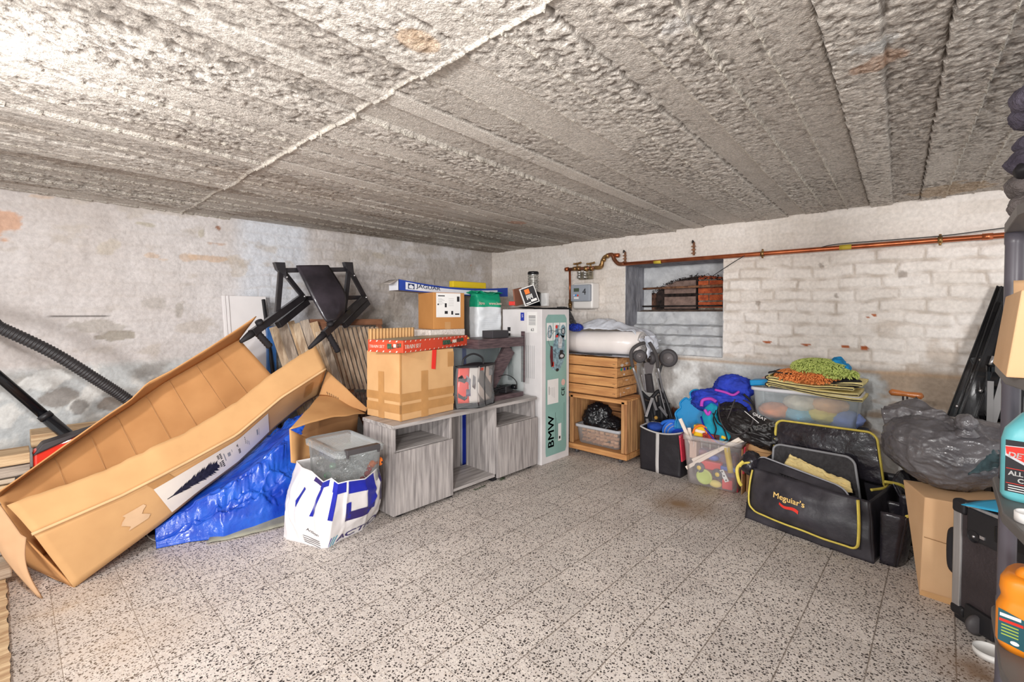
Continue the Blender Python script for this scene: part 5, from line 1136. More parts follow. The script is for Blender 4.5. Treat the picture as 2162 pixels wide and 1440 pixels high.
# lower crate lying on its side, open to the front
Y0_, Y1_, LZ0, LZ1 = 1.668, 2.172, .078, .468
lc = thing('wooden_crate', 'pine crate lying on its side on a castor board, holding a tub of wooden blocks', 'crate', ((CX0+CX1)/2,(Y0_+Y1_)/2,LZ0), 'stacked pine crates')
for k in range(4):
    x = CX0+.01+k*.072; MB().b2((x,Y0_,LZ0),(x+.064,Y0_+.014,LZ1-.014), m_crv).build('side_slat', lc, bevel=.0015); MB().b2((x,Y1_-.014,LZ0),(x+.064,Y1_,LZ1-.014), m_crv).build('side_slat', lc, bevel=.0015)
for k in range(5): MB().b2((CX1-.014,Y0_+.015,LZ0+.004+k*.078),(CX1,Y1_-.015,LZ0+.074+k*.078), m_crd).build('back_slat', lc, bevel=.0015)
for k in range(4): MB().b2((CX0+.012+k*.072,Y0_-.002,LZ1-.013),(CX0+.076+k*.072,Y1_,LZ1), m_cr).build('top_slat', lc, bevel=.0015)
for y, z in ((Y0_+.015,LZ0+.002),(Y1_-.04,LZ0+.002)): MB().b2((CX0,y,z),(CX0+.014,y+.026,LZ1-.014), m_crv).build('front_post', lc, bevel=.0015)
mb = MB(); mb.hexa([V(p) for p in ((CX0-.0,Y0_-.004,LZ1-.03),(CX0,Y0_-.004,LZ1+.0),(CX0,Y1_,LZ1-.03),(CX0,Y1_,LZ1),(CX0+.012,Y0_-.004,LZ1-.03),(CX0+.012,Y0_-.004,LZ1),(CX0+.012,Y1_,LZ1-.03),(CX0+.012,Y1_,LZ1))], m_cr); mb.build('front_rail', lc, bevel=.0015)
db = thing('castor_board', 'flat pine board on small castors under the lower crate', 'dolly', ((CX0+CX1)/2,(Y0_+Y1_)/2,0))
MB().b2((CX0-.006,Y0_-.008,.036),(CX1+.01,Y1_+.02,.076), m_cr).build('board', db, bevel=.002)
for x in (CX0+.03, CX1-.04):
    for y in (Y0_+.06, Y1_-.06):
        mb = MB(); mb.lathe([(0,-.009),(.016,-.009),(.018,-.005),(.018,.005),(.016,.009),(0,.009)], m_h, (x,y,.018), (.4,1,0), 16); mb.b2((x-.008,y-.012,.022),(x+.008,y+.012,.035), _M['zinc_plate']); mb.build('castor', db)
# tub of blocks
tA = thing('clear_block_tub', 'low clear plastic tub full of wooden blocks inside the lower crate', 'tub', (3.13,1.98,LZ0))
m_t2 = clear_mat('clear_tub_plastic_dull', (214,206,202), .22, .15); Mt2 = Matrix.Translation((3.148,1.935,LZ0+.002)) @ Matrix.Rotation(math.pi/2, 4, 'Z')
mb = MB(); mb.M = Mt2; rings(mb, [(.345,.185,.03,0),(.355,.195,.03,.01),(.385,.22,.03,.135)], m_t2); mb.build('body', tA)
mb = MB(); mb.M = Mt2; rings(mb, [(.39,.225,.03,.125),(.405,.24,.03,.128),(.405,.24,.03,.146),(.385,.22,.03,.148)], mat('tub_rim', (190,190,194), rough=.35), False, False); mb.build('rim', tA)
random.seed(61); m_blk = mat('beech_block', (206,158,120), rough=.6, var=.2, vs=14, col2=(178,126,88)); nblk = 0
for lay in range(4):
    for i in range(8):
        for j in range(3):
            x = 3.148+(j-1)*.054+random.uniform(-.006,.006); y = 1.935+(i-3.5)*.040+random.uniform(-.004,.004); z = LZ0+.022+lay*.027
            mb = MB(); mb.box((x,y,z), (random.choice((.034,.045)),.030,.020), m_blk, rotz(random.uniform(-80,80)) @ rotx(random.uniform(-30,30)))
            if j == 0 or lay == 3: one(mb, 'wooden_block', 'small plain beech toy block in the clear tub inside the lower crate', 'block', 'wooden blocks in the low tub', bevel=.001)
# helper for plastic bag blobs
def edge_(p, w): d_ = noise.voronoi(p)[0]; return max(0, 1-(d_[1]-d_[0])/w)
def blob(mb, c, r, m, seed=1, amp=.16, n=48, sq=.85, freq=2.6, bot=None, fine=.03, warp=None, crease=0):
    c = V(c)
    def f(u, v):
        a = 2*math.pi*u; b = math.pi*v; d = V((math.sin(b)*math.cos(a), math.sin(b)*math.sin(a), math.cos(b)))
        k = 1+amp*(ridge(d*1.0, freq, seed, 3))+amp*.8*nz(d, 1.7, seed+5)+fine*ridge(d, freq*4, seed+9, 2)
        if crease: q_ = d+V((nz(d,3,1),nz(d,3,2),nz(d,3,3)))*.25; k += crease*edge_(q_*1.9+V((seed,0,0)), .22)+crease*.5*edge_(q_*4.3+V((0,seed,0)), .25)
        p = V((d.x*r[0]*k, d.y*r[1]*k, d.z*r[2]*k))
        if warp: p = warp(p, d)
        p = c+p
        if bot is not None and p.z < bot: p.z = bot+.002*(1+nz(d,9))
        return p
    return mb.grid(f, n*2, n, m, wrap=True)
m_gb = mat('black_bin_bag', (26,26,30), rough=.22, var=.1, bump=.9, bs=32, coat=.3, dist=.010)
mb = MB(); blob(mb, (3.145,1.99,LZ0+.20), (.085,.10,.095), m_gb, 3, .2, 60, bot=LZ0+.13, crease=.12); blob(mb, (3.13,1.87,LZ0+.175), (.075,.075,.045), m_gb, 8, .22, 40, bot=LZ0+.13, crease=.12)
one(mb, 'black_bin_bag', 'shiny black bin bag bunched up on the tub of wooden blocks', 'bag')
# white roll, bags on top
rl = thing('white_foam_roll', 'thick white plastic-wrapped roll lying across the upper crate', 'roll', (3.15,1.95,.775))
m_rl2 = mat('white_wrap', (236,228,224), rough=.25, var=.03, coat=.3, bump=.1, bs=12)
mb = MB(); pts = [V((3.135,2.34,.865)),V((3.135,2.1,.867)),V((3.14,1.85,.872)),V((3.15,1.62,.876))]; mb.tube(pts, [.086,.087,.087,.086], m_rl2, 32); mb.build('roll', rl)
mb = MB(); c_ = pts[-1]+V((.0,-.001,0)); mb.lathe([(0,.002),(.03,.004),(.05,.001),(.083,.002)], mat('roll_end', (196,192,190), rough=.6, var=.1, vs=20), c_, (0,-1,0), 28)
sp2 = [c_+V((.012*k/6*math.cos(k*.7)*1.1, -.004, .012*k/6*math.sin(k*.7)*1.1)) for k in range(36)]; mb.tube(sp2, .002, m_rl2, 5); mb.build('spiral_end', rl)
m_lb = mat('pale_plastic_bag', (222,226,236), rough=.35, var=.06, vs=9, bump=.6, bs=22, dist=.01)
def wsheet(u, v):
    y = lerp(2.20,1.58,u); x = lerp(3.09,3.38,v); h = (.962+.075*math.sin(math.pi*min(1,v*1.2))*math.sin(math.pi*min(1,u*1.15+.1)))-.085*sm((u-.82)/.18)
    q = V((x,y*1.0,0)); return V((x, y, h+.022*ridge(q,9,2,3)+.012*nz(q,15,3)))
mb = MB(); mb.grid(wsheet, 60, 30, m_lb)
mb.grid(lambda u, v: V((lerp(3.12,3.3,u)+.012*ridge((u,v,1),3,1), 1.585-.02*v+.025*nz((u*3,v*3,4),1), lerp(.93,.77,v*(1-.4*u)))), 20, 20, m_lb)
one(mb, 'white_plastic_bag', 'crumpled pale plastic bag spread over the white roll and drooping past its end', 'bag', solid=.002)
mb = MB(); blob(mb, (3.06,2.15,.985), (.05,.06,.03), mat('blue_net', (28,66,196), rough=.6, var=.4, vs=120, bump=1, bs=160, col2=(10,20,90)), 5, .2, 26); one(mb, 'blue_net_bag', 'blue mesh bag squeezed between the tall box and the pale plastic bag', 'bag')
mb = MB(); mb.tube(spline([(3.03,2.3,.79),(3.02,2.15,.785),(3.025,1.95,.782),(3.03,1.8,.785)],6), .004, m_bp, 6); mb.box((3.02,2.22,.79),(.012,.035,.014),_M['charcoal_plastic']); one(mb,'black_strap','thin black strap with a buckle under the white roll','strap')
mb = MB(); mb.grid(lambda u, v: V((lerp(3.03,3.28,v), lerp(2.2,1.64,u), .7755+.004*nz((u*9,v*9,0)))), 20, 10, m_lb); one(mb, 'white_sheet', 'flat white plastic sheet between the roll and the upper crate', 'sheet')
# ================================================================== folded pushchair against the wall
m_gt = mat('grey_tube', (150,148,150), rough=.35, metal=.5, var=.05); m_fm = mat('foam_grip', (76,72,72), rough=.85, var=.1); m_tyre = mat('dark_tyre', (70,66,68), rough=.6, var=.1); m_hub = mat('hub_grey', (120,114,114), rough=.35, var=.1)
sr = thing('folded_stroller', 'folded grey and black umbrella pushchair standing upside up against the right wall', 'stroller', (3.3,1.6,0))
def SS(px, py, x): return atX(px, py, x-.20*max(0,min(1,(1402-px)/60)))
def stube(name, pts, r, m, n=6): mb = MB(); mb.tube(spline(pts, n), r, m, 12); return mb.build(name, sr)
stube('grip', [SS(1360,724,3.20), SS(1350,727,3.19), SS(1337,736,3.18), SS(1332,750,3.18), SS(1336,775,3.20)], .0125, m_fm)
stube('grip', [SS(1371,723,3.26), SS(1379,736,3.25), SS(1386,752,3.24), SS(1389,776,3.26)], .0125, m_fm)
stube('push_bar', [SS(1336,774,3.20), SS(1352,825,3.25), SS(1366,885,3.30)], .0095, m_gt, 3); stube('push_bar', [SS(1389,774,3.26), SS(1400,830,3.30), SS(1411,878,3.34), V((3.34,1.42,.02))], .0095, m_gt, 3)
def wheel(px, py, x, r, ax, face_=1):
    c_ = SS(px,py,x); w_ = thing_part = None
    mb = MB(); mb.lathe([(r*.62,-.016),(r*.86,-.019),(r,-.010),(r,.010),(r*.86,.019),(r*.62,.016),(r*.62,-.016)], m_tyre, c_, ax, 32); o = mb.build('wheel', sr)
    mb = MB(); mb.lathe([(0,-.012),(r*.15,-.014),(r*.2,-.008),(r*.62,-.012),(r*.64,.012),(r*.2,.010),(0,.014)], m_hub, c_, ax, 28); mb.ball(c_-V(ax).normalized()*.012, .005, m_bolt, 8)
    o2 = mb.build('hub', sr); o2.parent = o; return c_
wheel(1411,756,3.30,.066,(1,.25,.1)); wheel(1350,752,3.27,.048,(1,.9,.1)); wheel(1375,756,3.29,.048,(1,-.9,0))
stube('front_fork', [SS(1411,756,3.33), SS(1398,770,3.34), SS(1392,790,3.34)], .008, m_bp); stube('front_fork', [SS(1352,752,3.30), SS(1366,775,3.32), SS(1372,795,3.33)], .008, m_bp)
mb = MB(); mb.hexa([SS(1362,766,3.30),SS(1365,764,3.30),SS(1362,766,3.32),SS(1365,764,3.32)]+[SS(1380,768,3.30)]*2+[SS(1380,768,3.32)]*2, m_hub)
mb.add([SS(1360,766,3.28),SS(1382,766,3.28),SS(1376,792,3.30),SS(1363,792,3.30),SS(1360,766,3.31),SS(1382,766,3.31),SS(1376,792,3.33),SS(1363,792,3.33)], [(0,1,2,3),(7,6,5,4),(0,4,5,1),(1,5,6,2),(2,6,7,3),(3,7,4,0)], m_hub); mb.build('grey_bracket', sr)
mb = MB(); mb.bar(SS(1368,790,3.29), SS(1374,828,3.31), .05, .03, mat('dark_strap_webbing', (64,60,62), rough=.8, var=.15), (1,0,0)); mb.build('centre_link', sr, bevel=.003)
for pts in ([(1354,790),(1362,826)],[(1358,775),(1364,828)],[(1385,785),(1394,826),(1408,882)]): stube('thin_rod', [SS(a,b,3.27) for a, b in pts], .0045, m_gt)
for pts in ([(1364,880),(1377,840)],[(1377,840),(1386,866)],[(1392,858),(1408,878)],[(1366,884),(1372,910)]): mb = MB(); q = [SS(a,b,3.24) for a,b in pts]; mb.bar(q[0],q[1],.018,.008,m_gt,(1,0,0)); mb.build('flat_bar', sr, bevel=.001)
for pts, r_ in (([(1354,828),(1372,842),(1390,826),(1402,840)], .014), ([(1355,832),(1362,858),(1376,872),(1380,905)], .016), ([(1390,800),(1400,826),(1412,860),(1420,885)], .011), ([(1378,840),(1382,870),(1380,905)], .02), ([(1402,835),(1410,858),(1416,888)], .009), ([(1392,835),(1396,865),(1400,905)], .018)):
    stube('black_frame', [SS(a,b,3.30) for a,b in pts], r_, m_bp)
mb = MB(); mb.grid(lambda u, v: bil(SS(1358,845,3.32),SS(1415,850,3.36),SS(1364,915,3.28),SS(1412,915,3.34),u,v)+V((-.03*abs(math.sin(u*9)),0,0)), 20, 16, m_ck); mb.build('folded_seat', sr, solid=.01)
mb = MB()
for y_ in (1.50,1.60,1.68): mb.tube([(3.31,y_,.0),(3.30,y_,.30)], .011, m_bp, 10)
mb.build('lower_frame', sr)
mb = MB(); mb.ball(SS(1385,882,3.22), .014, mat('ochre_fabric', (196,150,70), rough=.8, var=.2), 10); mb.build('ochre_patch', sr)
def S(px, py, x): return atX(px, py, x)
# ================================================================== black cool bag with blue rolled mat
cbg = thing('black_cool_bag', 'black cool bag with a white stripe and white rim beside the crates', 'bag', (3.11,1.42,0))
m_cb2 = mat('black_vinyl', (40,37,42), rough=.4, var=.12, vs=8, bump=.3, bs=20); m_trim = mat('grey_white_webbing', (196,192,190), rough=.7, var=.08)
def cool(u, v):
    c4 = [(3.02,1.275),(3.02,1.565),(3.20,1.575),(3.20,1.275)]; n = 4; x = (u%1)*n; i = int(x)%n; f = x-int(x)
    a = V((*c4[i],0)); b = V((*c4[(i+1)%n],0)); p = lerp(a,b,f); c0_ = V((3.11,1.42,0)); r = p-c0_; k = 1-.05*max(0,abs(f-.5)*2-.7)*2
    p = c0_+r*k*(1+.03*math.sin(math.pi*v)+(.015 if v > .95 else 0)); z = .30*v
    if i in (0,): z += -.025*math.sin(math.pi*f)*(v**3)
    return V((p.x+.006*nz((p.x*9,p.y*9,z*9)), p.y, z))
mb = MB(); mb.grid(cool, 64, 20, m_cb2, wrap=True); mb.add([cool(i/64,0.0)+V((0,0,.001)) for i in range(64)], [tuple(range(64))], m_cb2); mb.build('body', cbg, solid=.004)
mb = MB(); mb.tube([cool(i/64,1) for i in range(65)], .0055, m_trim, 8); mb.build('rim', cbg)
mb = MB(); n_ = 12; mb.grid(lambda u, v: cool(lerp(.127,.147,u), v)+V((-.004,0,0)), 3, n_, m_trim); mb.build('white_stripe', cbg, solid=.002)
m_mb = mat('blue_foam_mat', (40,110,214), rough=.6, var=.1, vs=10); m_mg2 = mat('grey_foam_mat', (150,152,170), rough=.6)
rm = thing('rolled_blue_mat', 'rolled blue foam mat with grey rings sticking out of the black cool bag', 'mat', (3.11,1.36,.1))
Cm = V((3.105,1.335,.285)); axm = V((-.62,-.12,.78)).normalized()
mb = MB(); mb.lathe([(.02,-.16),(.085,-.14),(.098,.0),(.098,.012)], m_mb, Cm, axm, 40); mb.build('outer_roll', rm)
for k, (r0, r1, mm) in enumerate(((.098,.086,m_mb),(.086,.078,m_mg2),(.078,.066,m_mb),(.066,.060,m_mg2),(.060,.040,m_mb),(.040,.018,mat('deep_blue_foam', (20,64,180), rough=.7)))):
    mb = MB(); mb.lathe([(r0,.012-.004*(k%2)),(r1,.010-.004*(k%2)),(r1,-.02)], mm, Cm-axm*.006*k, axm, 40); mb.build('coil', rm)
mb = MB(); blob(mb, (3.13,1.50,.285), (.05,.055,.03), mat('blue_cloth', (30,70,160), rough=.8, var=.2), 4, .2, 20); one(mb, 'blue_cloth', 'small dark blue cloth in the far corner of the cool bag', 'cloth')
mb = MB(); mb.tube(spline([S(1395,905,3.15),S(1400,893,3.15),S(1418,889,3.15),S(1432,893,3.15)],6), .014, m_mb, 10); one(mb, 'blue_curved_tube', 'curved bright blue plastic rim standing behind the rolled mat', 'rim')
# ================================================================== toy bin with red clips
BX0, BX1, BY0, BY1, BZ = 2.955, 3.19, .895, 1.235, .315
tbn = thing('clear_toy_bin', 'milky plastic bin with red end clips packed with colourful toys on the floor', 'bin', ((BX0+BX1)/2,(BY0+BY1)/2,0))
m_mk = clear_mat('milky_plastic', (232,222,220), .20, .2); Mtb = Matrix.Translation(((BX0+BX1)/2,(BY0+BY1)/2,0)) @ Matrix.Rotation(math.radians(4), 4, 'Z')
mb = MB(); mb.M = Mtb; rings(mb, [(.19,.29,.035,.004),(.20,.30,.035,.012),(.228,.345,.03,BZ-.02),(.228,.345,.03,BZ)], m_mk); mb.build('body', tbn)
mb = MB(); mb.M = Mtb
for k in range(5): mb.b2((-.117,-.10+.05*k,.25),(-.113,-.095+.05*k,.30), m_mk)
rings(mb, [(.23,.347,.03,BZ-.03),(.238,.355,.03,BZ-.03),(.238,.355,.03,BZ),(.225,.342,.03,BZ+.002)], m_mk, False, False); mb.build('rim', tbn)
m_rc = mat('raspberry_red_plastic', (206,54,76), rough=.3, var=.05, coat=.3)
for s_ in (-1, 1):
    mb = MB(); mb.M = Mtb
    mb.hexa([V((-.10, s_*.178, .13)), V((-.115, s_*.188, BZ-.02)), V((-.10, s_*.188, .13)), V((-.115, s_*.200, BZ-.01)), V((.10, s_*.178, .13)), V((.115, s_*.188, BZ-.02)), V((.10, s_*.188, .13)), V((.115, s_*.200, BZ-.01))], m_rc); mb.build('red_clip', tbn, bevel=.004)
mb = MB(); mb.M = Mtb; mb.b2((-.08,-.150,.004),(.09,-.142,.11), m_rc); mb.build('red_corner', tbn, bevel=.004)
# toys in the bin
def toy(name, label, cat, mb, group=None, **k): mb2 = one(mb, name, label, cat, group, **k); return mb2
def tp(x, y, z): return Mtb @ V((x,y,z))     # x toward the wall, y to the left
tc_ = thing('toy_car', 'red toy car with yellow-hubbed dark wheels seen through the milky bin', 'toy car', tp(-.05,.02,.08))
mb = MB(); mb.box(tp(-.055,.02,.135), (.05,.15,.055), mat('toy_red', (220,50,60), rough=.4), rotz(4)); mb.build('body', tc_, bevel=.01)
for y in (.075,-.035):
    mb = MB(); mb.lathe([(0,-.01),(.03,-.01),(.034,0),(.03,.01),(0,.01)], mat('toy_dark', (66,70,88), rough=.6), tp(-.085,y,.095+.02*(y>0)), (1,0,0), 18); mb.build('wheel', tc_)
    mb = MB(); mb.lathe([(0,-.003),(.012,-.003),(.014,0)], mat('toy_yellow', (240,206,60), rough=.4), tp(-.097,y,.095+.02*(y>0)), (1,0,0), 14); mb.build('hub', tc_)
mb = MB(); mb.M = Mtb; mb.lathe([(0,-.01),(.045,-.01),(.05,0),(.045,.008),(.038,.003),(0,.003)], mat('toy_lime', (196,212,110), rough=.4), (-.088,.045,.062), (-1,0,0), 24); toy('lime_toy_plate', 'round lime green plastic toy piece low in the milky bin', 'toy', mb)
mb = MB(); mb.M = Mtb; mb.tube([(-.08,-.11,.12),(-.08,-.085,.27)], .018, _M['toy_yellow'] if 'toy_yellow' in _M else m_yt, 14); toy('yellow_cylinder', 'tall yellow cylinder standing at the right inside the milky bin', 'toy', mb)
mb = MB(); mb.M = Mtb; mb.ball((-.08,-.02,.03), .03, mat('toy_pale_yellow', (236,216,120), rough=.5), 14, (.6,1.3,.8)); toy('yellow_toy_shape', 'pale yellow rounded toy piece at the bottom middle of the milky bin', 'toy', mb)
mb = MB(); mb.M = Mtb; mb.b2((-.085,-.14,.125),(-.03,-.05,.15), mat('toy_blue', (60,100,190), rough=.4)); toy('blue_toy_block', 'blue toy block under the yellow cylinder in the milky bin', 'toy', mb, bevel=.004)
mb = MB(); mb.M = Mtb; mb.b2((-.085,-.12,.01),(-.02,-.06,.07), _M['toy_red']); toy('red_toy_block', 'red toy block in the bottom right corner of the milky bin', 'toy', mb, bevel=.004)
mb = MB(); mb.M = Mtb; mb.box((-.092,-.075,.095), (.006,.025,.075), m_wh, rotx(-28)); [mb.ball((-.096,-.075+.012*q,.095+.024*q), .005, m_ink, 8) for q in (-1,0,1)]; toy('domino_strip', 'white strip with three dark dots inside the milky bin', 'toy', mb)
mb = MB(); mb.M = Mtb; mb.b2((-.07,.10,.16),(.02,.145,.27), mat('toy_beige', (206,176,160), rough=.5)); toy('beige_toy_block', 'beige toy block at the upper left inside the milky bin', 'toy', mb, bevel=.004)
mb = MB(); mb.M = Mtb; mb.b2((-.02,-.12,.02),(.09,.12,.21), mat('toy_mixed', (176,110,110), rough=.6, var=.5, vs=16, col2=(110,120,160))); tag(mb.build('mixed_toys', None, bevel=.02), 'jumble of indistinct coloured toys filling the back of the milky bin', 'toys', None, 'stuff')
mb = MB(); mb.M = Mtb; mb.ball((-.06,.0,.185), .025, _M['toy_blue'], 12, (.7,1.5,.8)); toy('blue_toy_shape', 'blue rounded toy piece above the red toy car in the milky bin', 'toy', mb)
m_stick = mat('white_moulding', (240,226,212), rough=.5, var=.03)
for a_, b_, l_ in ((S(1449,988,2.975), S(1568,923,3.0), 'long white plastic batten slanting up to the right across the toy bin'), (S(1462,972,2.99), S(1571,928,3.02), 'second white batten just behind the long slanting one in the toy bin'), (S(1436,884,3.02), S(1461,940,3.0), 'short white batten leaning left out of the toy bin'), (S(1455,903,3.04), S(1462,950,3.02), 'short upright white batten beside the left-leaning one in the toy bin')):
    pass
    mb = MB(); mb.bar(a_, b_, .022, .010, m_stick, (1,0,0)); one(mb, 'white_batten', l_, 'batten', bevel=.001)
mb = MB(); mb.bar(S(1466,907,3.02), S(1492,914,3.02), .018, .02, m_stick, (1,0,0)); one(mb, 'white_batten', 'short level white batten across the top of the toy bin', 'batten', bevel=.001)
mb = MB(); mb.b2((3.02,1.10,.30),(3.08,1.19,.372), mat('toy_bright_yellow', (244,200,40), rough=.35)); one(mb, 'yellow_toy_bucket', 'bright yellow plastic toy box on top of the toy bin', 'toy', bevel=.006)
mb = MB(); mb.tube(spline([S(1463,915,3.0),S(1468,903,3.0),S(1480,898,3.0),S(1490,905,3.0),S(1492,922,3.0)],6), .007, _M['orange_plastic'], 8); one(mb, 'orange_toy_loop', 'orange curved toy loop beside the yellow toy box', 'toy')
mb = MB(); mb.b2((2.99,1.02,.29),(3.06,1.12,.335), mat('toy_patchwork', (190,50,40), rough=.5, var=.5, vs=40, col2=(60,30,24))); one(mb, 'red_patterned_toy', 'dark red patterned toy just inside the bin rim', 'toy', bevel=.003)
mb = MB(); mb.box((3.02,1.0,.31), (.03,.03,.05), _M['toy_bright_yellow'], rotx(12)); one(mb, 'yellow_toy_piece', 'small yellow toy piece at the bin rim under the teal garment', 'toy', bevel=.004)
# turquoise scalloped lid
ld = thing('turquoise_shell_lid', 'turquoise scalloped plastic sandpit lid leaning behind the toy bin', 'lid', (3.16,1.2,.2))
m_tqp = mat('turquoise_plastic', (16,138,200), rough=.3, var=.06, coat=.3)
out = [(1426,905),(1426,893),(1429,884),(1426,874),(1431,866),(1437,861),(1436,851),(1443,843),(1449,840),(1455,843),(1459,838),(1457,830),(1464,824),(1474,823),(1482,829),(1484,838),(1496,834),(1510,840),(1520,860),(1520,905)]
pts = [S(x,y,3.13+.0006*(900-y)) for x, y in out]
mb = MB(); mb.poly(pts, (1,.2,.1), .014, m_tqp); mb.build('plate', ld, bevel=.004)
mb = MB(); mb.tube([p+V((-.004,0,0)) for p in spline(pts,3)], .006, m_tqp, 8); mb.build('raised_edge', ld)
# blue, purple and teal garment
gm2 = thing('swim_vest', 'blue vest with purple and teal panels and black straps heaped behind the toy bin', 'vest', (3.15,1.0,.3))
m_g1 = mat('royal_blue_fabric', (44,70,200), rough=.8, var=.18, vs=14, bump=.5, bs=40); m_g2 = mat('teal_fabric', (20,160,190), rough=.8, var=.15, vs=14, bump=.4, bs=40); m_g3 = mat('magenta_trim', (190,70,190), rough=.7, var=.1)
mb = MB(); blob(mb, S(1549,818,3.22), (.07,.115,.075), m_g1, 12, .12, 50, fine=.01, crease=.05); mb.build('hood', gm2)
mb = MB(); blob(mb, S(1520,848,3.16), (.08,.17,.075), m_g1, 14, .16, 56, fine=.01, crease=.07); mb.build('blue_body', gm2)
def strip(path, w_, m, name, par, x=(0,0,1), off=0, th=.006):
    pp = spline(path, 8); mb = MB(); n = len(pp)-1; vs = []
    mb.grid(lambda u, v: pp[round(u*n)]+V(x)*w_*(v-.5)*(1), n, 4, m); return mb.build(name, par, solid=th)
mb = MB()
mb.poly([S(*q) for q in ((1486,862,3.06),(1500,850,3.06),(1514,858,3.05),(1512,880,3.03),(1530,905,3.02),(1542,925,3.01),(1533,936,3.0),(1515,932,3.0),(1500,917,3.0),(1487,900,3.02),(1480,880,3.05))], (1,0,.1), .03, m_g2); mb.build('teal_panel', gm2, bevel=.01, seg=3)
mb = MB(); mb.tube(spline([S(1481,858,3.05),S(1484,845,3.07),S(1500,842,3.07),S(1512,848,3.05)],6), .011, m_g3, 8); mb.tube(spline([S(1510,823,3.10),S(1530,828,3.09),S(1548,834,3.09),S(1560,827,3.12)],6), .008, m_g3, 8); mb.tube(spline([S(1488,865,3.045),S(1495,875,3.04),S(1500,868,3.04)],5), .010, m_g3, 8); mb.build('magenta_trim', gm2)
mb = MB(); mb.tube(spline([S(1480,880,3.045),S(1487,901,3.0),S(1500,919,2.99),S(1515,934,2.985),S(1530,938,2.985)],6), .005, _M['royal_blue_print'], 8); mb.build('blue_piping', gm2)
for pts in ([(1512,866),(1506,885),(1512,905),(1509,922),(1520,934),(1535,928)],[(1505,872),(1514,892),(1528,905),(1536,930)],[(1570,832),(1588,850),(1592,870)]):
    mb = MB(); mb.tube(spline([S(a,b,2.99) if a < 1560 else S(a,b,3.12) for a,b in pts],6), .007, m_ck, 8, flat=.5); mb.build('black_strap', gm2)
# black tote bag
tt = thing('black_tote_bag', 'crumpled black shiny tote bag with white lettering and loop handles between the two bins', 'bag', (3.05,.85,.33))
m_tt = mat('black_nylon', (38,35,36), rough=.35, var=.2, vs=14, bump=.8, bs=26, dist=.01)
mb = MB(); blob(mb, S(1585,905,3.02), (.09,.165,.085), m_tt, 21, .16, 64, fine=.01, crease=.06, warp=lambda p, d: V((p.x, p.y-.10*max(0,-p.z/.085)*.3, p.z+p.y*.25))); mb.build('body', tt)
mb = MB(); blob(mb, S(1545,875,3.08), (.05,.09,.07), m_tt, 24, .15, 40, crease=.06); mb.build('gathered_top', tt)
m_hd = mat('black_webbing', (60,55,56), rough=.6, var=.1)
mb = MB(); mb.tube(spline([S(1518,850,2.97),S(1519,880,2.93),S(1533,908,2.92),S(1560,918,2.92),S(1582,905,2.92),S(1592,880,2.93),S(1585,855,2.95),S(1570,845,2.97)],6), .009, m_hd, 8, flat=.4); mb.build('loop_handle', tt)
mb = MB(); mb.tube(spline([S(1552,843,2.99),S(1545,862,2.97),S(1536,885,2.95)],6), .009, m_hd, 8, flat=.4); mb.build('loop_handle', tt)
mb = MB(); cT = S(1608,902,2.885); MT = frame(cT, V((0,-1,.42)), (0,0,1), (-1,0,0))
text(mb, 'BROOKS', .034, m_wh, MT, bold=.0006, sx=1.1)
MT2 = frame(S(1603,880,2.89), V((0,-1,-.42)), (0,0,1), (-1,0,0)); text(mb, 'GREAT', .022, m_wh, MT2, sx=1.1); mb.bar(S(1572,868,2.92), S(1602,893,2.905), .003, .002, m_wh, (1,0,0)); mb.build('lettering', tt)
# carton under the long bin
mb = MB(); mb.b2((3.06,.30,.0),(3.36,.88,.30), m_cb); k1 = thing('cardboard_carton', 'open cardboard carton mostly hidden beneath the long towel bin', 'box', (3.19,.59,0)); mb.build('body', k1, bevel=.004)
mb = MB(); mb.grid(lambda u, v: V((3.058-.02*v, lerp(.88,.74,u), .30-.03*v)), 6, 4, m_cb); mb.grid(lambda u, v: V((3.0,.886,.0)) +V((.0,.0,.29*v))+V((.1*u,.002,0)), 4, 4, m_cb); mb.build('flap', k1, solid=.004)
mb = MB(); mb.b2((3.06,.31,.302),(3.36,.86,.438), mat('dark_blue_crate', (60,66,84), rough=.6, var=.1)); one(mb, 'dark_crate', 'low dark crate under the long milky towel bin', 'crate', bevel=.01)
# long milky bin with cloths
lbn = thing('long_milky_bin', 'long milky plastic bin full of coloured cloths on top of the dark crate', 'bin', (3.22,.60,.44))
Ml2 = Matrix.Translation((3.215,.598,.441)) @ Matrix.Rotation(math.radians(1.5), 4, 'Z'); m_mk2 = clear_mat('milky_blue_plastic', (214,224,230), .26, .25)
mb = MB(); mb.M = Ml2; rings(mb, [(.22,.48,.03,0),(.23,.49,.03,.01),(.25,.525,.03,.195)], m_mk2); mb.build('body', lbn)
mb = MB(); mb.M = Ml2; rings(mb, [(.25,.525,.03,.186),(.268,.548,.03,.19),(.268,.548,.03,.206),(.25,.53,.03,.208)], mat('milky_rim', (214,214,220), rough=.35), False, False); mb.build('rim', lbn)
for k, (y, z, cn, cc_m) in enumerate(((.16,.05,'orange',(240,150,90)),(.02,.045,'pale blue',(150,200,220)),(-.10,.06,'yellow',(240,220,120)),(-.19,.05,'soft blue',(150,170,230)),(.02,.115,'cream',(230,220,200)),(-.12,.12,'peach',(240,190,140)))):
    mb = MB(); mb.M = Ml2; blob(mb, (-.02,y,z+.01), (.085,.085,.045), mat('cloth_%d' % k, cc_m, rough=.9, var=.12, vs=12, bump=.4, bs=50), 30+k, .15, 18, bot=.012); one(mb, 'folded_cloth', cn+' cloth bundled inside the long milky bin', 'cloth', 'cloths inside the long milky bin')
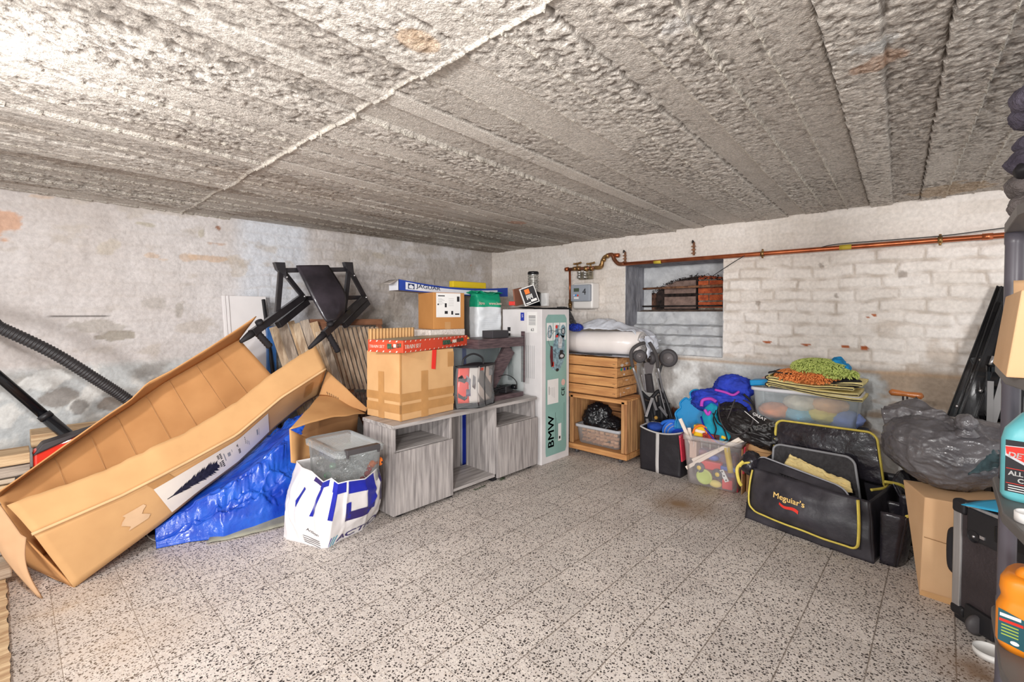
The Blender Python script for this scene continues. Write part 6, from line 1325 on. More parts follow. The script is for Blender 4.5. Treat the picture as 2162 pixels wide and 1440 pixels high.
mb = MB(); mb.box(S(1608,806,3.17), (.10,.11,.035), mat('bright_blue_plastic', (0,140,200), rough=.35), rotx(-8)); one(mb, 'blue_plastic_box', 'small bright blue flat box at the left end of the long milky bin', 'box', bevel=.006)
mb = MB(); mb.tube(spline([S(1606,803,3.2),S(1616,797,3.2),S(1630,801,3.2),S(1640,818,3.18)],6), .007, mat('peach_plastic', (214,170,160), rough=.4), 8); one(mb, 'peach_tube', 'thin peach coloured hoop behind the small bright blue box', 'tube')
# folded yellow towel with black hem
tw = thing('yellow_towel', 'folded pale yellow towel with black hems lying on the long milky bin', 'towel', (3.2,.55,.655))
m_yw = mat('yellow_terry', (238,222,156), rough=.95, var=.08, vs=30, bump=.6, bs=160); m_hem = mat('black_hem', (44,32,30), rough=.9)
def tw_layer(z, s0=0, y0=.805, y1=.31):
    return lambda u, v: V((lerp(3.07,3.33,v)+.008*math.sin(u*5+z*70), lerp(y0,y1,u), z+.012*math.sin(u*3.4+z*40+.5)-.020*u+.004*nz((u*6,v*3,z*50))))
lay = [(.662,.012),(.682,.012),(.703,.012),(.723,.012)]
for k, (z, t_) in enumerate(lay):
    f_ = tw_layer(z, 0, .765+.006*(k%2), .315+.02*(k%3)); mb = MB(); mb.grid(f_, 40, 8, m_yw); mb.build('fold', tw, solid=.016)
    mb = MB(); n_ = 40; mb.tube([f_(i/n_,0)+V((-.004,0,.0)) for i in range(n_+1)], .0028, m_hem, 6); mb.build('hem', tw)
for z in (.672,.713):
    mb = MB(); mb.tube([V((3.066,.765+.016*math.cos(q),z+.002+.011*math.sin(q))) for q in [lerp(-1.57,1.57,k/10) for k in range(11)]], .0036, m_hem, 6); mb.build('hem', tw)
    mb = MB(); mb.grid(lambda u, v: V((lerp(3.07,3.33,v), .763+.014*math.cos(lerp(-1.57,1.57,u)), z+.002+.013*math.sin(lerp(-1.57,1.57,u)))), 10, 6, m_yw); mb.build('folded_end', tw, solid=.006)
mb = MB(); mb.grid(lambda u, v: V((lerp(3.06,3.3,v), lerp(.765,.40,u), .742+.010*math.sin(u*6)+.012*nz((u*5,v*5,3))-.012*u)), 30, 16, m_ck); blob(mb, S(1788,808,3.14), (.05,.055,.026), m_ck, 6, .25, 20); one(mb, 'black_microfibre_cloth', 'black cloth between the yellow towel and the orange mitt, bunched at its right end', 'cloth', solid=.006)
mb = MB(); mb.box(S(1645,800,3.14), (.05,.045,.02), m_ck, rotz(20)); one(mb, 'black_folded_corner', 'small black cloth corner at the left end of the towel pile', 'cloth', bevel=.004)
def chenille(mb, c, r, m, seed, n, L_=.021, w_=.0033, zmin=-.3, core=True):
    random.seed(seed); c = V(c)
    if core: mb.ball(c, 1, m, 24, r)
    for k in range(n):
        z = random.uniform(zmin, 1); a = random.uniform(0, 2*math.pi); s_ = math.sqrt(max(0,1-z*z)); d = V((s_*math.cos(a), s_*math.sin(a), z))
        if d.x > .6: continue
        p = c+V((d.x*r[0], d.y*r[1], d.z*r[2])); nrm = V((d.x/r[0], d.y/r[1], d.z/r[2])).normalized()
        q = (nrm*.6+V((-.25,random.uniform(-.6,.6),-.55))).normalized()
        mb.tube([p-nrm*.004, p+nrm*.006+q*L_*.4, p+q*L_+nrm*.003], [w_,w_*1.05,w_*.8], m, 6)
m_oc = mat('orange_chenille', (244,150,84), rough=.9, var=.15, vs=60); m_gc = mat('lime_chenille', (200,214,120), rough=.9, var=.15, vs=60)
ac = S(1711,797,3.15)
o1 = thing('orange_wash_mitt', 'shaggy orange chenille wash mitt under the lime one on the towel pile', 'mitt', ac); mb = MB(); chenille(mb, ac+V((-.01,.01,.004)), (.095,.155,.042), m_oc, 5, 900); mb.build('shaggy_body', o1)
gc = S(1728,776,3.13)+V((0,0,0)); o2 = thing('lime_wash_mitt', 'shaggy lime green chenille wash mitt on top of the orange one', 'mitt', gc); mb = MB(); chenille(mb, gc, (.085,.12,.046), m_gc, 6, 900); chenille(mb, gc+V((.01,-.085,-.028)), (.075,.085,.025), m_gc, 7, 380); mb.build('shaggy_body', o2)
mb = MB(); blob(mb, S(1768,768,3.15), (.05,.035,.032), mat('cyan_cloth', (30,150,214), rough=.85, var=.2, vs=30), 9, .3, 20); blob(mb, S(1788,784,3.17), (.05,.02,.04), _M['cyan_cloth'], 10, .2, 16); one(mb, 'cyan_cloth', 'bright cyan cloth tucked behind the right end of the lime mitt', 'cloth')
# greenery scraps on the floor by the cabinet
for px, py, r_, l_ in ((1015,1031,.05,'larger flat green fir sprig on the floor by the open cabinet bay'),(1062,1013,.025,'small dark green sprig on the floor by the right cabinet door')):
    p = atZ(px, py, .003); mb = MB(); random.seed(px); m_sp = mat('fir_sprig', (70,96,60), rough=.8, var=.3, vs=80)
    mb.tube([p+V((-r_,0,.002)), p+V((r_,.01,.004))], .0015, m_sp, 4)
    for k in range(40): q = lerp(p+V((-r_,0,.002)), p+V((r_,.01,.004)), random.random()); mb.tube([q, q+V((random.uniform(-.01,.01), random.choice((-1,1))*random.uniform(.006,.014), random.uniform(0,.006)))], .0008, m_sp, 3)
    one(mb, 'fir_sprig', l_, 'sprig', 'fir sprigs on the floor')
# ================================================================== big black detailing bag
m_nb = mat('black_bag_nylon', (62,59,65), rough=.38, var=.18, vs=7, bump=.35, bs=16, col2=(36,34,40), dist=.01); m_nb2 = mat('black_bag_gloss', (46,43,50), rough=.2, var=.25, vs=8, bump=.9, bs=11, dist=.016, coat=.2)
m_pp = mat('yellow_piping', (222,200,92), rough=.6, var=.08, vs=30)
A0 = V((2.675,.770,0)); A1 = V((2.560,.215,0)); B0 = V((3.02,.70,0)); B1 = V((2.975,.135,0)); hb = .30
mg = thing('detailing_bag', 'large open black tool bag with yellow piping, its lid raised, on the floor', 'bag', (2.8,.46,0))
def gm_(u, z, d=0):   # front face: u 0 left..1 right, z height fraction
    p = lerp(A0, A1, u); n = V((-(A1-A0).y, (A1-A0).x, 0)).normalized(); n = n if n.x < 0 else -n
    bul = .035*math.sin(math.pi*u)*math.sin(math.pi*min(1,z*.95+.05))+.012*nz((u*5,z*4,1))
    tp_ = lerp(V((.05,-.01,0)), V((.035,.02,0)), u)*z; z = z*(.84+.12*u)
    return p+tp_+n*(bul+d)+V((0,0,(hb+.012*math.cos(u*3)-.015*u)*z+(.02*(1-z)*(1-z))*math.cos(math.pi*u)**2*0))
mb = MB(); mb.grid(lambda u, v: gm_(u, v), 44, 24, m_nb)
mb.grid(lambda u, v: lerp(gm_(1,v), B1+V((-.01,.02,0))+V((0,0,hb*.95*v)), u)+V((.0,-.02,0))*math.sin(math.pi*u)*math.sin(math.pi*v), 24, 20, m_nb)
mb.grid(lambda u, v: lerp(gm_(0,v), B0+V((0,0,hb*v)), u), 16, 12, m_nb); mb.grid(lambda u, v: lerp(B0, B1, u)+V((0,0,hb*v)), 16, 12, m_nb)
mb.add([gm_(0,0),gm_(1,0),B1,B0], [(0,1,2,3)], m_nb); mb.build('body', mg, solid=.006)
def rrect(u0, u1, z0, z1, r, fn, n=8, a=None):
    out = []; asp = (A1-A0).length/hb
    for cu, cz, a0 in ((u1-r/asp,z1-r,0),(u0+r/asp,z1-r,90),(u0+r/asp,z0+r,180),(u1-r/asp,z0+r,270)):
        for k in range(n+1): q = math.radians(a0+90*k/n); out.append(fn(cu+r/asp*math.cos(q), cz+r*math.sin(q)))
    return out
mb = MB(); fl2 = []
mb.grid(lambda u, v: gm_(lerp(.035,.93,u), lerp(.20-.02*u,1.0,v), .010+.006*math.sin(math.pi*u)*math.sin(math.pi*v)), 40, 20, m_nb); mb.build('front_pocket', mg, solid=.006)
mb = MB(); path = [gm_(.035,.98,.021),gm_(.028,.75,.022),gm_(.030,.50,.022),gm_(.045,.32,.022),gm_(.09,.24,.022)]+[gm_(lerp(.13,.84,k/10),.215-.03*k/10,.022) for k in range(11)]+[gm_(.885,.185,.022),gm_(.915,.23,.022),gm_(.928,.33,.022),gm_(.932,.6,.022),gm_(.932,.99,.021)]
mb.tube(spline(path,6), .0085, m_pp, 8, flat=.55); mb.build('yellow_piping', mg)
mb = MB(); cMe = gm_(.405,.64,.020); xd = (gm_(.5,.64,.02)-gm_(.3,.64,.02)).normalized(); n_ = xd.cross(V((0,0,1))).normalized(); Mm = frame(cMe, xd, (0,0,1), n_)
Mm = Mm @ Matrix.Rotation(math.radians(-3), 4, 'Z'); m_gold = mat('gold_print', (234,196,120), rough=.5, var=.03)
def bagtext(s, size, ux, zx, m, **k): text(mb, s, size, m, None, fn=lambda x, y: gm_(ux+x/.567, zx+y/hb, .024), **k)
bagtext("Meguiar's", .042, .405, .655, m_gold, bold=.0007, sx=1.0); mb.build('gold_lettering', mg)
mb = MB(); pr = [gm_(.33+.17*t/10, .565-.02*math.sin(t*.6)-.004*t, .0235) for t in range(11)]; pr2 = [gm_(.33+.17*t/10, .53-.02*math.sin(t*.6)-.006*t, .0235) for t in range(11)]
mb.grid(lambda u, v: lerp(along(pr,u), along(pr2,u), v), 20, 2, mat('signal_red_print', (220,50,36), rough=.5)); bagtext('DETAILING', .008, .425, .545, m_wh) if False else None; mb.build('red_ribbon_print', mg)
# raised lid
def lid_(u, v, d=0): 
    b0, b1, t0, t1 = V((2.96,.705,.28)), V((2.86,.205,.27)), atX(1640,886,2.99), atX(1850,914,2.88)
    return bil(b0,b1,t0,t1,u,v)+V((-1,-.15,.15))*(d+.02*math.sin(math.pi*u)*math.sin(math.pi*v)+.006*ridge((u*1.4,v*1.2,0),4,2))
def rect_uv(r, n=7, k=.55):
    out = []
    for cu, cv, a0 in ((1-r*k,1-r,0),(r*k,1-r,90)):
        for q in range(n+1): a = math.radians(a0+90*q/n); out.append((cu+r*k*math.cos(a), cv+r*math.sin(a)))
    return [(1,0)]+out+[(0,0)]
def shaped(fn, r, nu=30, nv=18, k=.55):
    """grid whose top corners are rounded"""
    def g(u, v):
        du = 0
        if v > 1-r: t = (v-(1-r))/r; du = r*k*(1-math.sqrt(max(0,1-t*t)))
        return fn(du+(1-2*du)*u, v)
    return g
mb = MB(); mb.grid(shaped(lid_, .16), 40, 26, m_nb2); mb.build('lid', mg, solid=.012)
mb = MB(); mb.tube([lid_(u, v, .008) for u, v in rect_uv(.16)], .0095, m_pp, 8, flat=.6); mb.tube(spline([lid_(1,.0,.01), V((2.90,.19,.275)), V((2.84,.20,.262)), V((2.76,.245,.262))],6), .0065, m_pp, 8, flat=.6); mb.build('yellow_piping', mg)
def org(u, v, d=0):
    b0, b1, t0, t1 = V((2.86,.69,.22)), V((2.79,.25,.20)), atX(1634,936,2.93), atX(1803,966,2.84)
    b1 = V((2.80,.29,.20)); return bil(b0,b1,t0,t1,u,v)+V((-1,-.15,.1))*d
mb = MB(); mb.grid(shaped(org, .2), 30, 20, mat('grey_mesh_felt', (66,64,66), rough=.9, var=.15, vs=60, bump=.3, bs=140)); mb.build('divider_panel', mg, solid=.010)
mb = MB(); mb.tube([org(u,v,.006) for u,v in rect_uv(.2)], .006, mat('grey_piping', (150,150,154), rough=.6), 8); mb.build('grey_piping', mg)
# side pockets
mb = MB()
def pk(o, w_, h_, t_, name, ax):
    pass
for (y0p, x0p, zz, hh_, tilt, lbl) in ((.175,2.66,.0,.23,.0,'a'),(.12,2.80,.06,.22,.25,'b')):
    mb = MB(); c_ = V((x0p,y0p,zz)); wdt = .15
    f_ = lambda u, v, c_=c_, hh_=hh_, tilt=tilt: c_+V((lerp(-.07,.10,u), -.035-.03*math.sin(math.pi*u)-.03*v-tilt*.12*v, hh_*v))
    g_ = lambda u, v, c_=c_, hh_=hh_, tilt=tilt: c_+V((lerp(-.07,.10,u), .02, hh_*v))
    mb.grid(f_, 14, 12, m_nb2); mb.grid(lambda u, v: lerp(f_(0,v), g_(0,v), u), 4, 12, m_nb2); mb.grid(lambda u, v: lerp(f_(1,v), g_(1,v), u), 4, 12, m_nb2); mb.grid(lambda u, v: lerp(f_(u,0), g_(u,0), v), 8, 4, m_nb2); mb.build('side_pocket', mg, solid=.006)
    mb = MB(); mb.tube([f_(u/8,1) for u in range(9)], .007, m_pp, 8, flat=.6)
    if lbl == 'b': mb.tube([f_(0,v/8) for v in range(9)], .007, m_pp, 8, flat=.6)
    mb.build('yellow_piping', mg)
mb = MB(); mb.grid(lambda u, v: V((2.83,.175,.30))+V((.17*u-.02*v, -.05*u-.05*v, -.02*u+.05*math.sin(2.6*u)-.10*v)), 12, 10, m_nb2); mb.build('end_flap', mg, solid=.008)
mb = MB(); mb.tube(spline([V((2.81,.20,.30)),V((2.86,.13,.28)),V((2.90,.10,.20)),V((2.93,.08,.13)),V((2.99,.06,.14))],6), .007, m_pp, 8, flat=.6); mb.build('yellow_piping', mg)
mb = MB(); mb.tube(spline([V((2.68,.785,.30)),V((2.66,.81,.26)),V((2.655,.80,.20)),V((2.67,.79,.17))],6), .009, m_pp, 8, flat=.4); mb.tube(spline([V((2.72,.76,.29)),V((2.69,.79,.285)),V((2.67,.80,.27))],5), .006, m_pp, 8); mb.build('zip_pull', mg)
mb = MB(); blob(mb, (2.78,.775,.27), (.07,.05,.06), m_nb2, 3, .15, 20); mb.build('end_flap', mg)
# things in the bag
lpc = thing('padded_black_case', 'flat padded black case with a pale edge in the front of the big bag', 'case', (2.72,.5,.2))
def lp(u, v, d=0): return bil(V((2.70,.72,.20)), V((2.60,.30,.20)), atX(1599,962,2.77), atX(1786,1034,2.665), u, v)+V((-1,-.18,.2))*d
mb = MB(); mb.grid(shaped(lp, .35, k=.3), 30, 14, m_nb); mb.build('body', lpc, solid=.022)
mb = MB(); mb.tube([lp(u,v,.008)+V((.008,0,.004)) for u,v in rect_uv(.35, k=.3)], .0045, mat('pale_zip', (170,170,176), rough=.5), 6); mb.build('pale_edge', lpc)
mb = MB(); 
for k in range(9): mb.bar(lp(.28+.035*k,.62,.022), lp(.305+.035*k,.62,.022), .012, .004, m_bp, (0,0,1))
mb.build('raised_badge', lpc)
m_cm = mat('chamois_yellow', (238,214,150), rough=.85, var=.1, vs=14, bump=.5, bs=30)
mb = MB()
def cham(u, v):
    p = bil(V((2.80,.63,.255)), V((2.72,.31,.235)), atX(1668,962,2.85), atX(1795,1022,2.76), u, v); return p+V((-.6,-.1,.8))*.022*ridge((u*2.2,v*1.5,0),3,4)+V((0,0,.02))*nz((u*4,v*3,2))*v
mb.grid(cham, 44, 20, m_cm); one(mb, 'chamois_cloth', 'crumpled pale yellow chamois cloth between the panels inside the big open bag', 'cloth', solid=.004)
# ================================================================== right: carton, bin bag, case
m_ct = card('pale_carton', (220,180,138), (212,170,128))
kc = thing('pale_cardboard_box', 'pale tapering cardboard box under the dark grey bin bag', 'box', (2.55,-.03,0))
b_ = [V((2.405,.058,0)), V((2.38,-.24,0)), V((2.62,.070,0)), V((2.62,-.24,0))]; t_ = [atX(1952,1062,2.405), V((2.39,-.25,.395)), atX(1906,1032,2.60), V((2.64,-.27,.40))]; t_[0].z = .385; t_[2].z = .385
mb = MB(); mb.hexa([b_[0],t_[0],b_[2],t_[2],b_[1],t_[1],b_[3],t_[3]], m_ct); mb.build('body', kc, bevel=.004)
mb = MB(); a_ = lerp(b_[0],t_[0],.12)+V((-.002,0,0)); mb.add([b_[0]+V((-.003,-.0,0)), b_[1]+V((-.003,0,0)), b_[1]+V((-.003,0,.035)), b_[0]+V((-.003,-.005,.02))], [(0,1,2,3)], m_cb); mb.tube([lerp(b_[0],t_[0],.6)+V((-.004,-.005,0)), lerp(b_[0],t_[0],.58)+V((-.006,-.10,0))], .0015, mat('crease_brown', (170,130,90), rough=.9), 5); mb.build('crease_mark', kc)
m_gb2 = mat('grey_bin_bag', (104,101,103), rough=.28, var=.15, vs=8, bump=.9, bs=20, coat=.2, col2=(78,75,78), dist=.012)
gbb = thing('grey_bin_bag', 'big shiny dark grey bin bag knotted on top of the pale cardboard box', 'bag', (2.58,0,.39))
cG = V((2.62,-.015,.525))
def gwarp(p, d):
    # flattened underneath, wings at the two upper corners
    if d.z > 0: p = p+V((0, .06*d.y*d.z, .03*d.z*abs(d.y)))
    if d.z < -.2: p = p+V((0,-p.y*.35*(-d.z-.2), 0))
    return p
mb = MB(); blob(mb, cG, (.17,.195,.14), m_gb2, 17, .08, 110, bot=.392, fine=.008, crease=.028, freq=2.2, warp=gwarp); mb.build('body', gbb)
def gsheet(P00, P10, P01, P11, amp=.018, s=6, o=0): return lambda u, v: bil(P00,P10,P01,P11,u,v)+V((-.6,.1,.4))*amp*ridge((u*1.3,v*1.3,o),s*.5,o)+V((0,0,.012))*nz((u*4,v*4,o))
mb = MB()
mb.grid(gsheet(atX(1880,960,2.60), atX(2035,905,2.52), atX(1860,862,2.62), atX(1990,868,2.58), .02, 6, 1), 40, 26, m_gb2)
mb.grid(gsheet(atX(1862,864,2.63), atX(1985,872,2.6), atX(1878,856,2.70), atX(1935,838,2.68), .012, 5, 2), 20, 12, m_gb2)
mb.build('loose_top', gbb, solid=.002)
mb = MB(); kn = atX(2040,893,2.50); blob(mb, kn, (.028,.028,.030), m_gb2, 4, .25, 24)
mb.lathe([(.040,-.045),(.024,-.025),(.018,-.010),(.020,.0)], m_gb2, kn, (-.2,0,1), 20)
mb.build('knot', gbb)
mb = MB(); mb.grid(gsheet(atX(2045,1005,2.45), atX(2118,985,2.40), atX(2050,905,2.55), atX(2112,955,2.50), .015, 5, 5), 20, 20, mat('teal_grey_bag', (70,92,98), rough=.3, var=.25, vs=9, bump=.6, bs=20)); mb.build('teal_side', gbb, solid=.002)
m_kb = mat('black_bag_dark', (34,31,34), rough=.4, var=.2, vs=8, bump=.8, bs=18)
mb = MB(); blob(mb, (3.10,.04,.22), (.09,.10,.22), m_kb, 9, .06, 30, bot=.004); one(mb, 'black_sack', 'slumped black sack on the floor behind the big open bag and the pale box', 'sack')
# tool handle
th_ = thing('wooden_tool_handle', 'orange-brown wooden cross handle on a steel stem standing behind the grey bin bag', 'tool', atX(1913,832,3.05))
m_wd = mat('varnished_wood', (186,112,58), rough=.35, var=.2, vs=9, stretch=(5,.8,5), coat=.3)
a_, b2_ = atX(1877,827,3.02), atX(1950,837,3.06); mb = MB(); n_ = 14
mb.tube([lerp(a_,b2_,k/n_) for k in range(n_+1)], [.006]+[.0125+.0045*abs(math.cos(math.pi*k/n_)) for k in range(1,n_)]+[.006], m_wd, 14); mb.build('handle', th_)
mb = MB(); c_ = lerp(a_,b2_,.47); 
for s_ in (-.008,.008): mb.tube([c_+V((0,s_,0)), V((c_.x-.05,c_.y+s_-.02,.0))], .004, mat('dark_steel', (74,70,74), rough=.35, metal=.6), 8)
mb.build('stem', th_)
# aluminium edged case
K0 = V((2.305,-.032,0)); ue = V((-.72,-.694,0)); we = V((.694,-.72,0)); hz = .432
cs = thing('black_trolley_case', 'black hard trolley case with silver edges standing beside the pale box', 'case', K0+ue*.2)
m_abs = mat('black_textured_abs', (62,54,56), rough=.55, var=.12, vs=10, bump=.3, bs=90); m_al = mat('brushed_aluminium', (200,198,198), rough=.3, metal=.7, var=.08, vs=12, stretch=(8,8,.4))
def cp(a, b, z): return K0+ue*a+we*b+V((0,0,z))
def cbox(mb, a0, a1, b0, b1, z0, z1, m): return mb.hexa([cp(a0,b0,z0),cp(a0,b0,z1),cp(a0,b1,z0),cp(a0,b1,z1),cp(a1,b0,z0),cp(a1,b0,z1),cp(a1,b1,z0),cp(a1,b1,z1)], m)
mb = MB(); cbox(mb, .006,.36,.006,.165,.022,hz-.004, m_abs); mb.build('shell', cs, bevel=.004)
for a0, a1 in ((.0,.030),(.335,.365)):
    mb = MB(); cbox(mb, a0,a1,-.001,.012,.045,hz-.035, m_al); mb.build('silver_edge', cs, bevel=.004)
mb = MB(); cbox(mb, -.003,.014,.012,.165,.03,hz-.02, m_al); mb.build('silver_edge', cs, bevel=.002)
mb = MB(); cbox(mb, .03,.335,-.001,.010,hz-.012,hz+.001, m_al); cbox(mb, 0,.36,.155,.168,hz-.012,hz+.002, m_al); mb.build('silver_edge', cs, bevel=.003)
for z0, z1 in ((hz-.045,hz+.004),(.02,.058)):
    mb = MB(); cbox(mb, -.004,.048,-.006,.03,z0,z1, m_bp); mb.build('corner_guard', cs, bevel=.012, seg=4)
mb = MB(); cbox(mb, .055,.30,-.008,.006,hz-.115,hz-.008, m_bp); mb.build('handle_housing', cs, bevel=.006)
mb = MB(); cbox(mb, .15,.26,-.011,-.002,hz-.085,hz-.030, m_bg); mb.build('telescopic_handle', cs, bevel=.004)
mb = MB(); c_ = cp(.082,-.004,hz-.10); mb.lathe([(0,-.004),(.010,-.004),(.018,0),(.020,.006)], m_bp, c_, tuple(-x for x in we), 18); mb.ball(c_+(-we)*.004, .005, m_bolt, 8); mb.build('round_stud', cs)
mb = MB(); cbox(mb, .105,.12,-.012,-.006,hz-.095,hz-.085, m_bolt); mb.build('rivet', cs)
mb = MB(); cbox(mb, .055,.15,-.010,.006,.012,.085, m_bp); mb.build('wheel_housing', cs, bevel=.004)
mb = MB(); mb.lathe([(0,-.010),(.030,-.010),(.034,-.004),(.034,.004),(.030,.010),(0,.010)], mat('grey_wheel', (84,80,82), rough=.5), cp(.10,-.010,.036), ue, 24); mb.build('wheel', cs)
mb = MB(); cbox(mb, .165,.22,-.006,.004,.010,.03, m_al); mb.build('silver_foot', cs, bevel=.002)
mb = MB(); cbox(mb, .0,.04,.01,.15,.0,.022, m_bp); mb.build('base_foot', cs, bevel=.004)
mb = MB(); cbox(mb, .32,.36,.01,.15,.0,.022, m_bp); mb.build('base_foot', cs, bevel=.004)
n_ = -ue   # handle on the narrow left side
mb = MB(); hp_ = [cp(0,.06,.30)+n_*.004, cp(0,.05,.295)+n_*.040, cp(0,.05,.27)+n_*.056, cp(0,.05,.17)+n_*.056, cp(0,.05,.145)+n_*.040, cp(0,.06,.14)+n_*.004]
mb.tube(spline(hp_,5), .013, m_rb, 12, flat=.7); mb.build('carry_handle', cs)
for z in (.29,.15,.36,.075): mb = MB(); p = cp(-.006,.06,z); mb.box(p, (.03,.03,.034), m_bp, rotz(44)); mb.build('latch', cs, bevel=.004)
mb = MB(); mb.grid(lambda u, v: V((lerp(2.22,2.52,u), lerp(-.15,-.34,u)+lerp(0,.10,v), .4395+.003*math.sin(u*7))), 14, 6, mat('sky_blue_sheet', (60,180,226), rough=.35, var=.08, bump=.3, bs=14)); one(mb, 'blue_sheet', 'glossy sky blue sheet lying on top of the black trolley case', 'sheet', solid=.002)
mb = MB(); mb.b2((2.47,-.40,.405),(2.66,-.26,.46), mat('brown_parcel', (170,130,104), rough=.7)); one(mb, 'brown_parcel', 'brown card piece behind the sky blue sheet by the shelf post', 'card', bevel=.004)
jl_ = thing('white_jar_lid', 'white round screw lid lying on the floor by the trolley case wheel', 'lid', (2.115,-.115,0))
mb = MB(); mb.lathe([(0,.004),(.036,.004),(.038,.001),(.041,0),(.042,.022),(.039,.020),(.037,.012),(0,.011)], mat('white_plastic', (236,234,230), rough=.35, var=.03), (2.12,-.122,.001), seg=36); mb.build('lid', jl_)
# ================================================================== black steel rails leaning by the right wall
m_rs = mat('black_gloss_steel', (26,25,28), rough=.22, metal=.3, var=.15, vs=8, coat=.4)
rls = thing('black_steel_rails', 'bundle of long black steel rails with bright bolts leaning on the right wall', 'rails', (3.1,.0,0))
def rail(px0, py0, px1, py1, x0, x1, w_, name='rail'):
    a = atX(px0,py0,x0); b = atX(px1,py1,x1); d = (b-a)/(b.z-a.z); a2 = a-d*(a.z-.003); mb = MB(); mb.bar(a2, b, w_, .012, m_rs, (1,0,0)); 
    t = (b-a2).normalized(); s_ = t.cross(V((1,0,0))).normalized()
    for q in (-1,1): mb.bar(a2+s_*w_*.5*q+V((-.008,0,0)), b+s_*w_*.5*q+V((-.008,0,0)), .006, .024, m_rs, (1,0,0))
    mb.build(name, rls, bevel=.0015); return a2, b
r1 = rail(2012,880,2118,606,3.33,3.44,.045); r2 = rail(2028,880,2124,606,3.30,3.41,.036); r3 = rail(2050,880,2137,640,3.27,3.37,.072); r4 = rail(2082,880,2150,680,3.24,3.33,.065)
mb = MB()
for (a, b), ts in ((r1,(.50,.93)),(r3,(.42,.47,.62)),(r4,(.42,.68,.5)),(r2,(.45,.70))):
    for q in ts: mb.ball(lerp(a,b,q)+V((-.02,0,0)), .009, m_bolt, 8, (.5,1,1))
mb.build('bolt', rls)
mb = MB(); p = lerp(r1[0],r1[1],.70); mb.box(p+V((-.02,-.02,0)), (.03,.07,.04), m_bp, rotx(-20)); mb.build('clamp', rls, bevel=.003)
mb = MB(); p = lerp(r3[0],r3[1],.72)+V((-.03,.0,0)); mb.tube([p, p+V((0,-.015,.06))], .008, m_bolt, 8); mb.build('spring', rls)
# black plastic crates behind the shelf post
for (x0, x1, y0, y1, z0, z1), l_ in (((2.93,3.08,-.42,-.12,.0,.62),'tall black plastic crate behind the shelf post, the lower of two'),((2.94,3.08,-.42,-.14,.625,.86),'black plastic crate behind the shelf post, on top of the other')):
    bc = thing('black_plastic_crate', l_, 'crate', ((x0+x1)/2,(y0+y1)/2,z0), 'black crates behind the shelf'); mb = MB()
    for z in (z0, z1-.02, (z0+z1)/2):
        mb.b2((x0,y0,z),(x0+.012,y1,z+.02), m_bg); mb.b2((x0,y1-.012,z),(x1,y1,z+.02), m_bg); mb.b2((x1-.012,y0,z),(x1,y1,z+.02), m_bg)
    for k in range(9):
        y = lerp(y0,y1-.01,k/8); mb.b2((x0+.001,y,z0),(x0+.008,y+.010,z1), m_bg)
        x = lerp(x0,x1-.01,k/8); mb.b2((x,y1-.009,z0),(x+.01,y1-.002,z1), m_bg)
    mb.b2((x0,y0,z0),(x1,y1,z0+.01), m_bg); mb.build('lattice', bc)
mb = MB(); mb.bar((2.93,-.05,.0),(2.93,-.20,.86),.028,.008,mat('grey_strut', (130,128,128), rough=.4, metal=.3),(1,0,0)); mb.bar((2.925,-.15,.0),(2.925,-.15,.8),.02,.008,_M['grey_strut'],(1,0,0)); one(mb,'grey_struts','two thin grey struts in front of the black plastic crates','strut')
mb = MB(); mb.grid(lambda u, v: V((lerp(2.72,2.86,u), lerp(.02,-.45,v), .60+.03*math.sin(v*5)+.02*ridge((u,v,1),4,1)-.05*u)), 16, 24, mat('olive_grey_sheet', (118,114,104), rough=.5, var=.25, vs=9, bump=.5, bs=20)); one(mb, 'grey_sheet', 'crumpled olive grey sheet behind the knot of the grey bin bag', 'sheet', solid=.003)
mb = MB(); blob(mb, (2.70,-.22,.52), (.12,.14,.075), m_kb, 19, .2, 26); one(mb, 'dark_bundle', 'dark crumpled bundle between the grey bin bag and the shelf post', 'bundle')
mb = MB(); mb.b2((2.58,-.36,.0),(2.84,-.285,.44), mat('dark_box', (46,44,48), rough=.6)); one(mb, 'dark_box', 'dark box on the floor behind the trolley case', 'box')
# ================================================================== shelf unit at the right edge
m_sh = mat('grey_shelf_plastic', (96,92,100), rough=.35, var=.06, vs=8); m_shd = mat('shelf_grey', (110,106,104), rough=.45, var=.08)
su = thing('grey_shelf_unit', 'grey plastic shelf unit with round posts at the right edge', 'shelf', (1.6,-.35,0))
PXx, PYy = 1.93, -.140
for x, y in ((PXx,PYy),(PXx,-.50),(1.15,PYy-.0),(1.15,-.50)):
    if x < 1.5 and y > -.3: continue
    for z0, z1 in ((.0,.224),(.25,.60),(.626,.93),(.955,1.325)):
        mb = MB(); mb.lathe([(0,z0),(.021,z0),(.021,z0+.03),(.0195,z0+.035),(.0195,z1-.035),(.021,z1-.03),(.021,z1),(0,z1)], m_sh, (x,y,0), seg=24); mb.build('post', su)
def shelf_outline(r=.05, e=.045):
    x0, x1, y0, y1 = 1.10, PXx+.032, -.54, PYy+e; out = [V((x0,y0,0)), V((x1,y0,0))]
    for k in range(7): a = math.radians(90*k/6); out.append(V((x1-r+r*math.cos(a), y1-r+r*math.sin(a), 0)))
    cut = [V((1.60,y1,0)), V((1.10,y1-.10,0))]   # the front edge runs back out of view
    return out+cut
for z in (.224,.600,.93,1.325):
    mb = MB(); mb.poly([p+V((0,0,z)) for p in shelf_outline(e=(.022 if z > 1.2 else .034 if z > .5 else .03))], (0,0,1), .026, m_shd); mb.build('shelf', su, bevel=.003)
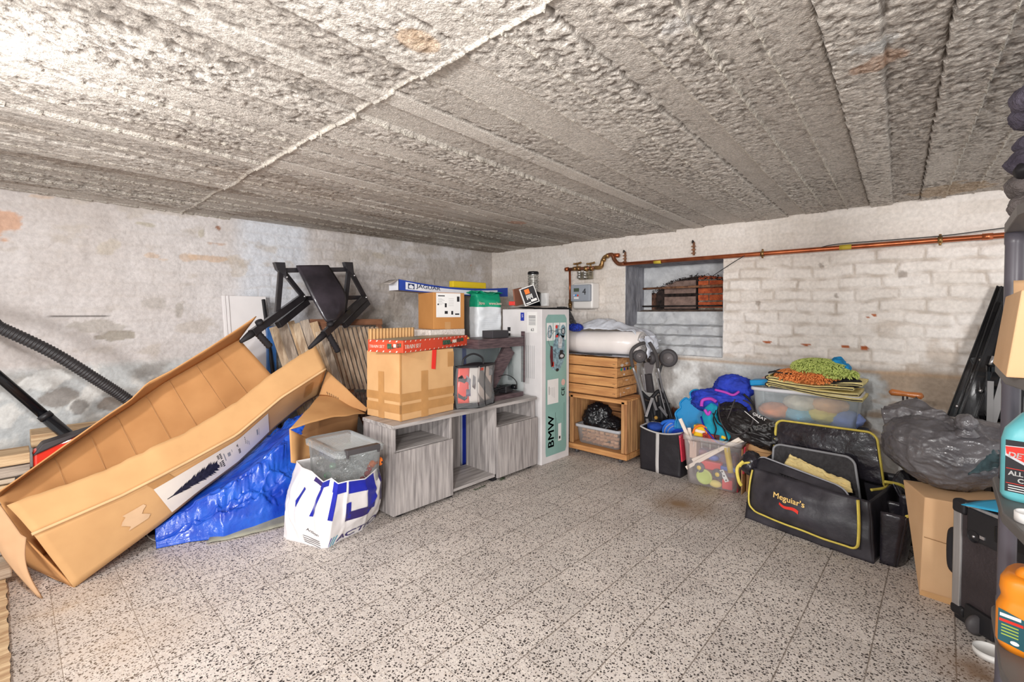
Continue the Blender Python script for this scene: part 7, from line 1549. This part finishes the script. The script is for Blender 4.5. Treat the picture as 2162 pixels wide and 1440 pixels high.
# carton on the third shelf
def shp(px, py, x): return atX(px, py, x)
sbx = thing('shelf_carton', 'pale cardboard carton with torn flaps on the third shelf behind the post', 'box', (1.85,-.2,.957))
fA = atX(2109,776,2.02); 
mb = MB(); q0 = V((1.985,-.128,.958)); zt = atX(2130,622,1.985).z
mb.hexa([V((1.50,-.100,.957)),V((1.52,-.122,1.15)),V((1.50,-.45,.957)),V((1.52,-.44,1.15)),V((1.885,-.100,.957)),V((1.885,-.122,1.145)),V((1.885,-.45,.957)),V((1.885,-.44,1.145))], m_ct); mb.build('body', sbx, bevel=.003)
mb = MB(); mb.grid(lambda u, v: bil(V((1.86,-.135,1.147)),V((1.86,-.42,1.147)),V((1.87,-.135,1.187)),V((1.87,-.42,1.19)),u,v), 6, 4, m_ct); mb.build('flap', sbx, solid=.003)
# teal bottle and orange canister
bt = thing('blue_cleaner_bottle', 'pale blue cleaner jug with a red and black label on the second shelf', 'bottle', (1.70,-.16,.592))
m_tb = mat('aqua_plastic', (110,196,204), rough=.3, var=.05, coat=.3); m_tc = mat('aqua_plastic_pale', (196,222,232), rough=.35, var=.05)
cbx = V((1.755,-.195,.627)); Rz = rotz(-12)
def prism(mb, c, w, d, r, zs, m, R): 
    v0 = len(mb.v); rings(mb, [(w*k,d*k,r,z) for k, z in zs], m, True, True); 
    for i in range(v0, len(mb.v)): mb.v[i] = c+R @ mb.v[i]
mb = MB(); prism(mb, cbx, .12,.160,.03, [(.95,0),(1,.012),(1,.150),(.93,.178),(.62,.215),(.35,.235),(.3,.245)], m_tb, Rz); mb.build('body', bt)
mb = MB(); mb.lathe([(0,.245),(.022,.245),(.022,.27),(0,.272)], m_wh, cbx, seg=20); mb.build('cap', bt)
ML = Matrix.Scale(1,4) @ frame(cbx+Rz @ V((-.0605,.067,-.012)), Rz @ V((0,-1,0)), (0,0,1), Rz @ V((-1,0,0)))
mb = MB(); lw = .135
dpoly(mb, ML, [(.0,.035),(lw,.035),(lw,.165),(.0,.165)], m_ink, .0008); dpoly(mb, ML, [(.0,.15),(.0,.125),(.06,.092),(lw,.13),(lw,.16)], mat('label_silver', (206,206,210), rough=.3), .0012)
dpoly(mb, ML, [(.0,.148),(.002,.13),(.06,.10),(lw,.136),(lw,.158)], _M['signal_red_print'], .0016); dpoly(mb, ML, ell(.062,.148,.022,.018), _M['label_silver'], .002); dpoly(mb, ML, ell(.062,.148,.016,.014), m_ink, .0024); dpoly(mb, ML, [(.05,.148),(.062,.142),(.074,.15),(.062,.156)], m_pp, .0028)
text(mb, 'DETAILER', .019, m_wh, ML @ Matrix.Translation((.004,.128,.002)), bold=.0004, align='LEFT', shear=.15)
text(mb, 'ALL PURPOSE', .0155, m_wh, ML @ Matrix.Translation((.006,.082,.001)), bold=.0004, align='LEFT'); text(mb, 'CLEANER', .0155, m_wh, ML @ Matrix.Translation((.022,.066,.001)), bold=.0004, align='LEFT')
for z in (.093,.056): decal(mb, shifted(ML,.001), .002,z,lw,z+.0015,_M['signal_red_print'],.0003)
for k in range(3): decal(mb, shifted(ML,.001), .006,.050-.006*k,.08-.01*k,.052-.006*k,m_wh,.0003)
mb.build('label', bt)
oc = thing('orange_canister', 'orange plastic canister with a small dark label on the lowest shelf', 'canister', (1.66,-.17,.167))
m_oc2 = mat('orange_hdpe', (244,144,30), rough=.35, var=.05, vs=6, coat=.2); coc = V((1.745,-.200,.2505)); Ro = rotz(-14)
mb = MB(); prism(mb, coc, .15,.17,.035, [(.93,0),(1,.018),(1,.105),(.93,.122),(.91,.130),(.95,.15),(.93,.175),(.80,.188)], m_oc2, Ro); mb.build('body', oc)
mb = MB(); mb.tube(spline([coc+Ro @ V(p) for p in ((-.03,.04,.182),(-.03,.03,.20),(-.02,-.02,.203),(-.02,-.05,.185))],5), .016, m_oc2, 10); mb.build('grip', oc)
MO = frame(coc+Ro @ V((-.0755,.078,0)), Ro @ V((0,-1,0)), (0,0,1), Ro @ V((-1,0,0)))
mb = MB(); dpoly(mb, MO, [(.004,.025),(.05,.018),(.05,.095),(.004,.106)], mat('dark_teal_label', (40,90,100), rough=.4, var=.1), .001); decal(mb, shifted(MO,.0012), .006,.075,.048,.082, _M['signal_red_print']); decal(mb, shifted(MO,.0012), .007,.088,.044,.096, m_wh)
for k in range(4): decal(mb, shifted(MO,.0012), .010,.066-.008*k,.040,.069-.008*k, mat('lime_ink', (170,190,80)), .0003)
dpoly(mb, MO, ell(.034,.030,.008,.005), m_wh, .002); mb.build('label', oc)
mb = MB(); mb.lathe([(.026,0),(.028,.0),(.028,.02),(.026,.022),(.024,.02),(.024,.004),(0,.004)], m_wh, (1.56,-.150,.627), seg=24); one(mb, 'white_cup_lid', 'white round cup lid on the second shelf in front of the blue cleaner jug', 'lid')
# fleece bundle on the top shelf
m_fl = mat('dark_grey_fleece', (104,98,112), rough=1, var=.2, vs=18, bump=1, bs=110, col2=(76,70,84)); m_fl2 = mat('grey_fleece', (128,120,118), rough=1, var=.15, vs=18, bump=1, bs=110)
flc = thing('fleece_blankets', 'pile of bunched dark grey fleece blankets on the top shelf, reaching to the ceiling', 'blanket', (1.75,-.25,1.352))
for k, (px, py, x, r, mm) in enumerate(((2150,440,1.88,.045,m_fl2),(2150,395,1.90,.05,m_fl2),(2152,345,1.88,.05,m_fl),(2148,310,1.90,.035,m_fl),(2152,250,1.85,.045,m_fl),(2156,180,1.82,.045,m_fl),(2165,215,1.80,.05,m_fl))):
    p = atX(px,py,x); p.z = min(p.z, 1.66); p.z = max(p.z, 1.352+r*.8); mb = MB(); blob(mb, p+V((0,-.03,0)), (r*1.5,r*1.1,r*.72), mm, 40+k, .12, 20, fine=.02); mb.build('fold', flc)
mb = MB(); blob(mb, (1.72,-.30,1.50), (.24,.13,.145), m_fl, 55, .12, 40, bot=1.353); mb.build('bundle', flc)
mb = MB(); p = atX(2150,365,1.86); blob(mb, p+V((-.02,-.01,0)), (.03,.02,.022), m_ink, 3, .2, 14); mb.build('dark_opening', flc)
